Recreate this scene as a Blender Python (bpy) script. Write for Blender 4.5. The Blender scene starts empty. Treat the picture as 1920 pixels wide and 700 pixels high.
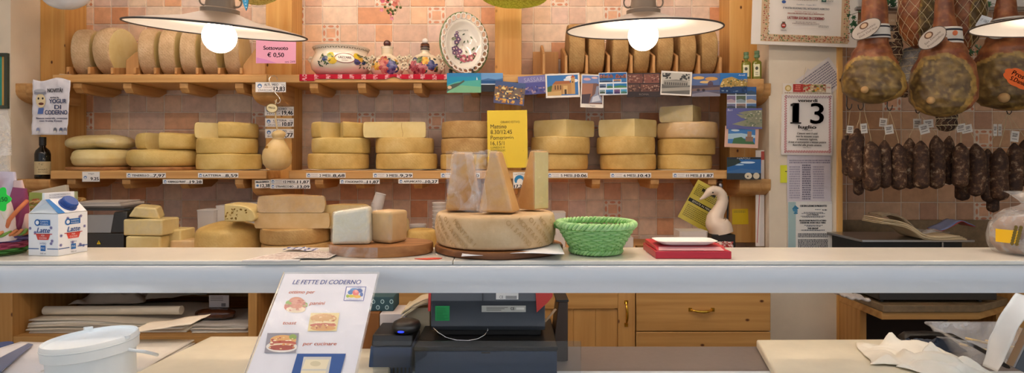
import bpy, bmesh, math, random
from mathutils import Vector, Matrix, Euler, noise
random.seed(7)
F = 1100.0; CX = 960.0; HY = 300.0; EYE = 1.6
PI = math.pi
sc = bpy.context.scene
COL = sc.collection

def P(x, y, Y):
    return Vector(((x - CX) / F * Y, Y, EYE - (y - HY) / F * Y))
def X(x, Y): return (x - CX) / F * Y
def Z(y, Y): return EYE - (y - HY) / F * Y
def S(Y): return Y / F

def lin(h, a=1.0):
    if isinstance(h, (tuple, list)):
        return (h[0], h[1], h[2], 1.0)
    h = h.lstrip('#')
    o = []
    for i in (0, 2, 4):
        c = int(h[i:i + 2], 16) / 255
        o.append(c / 12.92 if c <= .04045 else ((c + .055) / 1.055) ** 2.4)
    return (o[0], o[1], o[2], a)

# ---------------------------------------------------------------- materials
class NT:
    def __init__(s, name):
        s.m = bpy.data.materials.new(name); s.m.use_nodes = True
        s.t = s.m.node_tree; s.n = s.t.nodes; s.l = s.t.links
        s.b = s.n['Principled BSDF']; s.out = s.n['Material Output']
    def node(s, typ, **kw):
        nd = s.n.new(typ)
        for k, v in kw.items():
            if k.startswith('i_'):
                key = k[2:]
                key = int(key) if key.isdigit() else key.replace('_', ' ')
                nd.inputs[key].default_value = v
            else: setattr(nd, k, v)
        return nd
    def link(s, a, b): s.l.new(a, b)
    def setp(s, **kw):
        for k, v in kw.items(): s.b.inputs[k.replace('_', ' ')].default_value = v
    def coords(s, rnd=True, scale=(1, 1, 1), rot=(0, 0, 0)):
        tc = s.node('ShaderNodeTexCoord')
        src = tc.outputs['Object']
        if rnd:
            oi = s.node('ShaderNodeObjectInfo')
            mu = s.node('ShaderNodeMath', operation='MULTIPLY', i_1=13.7); s.link(oi.outputs['Random'], mu.inputs[0])
            va = s.node('ShaderNodeVectorMath', operation='ADD'); s.link(src, va.inputs[0]); s.link(mu.outputs[0], va.inputs[1])
            src = va.outputs[0]
        mp = s.node('ShaderNodeMapping'); mp.inputs['Scale'].default_value = scale; mp.inputs['Rotation'].default_value = rot
        s.link(src, mp.inputs['Vector'])
        return mp.outputs['Vector']
    def noise(s, vec, scale, detail=4, rough=.55, dist=0):
        nd = s.node('ShaderNodeTexNoise'); nd.inputs['Scale'].default_value = scale
        nd.inputs['Detail'].default_value = detail; nd.inputs['Roughness'].default_value = rough; nd.inputs['Distortion'].default_value = dist
        if vec is not None: s.link(vec, nd.inputs['Vector'])
        return nd.outputs['Fac']
    def ramp(s, fac, stops, interp='LINEAR'):
        r = s.node('ShaderNodeValToRGB'); r.color_ramp.interpolation = interp
        e = r.color_ramp.elements
        while len(e) < len(stops): e.new(0.5)
        for i, (p, c) in enumerate(stops): e[i].position = p; e[i].color = lin(c)
        s.link(fac, r.inputs[0]); return r.outputs[0]
    def mix(s, fac, a, b, mode='MIX'):
        m = s.node('ShaderNodeMix', data_type='RGBA', blend_type=mode)
        for inp, v in ((m.inputs[0], fac), (m.inputs[6], a), (m.inputs[7], b)):
            if isinstance(v, (int, float)): inp.default_value = v
            elif isinstance(v, str): inp.default_value = lin(v)
            elif isinstance(v, tuple): inp.default_value = v
            else: s.link(v, inp)
        return m.outputs[2]
    def bump(s, h, strength=.3, dist=.002):
        b = s.node('ShaderNodeBump'); b.inputs['Strength'].default_value = strength; b.inputs['Distance'].default_value = dist
        s.link(h, b.inputs['Height']); s.link(b.outputs[0], s.b.inputs['Normal'])
    def col(s, c): s.link(c, s.b.inputs['Base Color'])

M = {}
def wood(name, light, dark, axis, knots=True, rough=.5, grain=1.0, knotcol='#5A2F12'):
    t = NT(name)
    sc_ = [26 * grain] * 3; sc_[axis] = 1.4
    v = t.coords(scale=tuple(sc_))
    n1 = t.noise(v, 1.0, 5, .6, .6)
    v2 = t.coords(scale=tuple([7 * grain if i != axis else .5 for i in range(3)]))
    w = t.node('ShaderNodeTexWave', wave_type='RINGS', i_Scale=1.3, i_Distortion=3.5, i_Detail=2.0)
    t.link(v2, w.inputs['Vector'])
    a = t.ramp(n1, [(.3, dark), (.62, light)])
    b = t.mix(.35, a, t.ramp(w.outputs['Fac'], [(0, dark), (.6, light)]))
    if knots:
        v3 = t.coords(scale=tuple([(6.5 if i != axis else 4.2) if i != 1 else 0 for i in range(3)]), rot=(PI / 2, 0, 0))
        vo = t.node('ShaderNodeTexVoronoi', voronoi_dimensions='2D', i_Scale=1.0); t.link(v3, vo.inputs['Vector'])
        k = t.ramp(vo.outputs['Distance'], [(.022, '#FFFFFF'), (.05, '#000000')])
        sp = t.node('ShaderNodeSeparateColor'); t.link(vo.outputs['Color'], sp.inputs[0])
        k = t.mix(1.0, k, t.ramp(sp.outputs[0], [(.25, '#000000'), (.3, '#FFFFFF')]), 'MULTIPLY')
        tn = t.node('ShaderNodeTexCoord'); s2 = t.node('ShaderNodeSeparateXYZ'); t.link(tn.outputs['Normal'], s2.inputs[0])
        ab = t.node('ShaderNodeMath', operation='ABSOLUTE'); t.link(s2.outputs[1], ab.inputs[0])
        k = t.mix(1.0, k, t.ramp(ab.outputs[0], [(.5, '#000000'), (.6, '#FFFFFF')]), 'MULTIPLY')
        b = t.mix(k, b, knotcol)
    t.col(b); t.setp(Roughness=rough, Specular_IOR_Level=.35); t.bump(n1, .15, .001)
    M[name] = t.m
wood('wood_v', '#DDAE68', '#C68D45', 2)
wood('wood_h', '#D9AA6C', '#C28E50', 0, knots=False)
wood('wood_y', '#CFA066', '#B28046', 1, knots=False)
wood('pine_v', '#C9995A', '#AC7A3E', 2)
wood('pine_h', '#CB9C5E', '#B08044', 0)
wood('board_wood', '#B98450', '#8A5630', 0, knots=False, rough=.55)
wood('board_dark', '#8A5A36', '#57331B', 0, knots=False, rough=.5)
wood('rack_wood', '#CB9A62', '#AD7A44', 2, rough=.55)

def attr_mat(name, rough=.6, spec=.4, nscale=None, namp=.12, bump=0, bscale=200, trans=0, coat=0, metallic=0):
    t = NT(name)
    a = t.node('ShaderNodeAttribute', attribute_name='Col'); c = a.outputs['Color']
    if nscale:
        v = t.coords(); n = t.noise(v, nscale, 4, .6)
        r = t.ramp(n, [(.25, (1 - namp * 2,) * 3), (.75, (1.0,) * 3)])
        c = t.mix(1.0, c, r, 'MULTIPLY')
    t.col(c); t.setp(Roughness=rough, Specular_IOR_Level=spec, Coat_Weight=coat, Metallic=metallic)
    if bump:
        v = t.coords(); t.bump(t.noise(v, bscale, 4, .6), bump, .002)
    M[name] = t.m
attr_mat('print', .55, .35)
attr_mat('print_gloss', .25, .5)
attr_mat('ceramic', .12, .6, coat=.4)
attr_mat('plastic', .35, .5)
attr_mat('matte', .75, .25)
attr_mat('paper', .8, .15, nscale=14, namp=.05, bump=.25, bscale=18)
attr_mat('cloth', .9, .1, nscale=60, namp=.08, bump=.3, bscale=160)
attr_mat('wicker', .55, .3, nscale=90, namp=.10, bump=.3, bscale=220)
attr_mat('tile', .45, .4, nscale=22, namp=.13, bump=.12, bscale=40)
attr_mat('leaf', .5, .3)
attr_mat('ham', .42, .5, nscale=26, namp=.30, bump=.55, bscale=34)
attr_mat('metal', .3, .5, metallic=1)

def cheese(name, c1, c2, c3, bs=.5, letters=0, rough=.55):
    t = NT(name)
    v = t.coords()
    n = t.noise(v, 9, 5, .65); n2 = t.noise(v, 70, 4, .7)
    c = t.ramp(n, [(.28, c2), (.55, c1), (.8, c3)])
    c = t.mix(t.ramp(n2, [(.62, '#000000'), (.78, '#707070')]), c, c2)
    h = n2
    if letters:
        vr = t.coords(scale=(1, 1, 1), rot=(0, math.radians(45), 0))
        w = t.node('ShaderNodeTexWave', wave_type='BANDS', bands_direction='X', i_Scale=26, i_Distortion=7, i_Detail=1.5)
        w.inputs['Detail Scale'].default_value = 4
        t.link(vr, w.inputs['Vector'])
        d = t.ramp(w.outputs['Fac'], [(.1, '#000000'), (.45, '#FFFFFF')])
        c = t.mix(t.ramp(w.outputs['Fac'], [(.05, (letters,) * 3), (.35, '#000000')]), c, c2)
        h = t.mix(.5, d, n2)
    t.col(c); t.setp(Roughness=rough, Specular_IOR_Level=.3)
    t.bump(h, bs, .0025)
    M[name] = t.m
cheese('rind_young', '#D8BC74', '#C4A256', '#E2CC8C', .14, .14)
cheese('rind_mid', '#D5B46E', '#BD9752', '#E0C88A', .2, .2)
cheese('rind_old', '#C6A26A', '#A88048', '#D2B680', .3, .28)
cheese('rind_rough', '#D6B890', '#B8956C', '#E4D0AE', .8, .45, .7)
cheese('rind_tall', '#C09A64', '#9E7744', '#CDB07A', .7, .45, .65)
cheese('rind_pale', '#E3D096', '#D4BC7A', '#EADCAA', .2)
cheese('rind_big', '#D8BB92', '#C6A376', '#E3CEAE', .3)
cheese('rind_emboss', '#BF9C6C', '#AE8A58', '#C8AA7E', .2)
cheese('paste', '#E0CB8E', '#D6BC78', '#E8D79E', .12, rough=.42)
cheese('paste_pale', '#E4D29A', '#DCC585', '#EBDDB0', .12, rough=.42)
cheese('paste_aged', '#DAB984', '#CDA670', '#E3C99C', .25, rough=.5)
cheese('paste_tan', '#D3A566', '#C08D4E', '#DFBA82', .25, rough=.5)
cheese('paste_white', '#E6DFC4', '#DDD3AE', '#F0EAD6', .2, rough=.4)
cheese('provola', '#E0C590', '#D3B274', '#E8D3A6', .1, rough=.3)

def simple(name, col, rough=.5, metal=0, spec=.5, nsc=None, namp=.1, bump=0, coat=0):
    t = NT(name); c = None
    if nsc:
        v = t.coords(); n = t.noise(v, nsc, 5, .6)
        b = lin(col); d = tuple(x * (1 - namp * 2) for x in b[:3])
        c = t.ramp(n, [(.3, d), (.7, b[:3])]); t.col(c)
        if bump: t.bump(n, bump, .002)
    else: t.setp(Base_Color=lin(col))
    t.setp(Roughness=rough, Metallic=metal, Specular_IOR_Level=spec, Coat_Weight=coat)
    M[name] = t.m
simple('plaster', '#E9DCC6', .85, nsc=6, namp=.05, bump=.15)
simple('plaster_white', '#EFE9E2', .85, nsc=6, namp=.04, bump=.1)
simple('ceiling', '#F0EBE2', .9)
simple('floor', '#8C7B6A', .5, nsc=5)
simple('marble', '#EDE8DC', .22, nsc=5, namp=.06)
simple('stone', '#8E7758', .4, nsc=24, namp=.22)
simple('band', '#D7DCE2', .33, metal=.25, spec=.6)
simple('deck_grey', '#8A807B', .4, metal=.2, nsc=60, namp=.04)
simple('deck_white', '#DCE3EA', .35)
simple('cut_board', '#EDE4CB', .5, nsc=9, namp=.06)
simple('steel', '#A8A5A2', .32, metal=1)
simple('steel_dark', '#4A4846', .4, metal=.8)
simple('chrome', '#D8D4CE', .15, metal=1)
simple('brass', '#D6A640', .22, metal=1)
simple('black', '#14110F', .45)
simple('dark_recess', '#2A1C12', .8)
simple('charcoal', '#4C5056', .42)
simple('sky_sheen_navy', '#2C4468', .3, coat=.3)  # dark casing with the blue sky reflection put into its base colour
simple('enamel_grey', '#8A7764', .4, metal=.3)
simple('enamel_white', '#F4F1EC', .3)
simple('rim_dark', '#2B2320', .4)
simple('white_plastic', '#EDF0F0', .35)
simple('translucent_tub', '#E6ECEA', .4)
simple('string', '#C9B48C', .9)
simple('white_paper', '#EDE9E2', .8, nsc=12, namp=.03, bump=.2)
simple('grey_box', '#C9C4BF', .6)
simple('goose', '#DDCBB8', .25, coat=.3)

def salami():
    t = NT('salami'); v = t.coords()
    n = t.noise(v, 38, 6, .72); n2 = t.noise(v, 11, 4, .6)
    a = t.ramp(n, [(.44, '#40281A'), (.55, '#67452B'), (.62, '#A89074'), (.72, '#D0C2AA')])
    b = t.ramp(n, [(.48, '#331E13'), (.64, '#573823'), (.8, '#80664A')])
    t.col(t.mix(t.ramp(n2, [(.35, '#000000'), (.65, '#FFFFFF')]), b, a)); t.setp(Roughness=.75); t.bump(n, .6, .003)
    M['salami'] = t.m
    t = NT('grey_salami'); v = t.coords(); n = t.noise(v, 40, 6, .7)
    t.col(t.ramp(n, [(.35, '#77736F'), (.6, '#A5A29E'), (.8, '#D2CFCA')])); t.setp(Roughness=.8); t.bump(n, .5, .003)
    M['grey_salami'] = t.m
salami()

def film(name, lo, hi, tint='#FFFFFF', rough=.12, scale=22, metal=0.0):
    t = NT(name)
    v = t.coords(); n = t.noise(v, scale, 4, .6, 1.2)
    tr = t.node('ShaderNodeBsdfTransparent'); tr.inputs[0].default_value = lin(tint)
    t.setp(Base_Color=(.95, .95, .95, 1), Roughness=rough, Specular_IOR_Level=1.0, Metallic=metal)
    t.bump(n, .9, .006)
    ms = t.node('ShaderNodeMixShader')
    fac = t.ramp(n, [(.35, (lo,) * 3), (.7, (hi,) * 3)])
    t.link(fac, ms.inputs[0]); t.link(tr.outputs[0], ms.inputs[1]); t.link(t.b.outputs[0], ms.inputs[2])
    t.link(ms.outputs[0], t.out.inputs['Surface'])
    M[name] = t.m
film('film', .02, .16, metal=.75)
film('film_cloudy', .02, .36, scale=26, metal=.4)
film('film_bag', .10, .45, scale=14)
film('acrylic', .05, .12, scale=3)
film('tray_clear', .14, .34, rough=.15, scale=9)
def glass():
    t = NT('glass')
    tr = t.node('ShaderNodeBsdfTransparent'); tr.inputs[0].default_value = (.9, .93, .95, 1)
    gl = t.node('ShaderNodeBsdfGlossy'); gl.inputs['Roughness'].default_value = .02
    fr = t.node('ShaderNodeFresnel'); fr.inputs[0].default_value = 1.5
    ms = t.node('ShaderNodeMixShader'); t.link(fr.outputs[0], ms.inputs[0]); t.link(tr.outputs[0], ms.inputs[1]); t.link(gl.outputs[0], ms.inputs[2])
    t.link(ms.outputs[0], t.out.inputs['Surface']); M['glass'] = t.m
glass()
def emit(name, col, st):
    t = NT(name); t.setp(Base_Color=lin(col), Emission_Color=lin(col), Emission_Strength=st); M[name] = t.m
emit('bulb', '#FFE6CA', 19.0)
emit('tube_light', '#FFECDA', 19.0)
emit('fill_glow', '#F2F6FF', 5.0)
emit('led_blue', '#2030FF', 2.0)
def hatmat():
    t = NT('straw'); a = t.node('ShaderNodeAttribute', attribute_name='Col'); n = t.noise(t.coords(), 120, 3)
    c = t.mix(1.0, a.outputs['Color'], t.ramp(n, [(.35, '#D0D0C0'), (.6, '#FFFFFF')]), 'MULTIPLY')
    d = t.node('ShaderNodeBsdfDiffuse'); tl = t.node('ShaderNodeBsdfTranslucent'); ms = t.node('ShaderNodeMixShader', i_0=.88)
    t.link(c, d.inputs[0]); t.link(c, tl.inputs[0]); t.link(d.outputs[0], ms.inputs[1]); t.link(tl.outputs[0], ms.inputs[2]); t.link(ms.outputs[0], t.out.inputs['Surface']); M['straw'] = t.m
hatmat()
def oil():
    t = NT('oil_glass'); t.setp(Base_Color=lin('#8A8A2A'), Roughness=.08, Transmission_Weight=.35, Specular_IOR_Level=.6); M['oil_glass'] = t.m
    t = NT('dark_glass'); t.setp(Base_Color=lin('#0E0A06'), Roughness=.08, Specular_IOR_Level=.6); M['dark_glass'] = t.m
oil()

# ---------------------------------------------------------------- mesh builder
_tc = {}
def text_geo(s):
    if s in _tc: return _tc[s]
    cu = bpy.data.curves.new('t', 'FONT'); cu.body = s; cu.size = 1.0; cu.resolution_u = 3
    ob = bpy.data.objects.new('t', cu); COL.objects.link(ob)
    dg = bpy.context.evaluated_depsgraph_get()
    me = bpy.data.meshes.new_from_object(ob.evaluated_get(dg))
    vs = [v.co.copy() for v in me.vertices]; fs = [tuple(p.vertices) for p in me.polygons]
    bpy.data.objects.remove(ob); bpy.data.curves.remove(cu); bpy.data.meshes.remove(me)
    if vs:
        x0 = min(v.x for v in vs); x1 = max(v.x for v in vs); y0 = min(v.y for v in vs); y1 = max(v.y for v in vs)
        vs = [Vector((v.x - x0, v.y, 0)) for v in vs]; r = (vs, fs, x1 - x0, .69)
    else: r = ([], [], 1, .69)
    _tc[s] = r; return r

class MB:
    def __init__(s): s.v = []; s.f = []; s.c = []; s.m = []; s.cur = None; s.mi = 0; s.X = None
    def add(s, vs, fs, col=None, mi=None, cols=None):
        b = len(s.v)
        if s.X is not None: vs = [s.X @ Vector(v) for v in vs]
        s.v.extend(Vector(v) for v in vs)
        for i, f in enumerate(fs):
            s.f.append(tuple(b + k for k in f))
            s.c.append(cols[i] if cols else (col if col is not None else s.cur))
            s.m.append(s.mi if mi is None else mi)
        return s
    def box(s, x0, x1, y0, y1, z0, z1, col=None, mi=None, T=None):
        vs = [Vector((x, y, z)) for z in (z0, z1) for y in (y0, y1) for x in (x0, x1)]
        if T is not None: vs = [T @ v for v in vs]
        return s.add(vs, [(0, 2, 3, 1), (4, 5, 7, 6), (0, 1, 5, 4), (2, 6, 7, 3), (0, 4, 6, 2), (1, 3, 7, 5)], col, mi)
    def loft(s, rings, col=None, mi=None, closed=True, cap=True, cf=None):
        n = len(rings[0]); vs = [p for r in rings for p in r]; fs = []; cols = []
        for i in range(len(rings) - 1):
            for j in range(n if closed else n - 1):
                k = (j + 1) % n
                fs.append((i * n + j, i * n + k, (i + 1) * n + k, (i + 1) * n + j))
                if cf: cols.append(cf(i, j))
        if cap and closed:
            fs.append(tuple(range(n - 1, -1, -1))); fs.append(tuple((len(rings) - 1) * n + j for j in range(n)))
            if cf: cols += [cf(0, 0), cf(len(rings) - 2, 0)]
        return s.add(vs, fs, col, mi, cols if cf else None)
    def lathe(s, prof, seg=40, col=None, mi=None, cx=0, cy=0, cf=None, cap=True, wob=None):
        rings = []
        for (r, z) in prof:
            rings.append([Vector((cx + r * (wob(k * 2 * PI / seg, z) if wob else 1) * math.cos(k * 2 * PI / seg), cy + r * (wob(k * 2 * PI / seg, z) if wob else 1) * math.sin(k * 2 * PI / seg), z)) for k in range(seg)])
        return s.loft(rings, col, mi, True, cap, cf)
    def tube(s, pts, r, n=8, col=None, mi=None, closed=False, cf=None):
        pts = [Vector(p) for p in pts]; L = len(pts); rings = []
        rs = r if isinstance(r, (list, tuple)) else [r] * L
        prev = None
        for i, p in enumerate(pts):
            a = pts[(i - 1) % L] if (i > 0 or closed) else p
            b = pts[(i + 1) % L] if (i < L - 1 or closed) else p
            t = (b - a)
            t = t.normalized() if t.length > 1e-9 else Vector((0, 0, 1))
            if prev is None:
                u = t.orthogonal().normalized()
            else:
                u = prev - t * prev.dot(t)
                u = u.normalized() if u.length > 1e-6 else t.orthogonal().normalized()
            prev = u; w = t.cross(u)
            rings.append([p + (u * math.cos(2 * PI * k / n) + w * math.sin(2 * PI * k / n)) * rs[i] for k in range(n)])
        if closed: rings.append(rings[0])
        return s.loft(rings, col, mi, True, not closed, cf)
    def grid(s, nx, ny, fn, col=None, mi=None, cf=None, thick=0):
        vs = [Vector(fn(i / nx, j / ny)) for j in range(ny + 1) for i in range(nx + 1)]; fs = []; cols = []
        for j in range(ny):
            for i in range(nx):
                a = j * (nx + 1) + i; fs.append((a, a + 1, a + nx + 2, a + nx + 1))
                if cf: cols.append(cf((i + .5) / nx, (j + .5) / ny))
        return s.add(vs, fs, col, mi, cols if cf else None)
    def poly(s, pts, col=None, mi=None): return s.add(pts, [tuple(range(len(pts)))], col, mi)
    def prism(s, pts, d, col=None, mi=None):
        """pts: 3D loop; d: extrusion vector"""
        n = len(pts); d = Vector(d); vs = [Vector(p) for p in pts] + [Vector(p) + d for p in pts]
        fs = [tuple(range(n - 1, -1, -1)), tuple(range(n, 2 * n))] + [(i, (i + 1) % n, n + (i + 1) % n, n + i) for i in range(n)]
        return s.add(vs, fs, col, mi)
    # flat artwork in the local XZ plane facing -Y
    def rect(s, x0, x1, z0, z1, col, y=0, mi=None): return s.add([(x0, y, z0), (x1, y, z0), (x1, y, z1), (x0, y, z1)], [(0, 1, 2, 3)], col, mi)
    def ell(s, cx, cz, rx, rz, col, y=0, n=20, rot=0, mi=None):
        pts = []
        for k in range(n):
            a = 2 * PI * k / n; u = rx * math.cos(a); v = rz * math.sin(a)
            pts.append((cx + u * math.cos(rot) - v * math.sin(rot), y, cz + u * math.sin(rot) + v * math.cos(rot)))
        return s.poly(pts, col, mi)
    def text(s, t, x, z, h, col, y=0, w=None, align='C', shear=0, rot=0, mi=None, bold=0, fn=None):
        vs, fs, tw, cap = text_geo(t)
        if not vs: return s
        k = h / cap; kx = (w / tw) if w else k
        off = {'C': -.5, 'L': 0, 'R': -1}[align] * tw * kx
        def T(v, dx=0, dz=0):
            u = v.x * kx + off + shear * v.y * k + dx; q = v.y * k - h / 2 + dz
            U = x + u * math.cos(rot) - q * math.sin(rot); Q = z + u * math.sin(rot) + q * math.cos(rot)
            return fn(U, Q) if fn else (U, y, Q)
        s.add([T(v) for v in vs], fs, col, mi)
        if bold:
            for d in (-bold, bold): s.add([T(v, d) for v in vs], fs, col, mi)
            s.add([T(v, 0, bold * .7) for v in vs], fs, col, mi)
        return s
    def build(s, name, mats, parent=None, loc=(0, 0, 0), rot=(0, 0, 0), smooth=40, bevel=0, bseg=2, sub=0, solid=0, weld=False, vcol=None):
        me = bpy.data.meshes.new(name); me.from_pydata(s.v, [], s.f)
        if isinstance(mats, str): mats = [mats]
        for m in mats: me.materials.append(M[m])
        me.polygons.foreach_set('material_index', s.m)
        if vcol:
            a = me.color_attributes.new('Col', 'FLOAT_COLOR', 'POINT'); a.data.foreach_set('color', [x for c in vcol for x in (c[0], c[1], c[2], 1.0)])
        elif any(c is not None for c in s.c):
            a = me.color_attributes.new('Col', 'FLOAT_COLOR', 'CORNER'); buf = []
            cache = {}
            for p, c in zip(me.polygons, s.c):
                if c is None: c = (.8, .8, .8)
                if c not in cache: cache[c] = lin(c)
                buf.extend(cache[c] * p.loop_total)
            a.data.foreach_set('color', buf)
        me.validate(); me.update()
        if weld:
            bm = bmesh.new(); bm.from_mesh(me); bmesh.ops.remove_doubles(bm, verts=bm.verts, dist=1e-5); bm.to_mesh(me); bm.free()
        if smooth:
            me.polygons.foreach_set('use_smooth', [True] * len(me.polygons)); me.set_sharp_from_angle(angle=math.radians(smooth))
        o = bpy.data.objects.new(name, me); COL.objects.link(o)
        o.location = loc; o.rotation_euler = rot
        if parent is not None: o.parent = parent
        if solid:
            md = o.modifiers.new('thickness', 'SOLIDIFY'); md.thickness = solid; md.offset = 0
        if bevel:
            md = o.modifiers.new('bevel', 'BEVEL'); md.width = bevel; md.segments = bseg; md.limit_method = 'ANGLE'; md.angle_limit = math.radians(35)
        if sub:
            md = o.modifiers.new('subdiv', 'SUBSURF'); md.levels = sub; md.render_levels = sub
        return o

def tag(o, label, cat, group=None):
    o['label'] = label; o['category'] = cat
    if group: o['group'] = group
    return o
def thing(name, label, cat, loc=(0, 0, 0), rot=(0, 0, 0), group=None):
    o = bpy.data.objects.new(name, None); COL.objects.link(o); o.empty_display_size = .05
    o.location = loc; o.rotation_euler = rot
    return tag(o, label, cat, group)
def struct(o): o['kind'] = 'structure'; return o
def dup(o, loc, rot=None, label=None, parent=None):
    c = o.copy(); COL.objects.link(c)
    if parent is None:
        c.location = loc
        if rot is not None: c.rotation_euler = rot
        if label: c['label'] = label
    else: c.parent = parent
    for ch in list(o.children): dup(ch, None, parent=c)
    return c
def nz(x, y=0, z=0): return noise.noise(Vector((x, y, z)))
# ================================================================ setting
YW = 3.42; PT = .1025
TILE_COLS = ['#ECC8A8', '#E8B087', '#F0D4BA', '#E3B392', '#EBD3C2', '#DFB79E', '#EFD6BC', '#DE9F74', '#E9CAB8', '#E2BFA8', '#EEC49E', '#E8C2A4', '#E0BDA4', '#F0D4BC', '#DDC2B2']
def tile_wall(name, x0, x1, z0, z1, yw, ox, oz, decor, seed, cols=TILE_COLS):
    rnd = random.Random(seed); mb = MB()
    mb.box(x0, x1, yw, yw + .06, z0, z1, '#EADBC8')
    g = .0022; i0 = math.floor((x0 - ox) / PT); i1 = math.ceil((x1 - ox) / PT); j0 = math.floor((oz - z1) / PT); j1 = math.ceil((oz - z0) / PT)
    def tile(a0, a1, b0, b1, c):
        a0 = max(a0, x0); a1 = min(a1, x1); b0 = max(b0, z0); b1 = min(b1, z1)
        if a1 - a0 < .012 or b1 - b0 < .012: return
        e = .003; y = yw - .004
        vs = [(a0 + g, yw, b0 + g), (a1 - g, yw, b0 + g), (a1 - g, yw, b1 - g), (a0 + g, yw, b1 - g), (a0 + g + e, y, b0 + g + e), (a1 - g - e, y, b0 + g + e), (a1 - g - e, y, b1 - g - e), (a0 + g + e, y, b1 - g - e)]
        mb.add(vs, [(4, 5, 6, 7), (0, 1, 5, 4), (1, 2, 6, 5), (2, 3, 7, 6), (3, 0, 4, 7)], c)
    def deco(a0, b0):
        tile(a0, a0 + PT, b0, b0 + PT, '#EEDCC8'); y = yw - .0048; cx = a0 + PT / 2; cz = b0 + PT / 2; h = PT / 2
        T = '#D9926E'; L = '#E9B48F'
        if a0 < x0 or a0 + PT > x1: return
        mb.rect(cx - h * .5, cx + h * .5, cz - h * .5, cz + h * .5, L, y)
        for sx in (-1, 1):
            for sz in (-1, 1):
                d = h * .2; px = cx + sx * h * .74; pz = cz + sz * h * .74
                mb.poly([(px - d, y, pz), (px, y, pz - d), (px + d, y, pz), (px, y, pz + d)], T)
        for sx, sz in ((0, 1), (0, -1), (1, 0), (-1, 0)):
            px = cx + sx * h * .76; pz = cz + sz * h * .76; a, b = (h * .34, h * .13) if sx == 0 else (h * .13, h * .34)
            mb.ell(px, pz, a, b, T, y, 10)
    for j in range(j0, j1):
        i = i0
        while i < i1:
            a0 = ox + i * PT; b1 = oz - j * PT; b0 = b1 - PT
            if (i, j) in decor: deco(a0, b0); i += 1; continue
            if rnd.random() < .24 and (i + 1, j) not in decor:
                tile(a0, a0 + 2 * PT, b0, b1, rnd.choice(cols)); i += 2
            else: tile(a0, a0 + PT, b0, b1, rnd.choice(cols)); i += 1
    return struct(mb.build(name, 'tile', smooth=0))
OX = X(571.5, YW); OZ = Z(46, YW)
dec = {(1, 0), (7, -1), (4, -2), (3, 5), (7, 5), (-13, -2), (-13, 5), (-3, 5), (-5, 2), (14, -2), (17, -1), (20, 3), (16, 5), (17, 10), (8, 10), (24, 10), (-8, 11), (-15, 2), (22, 8), (25, 4), (-1, -1), (-17, 10)}
tile_wall('wall_back', -2.62, 1.37, 1.0, 2.95, YW, OX, OZ, dec, 3)
YA = 3.30
tile_wall('wall_alcove', 1.80, 3.25, .80, 2.95, YA, X(1587, YA), Z(209, YA), {(2, -1), (6, -1), (7, 1), (7, 5), (2, 3), (4, -3), (9, 2)}, 11,
          ['#CFA27C', '#C79A74', '#D5AC8A', '#C0957A', '#CCA88C', '#C69C7E', '#D8B08E', '#CB9A72'])  # tile tones darkened, the alcove's shade put into the colours
mb = MB(); mb.box(1.80, 3.25, 3.27, 3.302, .92, Z(413, 3.28)); struct(mb.build('trim_backsplash', 'stone', bevel=.003))

def sbox(name, mat, x0, x1, y0, y1, z0, z1, bevel=0):
    mb = MB(); mb.box(x0, x1, y0, y1, z0, z1); return struct(mb.build(name, mat, bevel=bevel, smooth=0 if not bevel else 40))
XL = -2.615
sbox('wall_left', 'plaster', -3.3, XL, 3.06, 3.52, 0, 2.95)
sbox('wall_side', 'plaster_white', -3.36, -3.3, .4, 3.52, 0, 2.95)
XP0 = X(1442, 3.1); XP1 = X(1568, 3.1)
sbox('wall_pilaster', 'plaster', XP0, XP1 + .02, 3.1, 3.5, 0, 2.95)
sbox('trim_1', 'wood_v', XP1 + .001, X(1580, 3.09), 3.088, 3.31, .3, 2.95, .002)
sbox('trim_2', 'plaster_white', 1.85, 3.249, 3.17, 3.292, Z(12, 3.17), 2.95)
sbox('wall_right', 'plaster', 3.25, 3.31, .4, 3.5, 0, 2.95)
sbox('floor', 'floor', -3.4, 3.4, -.6, 3.6, -.06, 0)
sbox('ceiling', 'ceiling', -3.4, 3.4, .3, 3.6, 2.95, 3.02)
sbox('wall_rear', 'plaster', -2.62, 3.3, 3.482, 3.56, 0, 1.2)

# ================================================================ shelving
YP = 3.25; YS = 3.07
ZU1 = Z(140, YS); ZU0 = Z(155, YS); ZL1 = Z(320, YS); ZL0 = Z(336, YS)
ZC = 1.14            # back counter top
posts = [(75, 122), (498, 547), (928, 978), (1368, 1420)]
unit = thing('wall_shelving', 'honey pine wall shelving on wide posts against the tiled wall', 'shelving', (0, 3.25, ZC))
def upart(mb, name, mat, **k):
    for i, v in enumerate(mb.v): mb.v[i] = v - Vector((0, 3.25, ZC))
    return mb.build(name, mat, unit, **k)
for k, (a, b) in enumerate(posts):
    mb = MB(); mb.box(X(a, YP), X(b, YP), YP, YW - .004, ZC, 2.93); upart(mb, 'post', 'wood_v', bevel=.004)
def shelf(x0, x1, z0, z1):
    mb = MB(); mb.box(X(x0, YS), X(x1, YS), YS, YW - .005, z0, z1); return upart(mb, 'shelf_board', 'wood_h', bevel=.004)
shelf(98, 500.5, ZU0, ZU1); shelf(501, 1389, ZU0, ZU1)
shelf(94, 500, ZL0, ZL1); shelf(541, 1390, ZL0, ZL1)
def corbel(xa, xb, ztop, h, ya):
    mb = MB(); pts = []
    prof = [(YP + .03, 0), (ya, 0), (ya, -h * .42)]
    for k in range(1, 7):
        t = k / 6 * PI / 2
        prof.append((ya + (YP - .02 - ya) * (1 - math.cos(t)), -h * .42 - h * .58 * math.sin(t)))
    prof.append((YP + .03, -h))
    mb.prism([(xa, y, ztop + z) for (y, z) in prof], (xb - xa, 0, 0))
    upart(mb, 'corbel', 'wood_y', bevel=.003)
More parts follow.
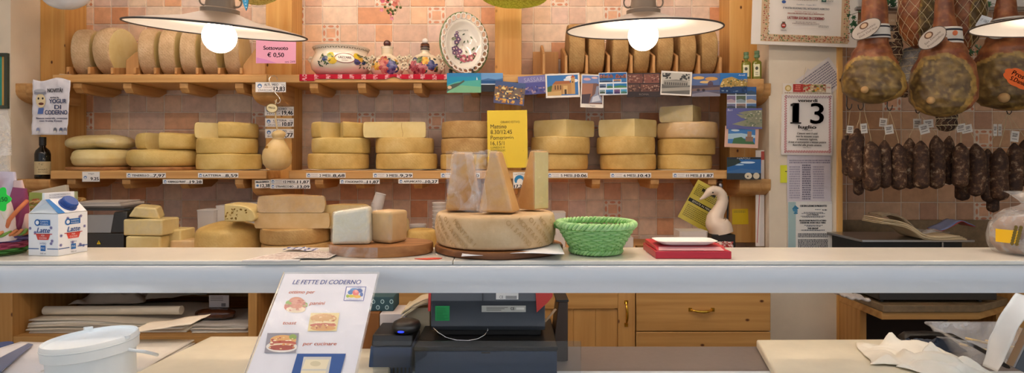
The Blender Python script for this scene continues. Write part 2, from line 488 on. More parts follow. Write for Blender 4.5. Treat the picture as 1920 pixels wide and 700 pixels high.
for (a, b) in posts:
    if a != 928:
        corbel(X(a, YP) - .006, X(b, YP) + .006, ZU0 - .001, .105, YS + .02)
        corbel(X(a, YP) - .006, X(b, YP) + .006, ZL0 - .001, .10, YS + .02)
    else:
        corbel(X(a, YP) + .02, X(b, YP) - .02, ZU0 - .001, .09, YS + .05)
        corbel(X(a, YP) + .02, X(b, YP) - .02, ZL0 - .001, .09, YS + .05)
def joist(x, zt, front=True):
    mb = MB(); xa = X(x, YS + .01); w = .044
    prof = [(YS + .012, 0), (YS + .012, -.026), (YS + .035, -.05), (YW - .09, -.05), (YW - .02, -.02), (YW - .02, 0)]
    mb.prism([(xa, y, zt + z - .001) for (y, z) in prof], (w, 0, 0))
    upart(mb, 'joist', 'wood_y', bevel=.002)
for x in (136, 230, 336, 440, 580, 670, 775, 880, 1010, 1110, 1210, 1300): joist(x, ZU0)
for x in (125, 228, 336, 440, 590, 666, 775, 880, 1110, 1220, 1328): joist(x, ZL0)

# back counter and cabinets
YCF = 2.60
bc = thing('back_counter', 'long pine back counter with doors and drawers under the wall shelving', 'counter', (0, 3.0, 0))
def cpart(mb, name, mat, par=None, **k):
    for i, v in enumerate(mb.v): mb.v[i] = v - Vector((0, 3.0, 0))
    return mb.build(name, mat, par or bc, **k)
XB0 = XL + .004; XB1 = X(1440, YCF + .02)
mb = MB(); mb.box(XB0, XB1, YCF - .02, YW - .006, ZC - .04, ZC)
cpart(mb, 'worktop', 'wood_h', bevel=.004)
mb = MB(); mb.box(X(690, YCF), XB1, YCF + .02, 3.40, .08, ZC - .041); mb.box(XB0, X(692, YCF), YCF + .02, 3.40, 1.02, ZC - .041)
mb.box(XB0, X(692, YCF), YCF + .02, 3.40, .08, .16); mb.box(XB0, X(692, YCF), 3.37, 3.40, .08, 1.05); cpart(mb, 'carcass', 'pine_v')
for a, b in ((-40, 23), (465, 481), (640, 692)):
    mb = MB(); mb.box(X(a, YCF), X(b, YCF), YCF, 3.38, .1, ZC - .042); cpart(mb, 'upright', 'pine_v', bevel=.002)
ZSH = Z(632, YCF)
mb = MB(); mb.box(X(23, YCF), X(465, YCF), YCF + .004, 3.37, ZSH - .03, ZSH); cpart(mb, 'open_shelf', 'pine_h', bevel=.002)
mb = MB(); mb.box(X(481, YCF), X(640, YCF), YCF + .004, 3.37, ZSH - .03, ZSH); cpart(mb, 'open_shelf', 'pine_h', bevel=.002)
def door_panel(x0, x1, y0, y1, par=None):
    a = X(x0, YCF); b = X(x1, YCF); z1 = Z(y0, YCF); z0 = Z(y1, YCF); fw = .075
    mb = MB(); n = 4; pts = []
    for k in range(n):
        u0 = a + fw + (b - a - 2 * fw) * k / n; u1 = a + fw + (b - a - 2 * fw) * (k + 1) / n
        pts += [(u0, YCF - .009, z0 + fw), (u0 + .002, YCF - .012, z0 + fw), (u1 - .002, YCF - .012, z0 + fw), (u1, YCF - .009, z0 + fw)]
    pts += [(b - fw, YCF - .002, z0 + fw), (a + fw, YCF - .002, z0 + fw)]
    mb.prism(pts, (0, 0, z1 - z0 - 2 * fw)); d = cpart(mb, 'cabinet_door', 'pine_v', smooth=10)
    for nm, mt, bx in (('stile', 'pine_v', (a, a + fw, z0, z1)), ('stile', 'pine_v', (b - fw, b, z0, z1)), ('rail', 'pine_h', (a + fw, b - fw, z1 - fw, z1)), ('rail', 'pine_h', (a + fw, b - fw, z0, z0 + fw))):
        mb = MB(); mb.box(bx[0], bx[1], YCF - .022, YCF - .0005, bx[2], bx[3])
        cpart(mb, nm, mt, d, bevel=.003)
    return d
def pull(par, c, w, vertical):
    mb = MB(); pts = []
    for k in range(13):
        t = k / 12; u = (t - .5) * w; dep = .024 * math.sin(PI * t) ** .6 if 0 < t < 1 else 0
        pts.append((c[0], c[1] - dep, c[2] + u) if vertical else (c[0] + u, c[1] - dep, c[2] - .004 * math.sin(PI * t)))
    rr = [.003 + .0035 * math.sin(PI * k / 12) for k in range(13)]
    mb.tube(pts, rr, 8)
    for e in (pts[0], pts[-1]):
        mb.box(e[0] - .008, e[0] + .008, e[1] - .003, e[1] + .001, e[2] - .008, e[2] + .008)
    for i, v in enumerate(mb.v): mb.v[i] = v - Vector((0, 3.0, 0))
    h = mb.build('handle', 'brass', par); h['label'] = 'brass bow handle'; return h
d = door_panel(960, 1189, 546, 800); pull(d, P(1174, 588, YCF - .022), .10, True)
d0 = door_panel(700, 956, 546, 800)
for (y0, y1, hy) in ((546, 619, 581), (620.5, 700, 662), (702, 800, 750)):
    mb = MB(); mb.box(X(1191, YCF), X(1441, YCF), YCF - .022, YCF, Z(y1, YCF), Z(y0, YCF)); dr = cpart(mb, 'drawer', 'pine_h', bevel=.003)
    if hy == 581: pull(dr, P(1315, hy, YCF - .022), .098, False)
for a, b in ((700, 956), (960, 1189), (1191, 1441)):
    mb = MB(); mb.box(X(a, YCF), X(b, YCF), YCF - .02, YCF, Z(543, YCF), ZC - .045); cpart(mb, 'drawer', 'pine_h', bevel=.003)

# alcove counter on the right
ac = thing('stone_counter', 'small stone-topped counter with wooden edge below the hanging salamis', 'counter', (2.2, 3.0, 0))
def apart(mb, name, mat, **k):
    for i, v in enumerate(mb.v): mb.v[i] = v - Vector((2.2, 3.0, 0))
    return mb.build(name, mat, ac, **k)
ya = 2.72; zt = Z(573, ya); xa0 = X(1580, 3.09) - .02
pl = [(xa0, ya), (X(1838, ya), ya), (X(1890, 2.86), 2.86), (X(1890, 2.86), 3.265), (xa0, 3.265)]
mb = MB(); mb.prism([(x, y, zt - .034) for x, y in pl], (0, 0, .034)); apart(mb, 'stone_top', 'stone', bevel=.004)
pl2 = [(x, y + (.012 if y < 3 else 0)) for x, y in pl]
mb = MB(); mb.prism([(x, y, zt - .07) for x, y in pl2], (0, 0, .0355)); apart(mb, 'edge_board', 'pine_h', bevel=.002)
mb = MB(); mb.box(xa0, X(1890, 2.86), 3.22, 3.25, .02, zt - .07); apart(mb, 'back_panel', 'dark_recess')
mb = MB(); mb.box(X(1890, 2.86) - .025, X(1890, 2.86) + .002, 2.90, 3.25, 0, zt - .07); apart(mb, 'side_panel', 'pine_v')
mb = MB(); mb.box(xa0, xa0 + .03, 2.9, 3.25, 0, zt - .07); apart(mb, 'side_panel', 'pine_v')
# tall pine cabinet at the far right
cb = thing('pine_cabinet', 'tall pine cabinet side closing the right end of the alcove', 'cabinet', (X(1985, 2.8), 3.0, 0))
mb = MB(); mb.box(-.155, .19, -.16, .27, 0, 1.02); mb.build('cabinet_body', 'pine_v', cb, bevel=.004)
mb = MB(); mb.box(-.165, .2, -.17, .275, 1.02, 1.05); mb.build('cabinet_top', 'pine_h', cb, bevel=.004)

# ---------------------------------------------------------------- serving counter
YF = 1.40; ZT = Z(489, YF); YB = 1.613
led = thing('serving_ledge', 'long white marble serving ledge with a brushed metal front band', 'counter', (0, 1.5, 0))
def lpart(mb, name, mat, par=led, off=(0, 1.5, 0), **k):
    for i, v in enumerate(mb.v): mb.v[i] = v - Vector(off)
    return mb.build(name, mat, par, **k)
seam = X(849, YF)
for a, b in ((-1.9, seam - .0006), (seam + .0006, 1.9)):
    mb = MB(); mb.box(a, b, YF, YB, ZT - .0105, ZT); lpart(mb, 'marble_slab', 'marble', bevel=.003, bseg=3)
mb = MB(); ring = []
prof = [(YF + .004, ZT - .0108), (YF - .001, ZT - .014), (YF - .006, ZT - .024), (YF - .008, ZT - .038), (YF - .005, ZT - .055), (YF + .004, ZT - .070), (YF + .012, Z(552, YF)), (YF + .02, Z(552, YF)), (YF + .02, ZT - .0108)]
mb.prism([(-1.9, y, z) for y, z in prof], (3.8, 0, 0)); lpart(mb, 'front_band', 'band', smooth=35)
mb = MB(); mb.box(-1.9, 1.9, YF + .021, YB - .01, ZT - .060, ZT - .0108); lpart(mb, 'under_frame', 'steel')
ZD = .99
mb = MB(); mb.tube([(-1.8, YF + .045, ZT - .068), (1.8, YF + .045, ZT - .068)], .007, 10); lpart(mb, 'fill_tube', 'fill_glow')['label'] = 'thin unseen tube added under the ledge to brighten the boards'  # tube hidden behind the band, added to brighten the boards and bucket below
for xs in (-1.86, 1.86):
    mb = MB(); mb.box(xs - .02, xs + .02, YF + .06, YF + .1, ZD + .0025, ZT - .0605); lpart(mb, 'support_post', 'steel')
deck = thing('display_case', 'refrigerated display case whose grey and white top runs beneath the ledge', 'counter', (0, 1.5, 0))
mb = MB(); mb.box(-2.0, 2.0, 1.69, 1.917, ZD - .03, ZD); lpart(mb, 'grey_top', 'deck_grey', deck, bevel=.002)
mb = MB(); mb.box(-2.0, 2.0, 1.20, 1.689, ZD - .03, ZD + .002); lpart(mb, 'white_top', 'deck_white', deck, bevel=.002)
mb = MB(); mb.box(-2.0, 2.0, .98, 1.90, .05, ZD - .031); lpart(mb, 'case_body', 'deck_white', deck, bevel=.004)
mb = MB(); mb.box(-2.0, 2.0, .98, 1.175, ZD - .03, 1.15); lpart(mb, 'front_rail', 'deck_white', deck, bevel=.006)
# glass sheet standing on the case
gp = MB(); gp.box(X(700, 1.60), X(1089, 1.60), 1.598, 1.602, ZD + .002, Z(640, 1.60))
tag(gp.build('glass_panel', 'glass', smooth=0), 'upright clear glass sheet in front of the cash drawer', 'glass panel')
# ================================================================ cheeses
def cheese_mb(r, h, a0=0, a1=360, edge=.009, bulge=.003, seg=72, dome=0, seed=0, sag=0):
    """wheel (or sector between two angles, degrees) standing on z=0; cut faces use material 1"""
    mb = MB(); e = edge; prof = []
    for k in range(5):
        t = k / 4 * PI / 2; prof.append((r - e + e * math.sin(t), e - e * math.cos(t)))
    for k in range(1, 4): prof.append((r + bulge * math.sin(PI * k / 4), e + (h - 2 * e) * k / 4))
    for k in range(5):
        t = k / 4 * PI / 2; prof.append((r - e + e * math.cos(t), h - e + e * math.sin(t)))
    full = (a1 - a0) >= 360; n = seg if full else max(6, int(seg * (a1 - a0) / 360))
    def pt(rr, z, a):
        f = 1 + .012 * nz(math.cos(a) * 1.3 + seed, math.sin(a) * 1.3, z * 8) if rr > r * .5 else 1
        zz = z + (.003 * nz(math.cos(a) * 1.1 + seed * 2, math.sin(a) * 1.1, 4) if z > h * .3 else 0)
        if dome and z > h * .5: zz += dome * (1 - (rr / r) ** 2)
        return Vector((rr * f * math.cos(a), rr * f * math.sin(a), zz))
    inner = [(r * .66, h), (r * .33, h)]; pr = [(r * .33, 0), (r * .66, 0)] + prof + inner
    rings = []
    for i in range(n if full else n + 1):
        a = math.radians(a0 + (a1 - a0) * i / n); rings.append([pt(q, z, a) for q, z in pr])
    m = len(pr); vs = [p for g in rings for p in g]; fs = []; L = len(rings)
    for i in range(n):
        j = (i + 1) % L
        for k in range(m - 1): fs.append((i * m + k, j * m + k, j * m + k + 1, i * m + k + 1))
    b0 = len(vs); vs += [Vector((0, 0, 0)), Vector((0, 0, h + dome))]
    for i in range(n):
        j = (i + 1) % L
        fs.append((b0, j * m, i * m)); fs.append((b0 + 1, i * m + m - 1, j * m + m - 1))
    mb.add(vs, fs, mi=0)
    if not full:
        mb.add([vs[b0]] + rings[0] + [vs[b0 + 1]], [tuple(range(m + 2))], mi=1)
        mb.add([vs[b0]] + rings[-1] + [vs[b0 + 1]], [tuple(range(m + 1, -1, -1))], mi=1)
    return mb
YQ = 3.235
def wheel(x0, x1, z, h, rind, label, group, Y=YQ, name='round_cheese', a=(0, 360), paste='paste', seed=None, edge=.009, rz=0, dome=0, bulge=.002, cat='cheese'):
    r = (x1 - x0) / 2 * Y / F * .985
    mb = cheese_mb(r, h, a[0], a[1], edge=min(edge, h * .35), seed=x0 if seed is None else seed, dome=dome, bulge=bulge)
    o = mb.build(name, [rind, paste], loc=(X((x0 + x1) / 2, Y), Y, z), rot=(0, 0, rz), smooth=38)
    return tag(o, label, cat, group)
GW = 'cheese wheels on the lower wall shelf'
def zz(y): return Z(y, 3.09)
G = .0012
def stack(specs, z=ZL1 + .003, group=GW):
    for sp in specs:
        h = sp[2]; wheel(sp[0], sp[1], z, h, sp[3], sp[4], group, **(sp[5] if len(sp) > 5 else {})); z += h + G
    return z
H = .0835
# round boards under the two soft-cheese piles
def round_board(x0, x1, Y, z, t, label, mat='board_wood', name='cheese_board', bark=None):
    r = (x1 - x0) / 2 * Y / F; mb = MB()
    mb.lathe([(r - .003, 0), (r, .003), (r, t - .003), (r - .003, t)], 56, wob=lambda a, z: 1 + .012 * nz(math.cos(a), math.sin(a), x0))
    o = mb.build(name, mat, loc=(X((x0 + x1) / 2, Y), Y, z), smooth=40); return tag(o, label, 'board')
round_board(137, 251, 3.235, ZL1 + .001, .017, 'thin round wooden board under the two soft cheeses nearest the dark bottle')
round_board(256, 371, 3.235, ZL1 + .001, .017, 'thin round wooden board under the cheeses above the TENERELLO tag')
stack([(145, 246, .092, 'rind_pale', 'lower of the two soft pale cheeses above the 9,25 tag, bulging sides', dict(edge=.034, bulge=.004))], ZL1 + .0195)
# sagging wrapped cheese on top
t = thing('wrapped_cheese', 'long pale cheese in clear film sagging over the soft cheese by the dark bottle', 'cheese', (X(190, YQ), YQ, ZL1 + .113), group=GW)
def sag_cheese(off):
    mb = MB(); rings = []
    L = .16 + off; n = 20
    for i in range(19):
        u = -1 + 2 * i / 18; w = (max(0, 1 - abs(u) ** 5)) ** .45; w = max(w, .04)
        cx = u * L; zc = .040 - .010 * u * u * (1 if abs(u) < .9 else 1) + (.004 if u > 0 else 0)
        pinch = 1 - .12 * math.exp(-((u - .15) / .12) ** 2)
        rings.append([Vector((cx, (.115 + off) * w * math.cos(2 * PI * k / n), zc + (.040 + off) * w * pinch * abs(math.sin(2 * PI * k / n)) ** .75 * (1 if math.sin(2 * PI * k / n) > 0 else -1))) for k in range(n)])
    return mb.loft(rings)
sag_cheese(0).build('cheese_body', 'rind_pale', t, smooth=60)
sag_cheese(.0025).build('clear_film', 'film', t, smooth=60)['label'] = 'clear plastic film'
# TENERELLO pile
stack([(248, 371, .092, 'rind_young', 'lower cheese wheel of the pile above the TENERELLO tag', dict(edge=.03))], ZL1 + .0195)
zt_ = ZL1 + .0195 + .0935
wheel(246, 332, zt_, .088, 'rind_young', 'cut half of a cheese, left piece lying on the TENERELLO wheel', GW, name='cheese_piece', a=(95, 262), edge=.022, seed=2).location.x += .045
o = wheel(286, 400, zt_, .086, 'rind_young', 'cut cheese piece with flat left face, right piece on the TENERELLO wheel', GW, name='cheese_piece', a=(-78, 82), edge=.02, seed=5); o.location.x -= .07
# LATTERIA stack
NOTCH = dict(name='cut_cheese', a=(-88, 228), edge=.014)
zs = stack([(374, 487, H, 'rind_young', 'bottom cheese wheel of the stack above the LATTERIA tag'), (374, 480, H, 'rind_young', 'middle cheese wheel of the stack above the LATTERIA tag'),
       (371, 481, H, 'rind_young', 'top wheel of the LATTERIA stack with a wedge cut out at the front', dict(name='cut_cheese', a=(-80, 218), edge=.014))], ZL1 + .004)
stack([(580, 691, H, 'rind_mid', 'bottom cheese wheel of the stack above the 2 MESI tag'), (587, 694, H, 'rind_young', 'middle cheese wheel of the stack above the 2 MESI tag'),
       (586, 690, H, 'rind_young', 'top wheel of the 2 MESI stack with a wide notch cut from its front', dict(name='cut_cheese', a=(-68, 245), edge=.012))], ZL1 + .006)
stack([(706, 820, H, 'rind_mid', 'bottom cheese wheel of the stack above the 3 MESI tag'), (705, 814, H, 'rind_mid', 'middle cheese wheel of the stack above the 3 MESI tag')], ZL1 + .006)
o = wheel(689, 804, ZL1 + .006 + 2 * (H + G), H, 'rind_mid', 'top half wheel with flat cracked cut face on the 3 MESI stack', GW, name='half_cheese', a=(0, 180), paste='paste', edge=.012); o.location.y -= .10
mb = MB(); mb.tube([(.002, 0, .002), (.006, 0, .02), (.001, 0, .04), (-.003, 0, .06), (-.001, 0, .08)], .0012, 5)
c = mb.build('crack', 'rind_old', o); c.location = (.04, -.0006, 0)
stack([(826, 938, H, 'rind_mid', 'bottom cheese wheel of the stack half behind the yellow hours sign'), (827, 937, H, 'rind_old', 'middle cheese wheel of the stack half behind the yellow hours sign'),
       (828, 934, .09, 'rind_old', 'top brownish cheese wheel of the stack half behind the yellow hours sign')], ZL1 + .003)
stack([(998, 1102, H, 'rind_rough' if 0 else 'rind_mid', 'bottom cheese wheel of the stack above the 5 MESI tag'), (995, 1106, .093, 'rind_rough' if 0 else 'rind_mid', 'middle wheel with dotted rind in the stack above the 5 MESI tag')], ZL1 + .003)
o = wheel(985, 1130, ZL1 + .003 + H + .093 + 2 * G, .09, 'rind_mid', 'cheese wedge with its cut edge to the front, atop the 5 MESI stack', GW, name='cheese_wedge', a=(38, 142), paste='paste', edge=.012); o.location.y -= .125
stack([(1125, 1229, H, 'rind_mid', 'bottom cheese wheel of the stack above the 6 MESI tag'), (1119, 1227, .092, 'rind_mid', 'middle cheese wheel of the stack above the 6 MESI tag')], ZL1 + .003)
o = wheel(1112, 1250, ZL1 + .003 + H + .092 + 2 * G, .094, 'rind_mid', 'cheese wedge with its cut edge to the front, atop the 6 MESI stack', GW, name='cheese_wedge', a=(36, 146), paste='paste', edge=.012); o.location.y -= .125; o.rotation_euler.z = .1
zi = stack([(1232, 1333, .078, 'rind_mid', 'bottom cheese wheel of the stack above the 11 MESI tag'), (1234, 1339, .085, 'rind_mid', 'second wheel from the bottom in the 11 MESI stack')], ZL1 + .005)
def wrapped_wheel(name, label, x0, x1, z, h, rind, Y=YQ, a=(0, 360), group=GW, paste='paste', filmm='film', off=.002, rz=0, dy=0):
    r = (x1 - x0) / 2 * Y / F * .985; t = thing(name, label, 'cheese', (X((x0 + x1) / 2, Y), Y + dy, z), (0, 0, rz), group)
    cheese_mb(r, h, a[0], a[1], edge=.014, seed=x0).build('cheese_body', [rind, paste], t)
    mb = cheese_mb(r + off, h + off, a[0] - (1 if a[1] - a[0] < 360 else 0), a[1] + (1 if a[1] - a[0] < 360 else 0), edge=.012, seed=x0)
    mb.build('clear_film', filmm, t)['label'] = 'clear plastic film'; return t
wrapped_wheel('wrapped_cheese', 'film-wrapped pale cheese wheel, third from the bottom in the 11 MESI stack', 1233, 1343, zi, .088, 'paste_aged')
wrapped_wheel('wrapped_cheese_wedge', 'small film-wrapped wedge at the very top of the 11 MESI stack', 1225, 1352, zi + .0915, .088, 'rind_mid', a=(52, 138), dy=-.10, rz=.12)

# paper liners under the stacks
def liner(x0, x1, label, seed, Y=YS + .005):
    mb = MB(); a = X(x0, Y); b = X(x1, Y); w = b - a
    mb.grid(48, 6, lambda u, v: (u * w, v * .30, .0012 + max(0, .5 * nz(u * w * 9 + seed, v * 2)) * .022 * (1 - v) ** 2 * (1 if v < .5 else 0) * min(1, 8 * min(u, 1 - u) + .5)), col='#E6D5B4')
    tag(mb.build('paper_liner', 'paper', loc=(a, Y, ZL1 + .001), smooth=60, solid=.0008), label, 'paper', 'paper liners under the cheese stacks')
liner(374, 500, 'thin cream paper sheet under the LATTERIA stack', 1)
liner(562, 702, 'thin cream paper sheet curling up under the 2 MESI stack', 5)
liner(704, 824, 'thin cream paper sheet rippling under the 3 MESI stack', 9)
liner(1240, 1345, 'thin cream paper sheet under the 11 MESI stack', 13)

# ------------------------------------------------ upright wheels in racks
GU = 'upright cheese wheels in the left rack'
def upright(x, rot, r, h, label, group, rind, Y=3.24, lean=0, a=(0, 360)):
    """wheel standing on its rim, axis along local x, turned about z"""
    mb = cheese_mb(r, h, edge=.010, seed=x, bulge=.004); R = Matrix.Rotation(PI / 2, 4, 'Y')
    mb.v = [R @ (v - Vector((0, 0, h / 2))) + Vector((0, 0, r)) for v in mb.v]
    mb.m = [1 if all(math.hypot(mb.v[k].y, mb.v[k].z - r) < r - .005 for k in f) else 0 for f in mb.f]
    o = mb.build('upright_cheese', [rind, 'paste_pale' if rind == 'rind_rough' else rind], loc=(X(x, Y), Y, ZU1 + .0115), rot=(0, lean, rot)); return tag(o, label, 'cheese', group)
LW = [(168, .27), (219, .0), (288, .26), (326, .235), (365, .21), (404, .19), (446, .17)]
upright(168, .27, .128, .086, 'upright cheese wheel leaning in the rack nearest the left wall post', GU, 'rind_rough')
upright(219, .0, .134, .090, 'upright cheese wheel turned to show its broad pale face, second in left rack', GU, 'rind_rough')
names = ['third', 'fourth', 'fifth', 'sixth', 'seventh']
for k, (x, r_) in enumerate(LW[2:]):
    upright(x, r_, .130, .078, 'upright patterned cheese wheel, %s from the left in the left rack' % names[k], GU, 'rind_rough')
GV = 'upright cheese wheels in the right rack'
ords = ['first', 'second', 'third', 'fourth', 'fifth', 'sixth', 'seventh']
RW = (1077, 1113, 1156, 1195, 1237, 1278, 1317)
for k, x in enumerate(RW):
    upright(x, .0, .134 if k else .142, .084, 'tall narrow upright cheese wheel behind the postcards, %s from the left in right rack' % ords[k], GV, 'rind_tall', Y=3.235)
def rack(name, label, xa, xb, divs, dh=.055, cap=1.0):
    """divs: (X at Y=3.24, shear, height)"""
    xm = (xa + xb) / 2; t = thing(name, label, 'rack', (xm, 3.25, ZU1))
    for yy in (3.12, 3.33):
        mb = MB(); mb.box(xa - xm, xb - xm, yy - 3.25, yy - 3.25 + .03, .0005, .009); mb.build('base_rail', 'rack_wood', t, bevel=.001)
    for (xd, sh, hh) in divs:
        mb = MB(); w = .014
        def q(y, z): return (xd - xm - w / 2 + sh * (y - 3.24), y - 3.25, z)
        pts = [q(3.11, .0095), q(3.385, .0095), q(3.385, hh * 1.5), q(3.32, hh * 1.5), q(3.16, hh), q(3.11, hh * .85)]
        mb.prism(pts, (w, 0, 0)); mb.build('divider', 'rack_wood', t, bevel=.002)
    return t
xs = [X(x, 3.24) for x, r in LW]
divs = [(xs[0] - .058, -.27, .055), ((xs[0] + xs[1]) / 2 - .004, -.14, .055), (xs[1] + .058, -.02, .05)]
divs += [((xs[k] + xs[k + 1]) / 2, -.23 + .02 * (k - 2), .05) for k in range(2, 6)] + [(xs[2] - .056, -.26, .05), (xs[6] + .056, -.16, .05)]
tr = rack('cheese_rack', 'wooden rack with slanted dividers holding wheels on the left upper shelf', X(140, 3.1), X(499, 3.1), divs); xm = (X(140, 3.1) + X(499, 3.1)) / 2
def endb(px, Y, d=.018):
    mb = MB(); mb.prism([(X(x, Y) - xm, Y - 3.25, Z(y, Y) - ZU1 if y < 139 else .0095) for x, y in px], (0, d, 0)); mb.build('end_board', 'rack_wood', tr, bevel=.002)
endb([(236, 140), (260, 140), (260, 98), (255, 97), (236, 113)], 3.15)
endb([(454, 140), (497, 140), (497, 76), (478, 92), (456, 122)], 3.13)
xr = [X(x, 3.235) for x in RW]
divs = [((xr[k] + xr[k + 1]) / 2, 0, .125) for k in range(6)] + [(xr[0] - .057, 0, .125), (xr[6] + .056, 0, .115), (xr[0] - .175, 0, .135)]
tr = rack('cheese_rack', 'wooden rack with upright dividers holding tall wheels on the right upper shelf', X(1000, 3.1), X(1345, 3.1), divs); xm = (X(1000, 3.1) + X(1345, 3.1)) / 2
endb([(999, 140), (1047, 140), (1047, 97), (999, 97)], 3.33)
tag(tr, tr['label'], 'rack', 'wooden cheese racks on the upper shelves')

# ------------------------------------------------ cheeses on the back counter
YK = 2.78
def zk(y, Y=2.62): return Z(y, Y)
GB = 'cheeses on the back counter'
hk = .0712
def slab(x0, x1, y0, z, Y, dep, rind, label, name='cheese_block', top=None, rz=0, bev=.008, skew=0, group=GB, filmm=None, h=None, taper=0):
    w = X(x1, Y) - X(x0, Y); hh = h or (Z(y0, Y) - z)
    def mk(o):
        mb = MB(); n = 6
        vs = []
        for zf, tp in ((0, 1), (1, 1 - taper)):
            for (u, v) in ((-.5, 0), (.5, 0), (.5, 1), (-.5, 1)):
                vs.append(Vector((u * (w + 2 * o) * tp + skew * zf, v * (dep + 2 * o) - o, zf * (hh + o))))
        mb.add(vs, [(3, 2, 1, 0), (4, 5, 6, 7), (0, 1, 5, 4), (1, 2, 6, 5), (2, 3, 7, 6), (3, 0, 4, 7)])
        return mb
    loc = (X((x0 + x1) / 2, Y), Y, z)
    if not filmm:
        return tag(mk(0).build(name, rind, loc=loc, rot=(0, 0, rz), bevel=bev, bseg=3), label, 'cheese', group)
    t = thing(name, label, 'cheese', loc, (0, 0, rz), group)
    mk(0).build('cheese_body', rind, t, bevel=bev, bseg=3)
    mk(.002).build('clear_film', filmm, t, bevel=bev, bseg=3)['label'] = 'clear plastic film'
    return t
# left cluster of yellow blocks
slab(236, 300, 443, ZC + .001, 2.68, .12, 'paste', 'yellow cheese block at the bottom of the pile beside the slicer', h=Z(443, 2.68) - ZC - .002, rz=.05)
slab(229, 305, 410, Z(443, 2.68) + .001, 2.68, .13, 'paste', 'wrapped yellow cheese block in the middle of the pile beside the slicer', filmm='film', h=Z(411, 2.68) - Z(443, 2.68) - .003, rz=-.06)
o = slab(244, 297, 390, Z(411, 2.68) + .002, 2.70, .11, 'paste', 'slanting cheese wedge on top of the pile beside the slicer', name='cheese_wedge', filmm='film', h=.05, taper=.35); o.rotation_euler = (.05, .12, .35)
slab(302, 340, 431, ZC + .001, 2.76, .11, 'paste', 'dull yellow cheese block lying right of the slicer pile', h=Z(431, 2.76) - ZC, rz=-.1)
slab(318, 366, 452, ZC + .001, 2.74, .10, 'paste_aged', 'flat tan cheese piece low on the back counter beside white tubs', h=Z(452, 2.74) - ZC)
# domed wheel and holed piece
wheel(372, 491, ZC + .001, Z(436, 2.66) - ZC - .001, 'rind_mid', 'large domed yellow wheel on the back counter beside the tubs', GB, Y=2.80, dome=.04, edge=.02, name='round_cheese')
mb = MB(); hw = X(478, 2.66) - X(419, 2.66); hh = Z(388, 2.66) - Z(421, 2.66)
out = [(0, 0), (.9, -.02), (1.0, .12), (1.0, .3), (.93, .62), (.72, .86), (.42, .96), (.0, 1.0)]
mb.prism([(u * hw, 0, v * hh) for u, v in out], (0, .13, 0)); 
o = tag(mb.build('cheese_wedge', 'paste', loc=(X(419, 2.66), 2.665, Z(421, 2.66)+.012), bevel=.006, bseg=3), 'yellow cut cheese full of small holes resting on the domed wheel', 'cheese', GB)
mb = MB(); rr = random.Random(4)
for k in range(26):
    u = rr.uniform(.05, .75); v = rr.uniform(.12, .75); s = rr.uniform(.0012, .0042)
    mb.ell(u * hw, v * hh, s * rr.uniform(1, 1.8), s, '#8C6A2A', -.0008, 9, rr.uniform(0, 3))
mb.build('holes', 'matte', o, smooth=0)
# central stack
z = ZC + .001
for (a, b, l, m_) in ((494, 622, 'lowest partly hidden wheel of the big stack on the back counter', 'rind_old'), (492, 617, 'third cheese from the top in the big stack on back counter', 'rind_old')):
    wheel(a, b, z, hk, m_, l, GB, Y=2.79); z += hk + G
o = wheel(497, 634, z, hk, 'rind_old', 'second cheese from the top of the counter stack, flat cut face forward', GB, Y=2.79, name='half_cheese', a=(4, 176), paste='paste_aged'); o.location.y -= .11; o.location.x-=.01; z += hk + G
t = wrapped_wheel('wrapped_cheese', 'film-wrapped half wheel topping the big stack on the back counter', 500, 622, z, hk + .004, 'rind_old', Y=2.79, a=(3, 177), group=GB, paste='paste_aged', dy=-.11)
wheel(622, 702, ZC + .001, Z(432, 2.70) - ZC, 'rind_mid', 'cheese wheel on the back counter behind the wrapped white piece', GB, Y=2.84)
wrapped_wheel('wrapped_cheese', 'film-wrapped half cheese on the wheel behind the wrapped white piece', 613, 702, Z(432, 2.70) + .003, Z(386, 2.70) - Z(432, 2.70) - .004, 'rind_mid', Y=2.84, a=(2, 178), group=GB, dy=-.1)
slab(728, 752, 440, ZC + .001, 2.72, .08, 'paste_aged', 'small pale cheese block under the yellow one behind the round board', h=Z(440, 2.72) - ZC)
slab(727, 762, 411, Z(440, 2.72) + .002, 2.72, .09, 'paste', 'small rounded yellow cheese block behind the round wooden board', filmm='film', bev=.018, h=Z(411, 2.72) - Z(440, 2.72) - .003)
wheel(761, 818, ZC + .001, Z(434, 2.72) - ZC, 'rind_mid', 'small round cheese between yellow block and stacked cups', GB, Y=2.80, edge=.02)

# ------------------------------------------------ on the serving ledge
# big wheel
YBW = 1.565; rb = .157; zb = ZT + .021; hb = Z(407, 1.41) - zb
bw = thing('large_round_cheese', 'big pale cheese wheel with embossed rind standing on the serving ledge', 'cheese', (X(929, YBW), YBW, zb))
cheese_mb(rb, hb, edge=.012, seed=3, seg=120, bulge=.004).build('cheese_body', ['rind_big', 'paste'], bw)
mb = MB()
def cyl(U, Q):
    a = -PI / 2 + U / rb; r = rb + .0045 * math.sin(PI * min(1, max(0, Q / hb))) + .0014 + .0008
    f = 1 + .012 * nz(math.cos(a) * 1.3 + 3, math.sin(a) * 1.3, Q * 8)
    return (r * f * math.cos(a), r * f * math.sin(a), Q)
words = ['MONTASIO', 'MONTASIO', 'OIS', 'TASIO', 'MONT']
for (u, q, w_) in ((-.168, .043, 'NTASIO'), (-.136, .041, 'MONTASIO'), (-.104, .041, 'OISATNOM'), (-.072, .041, 'MONTASI'), (.062, .041, 'OISATNO'), (.094, .041, 'MONTASIO'), (.126, .041, 'OISATNOM'), (.158, .041, 'MONTASIO'), (.192, .041, 'OISATN')):
    for i_, ch in enumerate(w_):
        k_ = (i_ - (len(w_) - 1) / 2) * .0122; mb.text(ch, u + k_ * .72, q - k_ * .72, .0118, None, align='C', rot=-PI / 4, fn=cyl, bold=.0003)
for v in range(len(mb.v)): pass
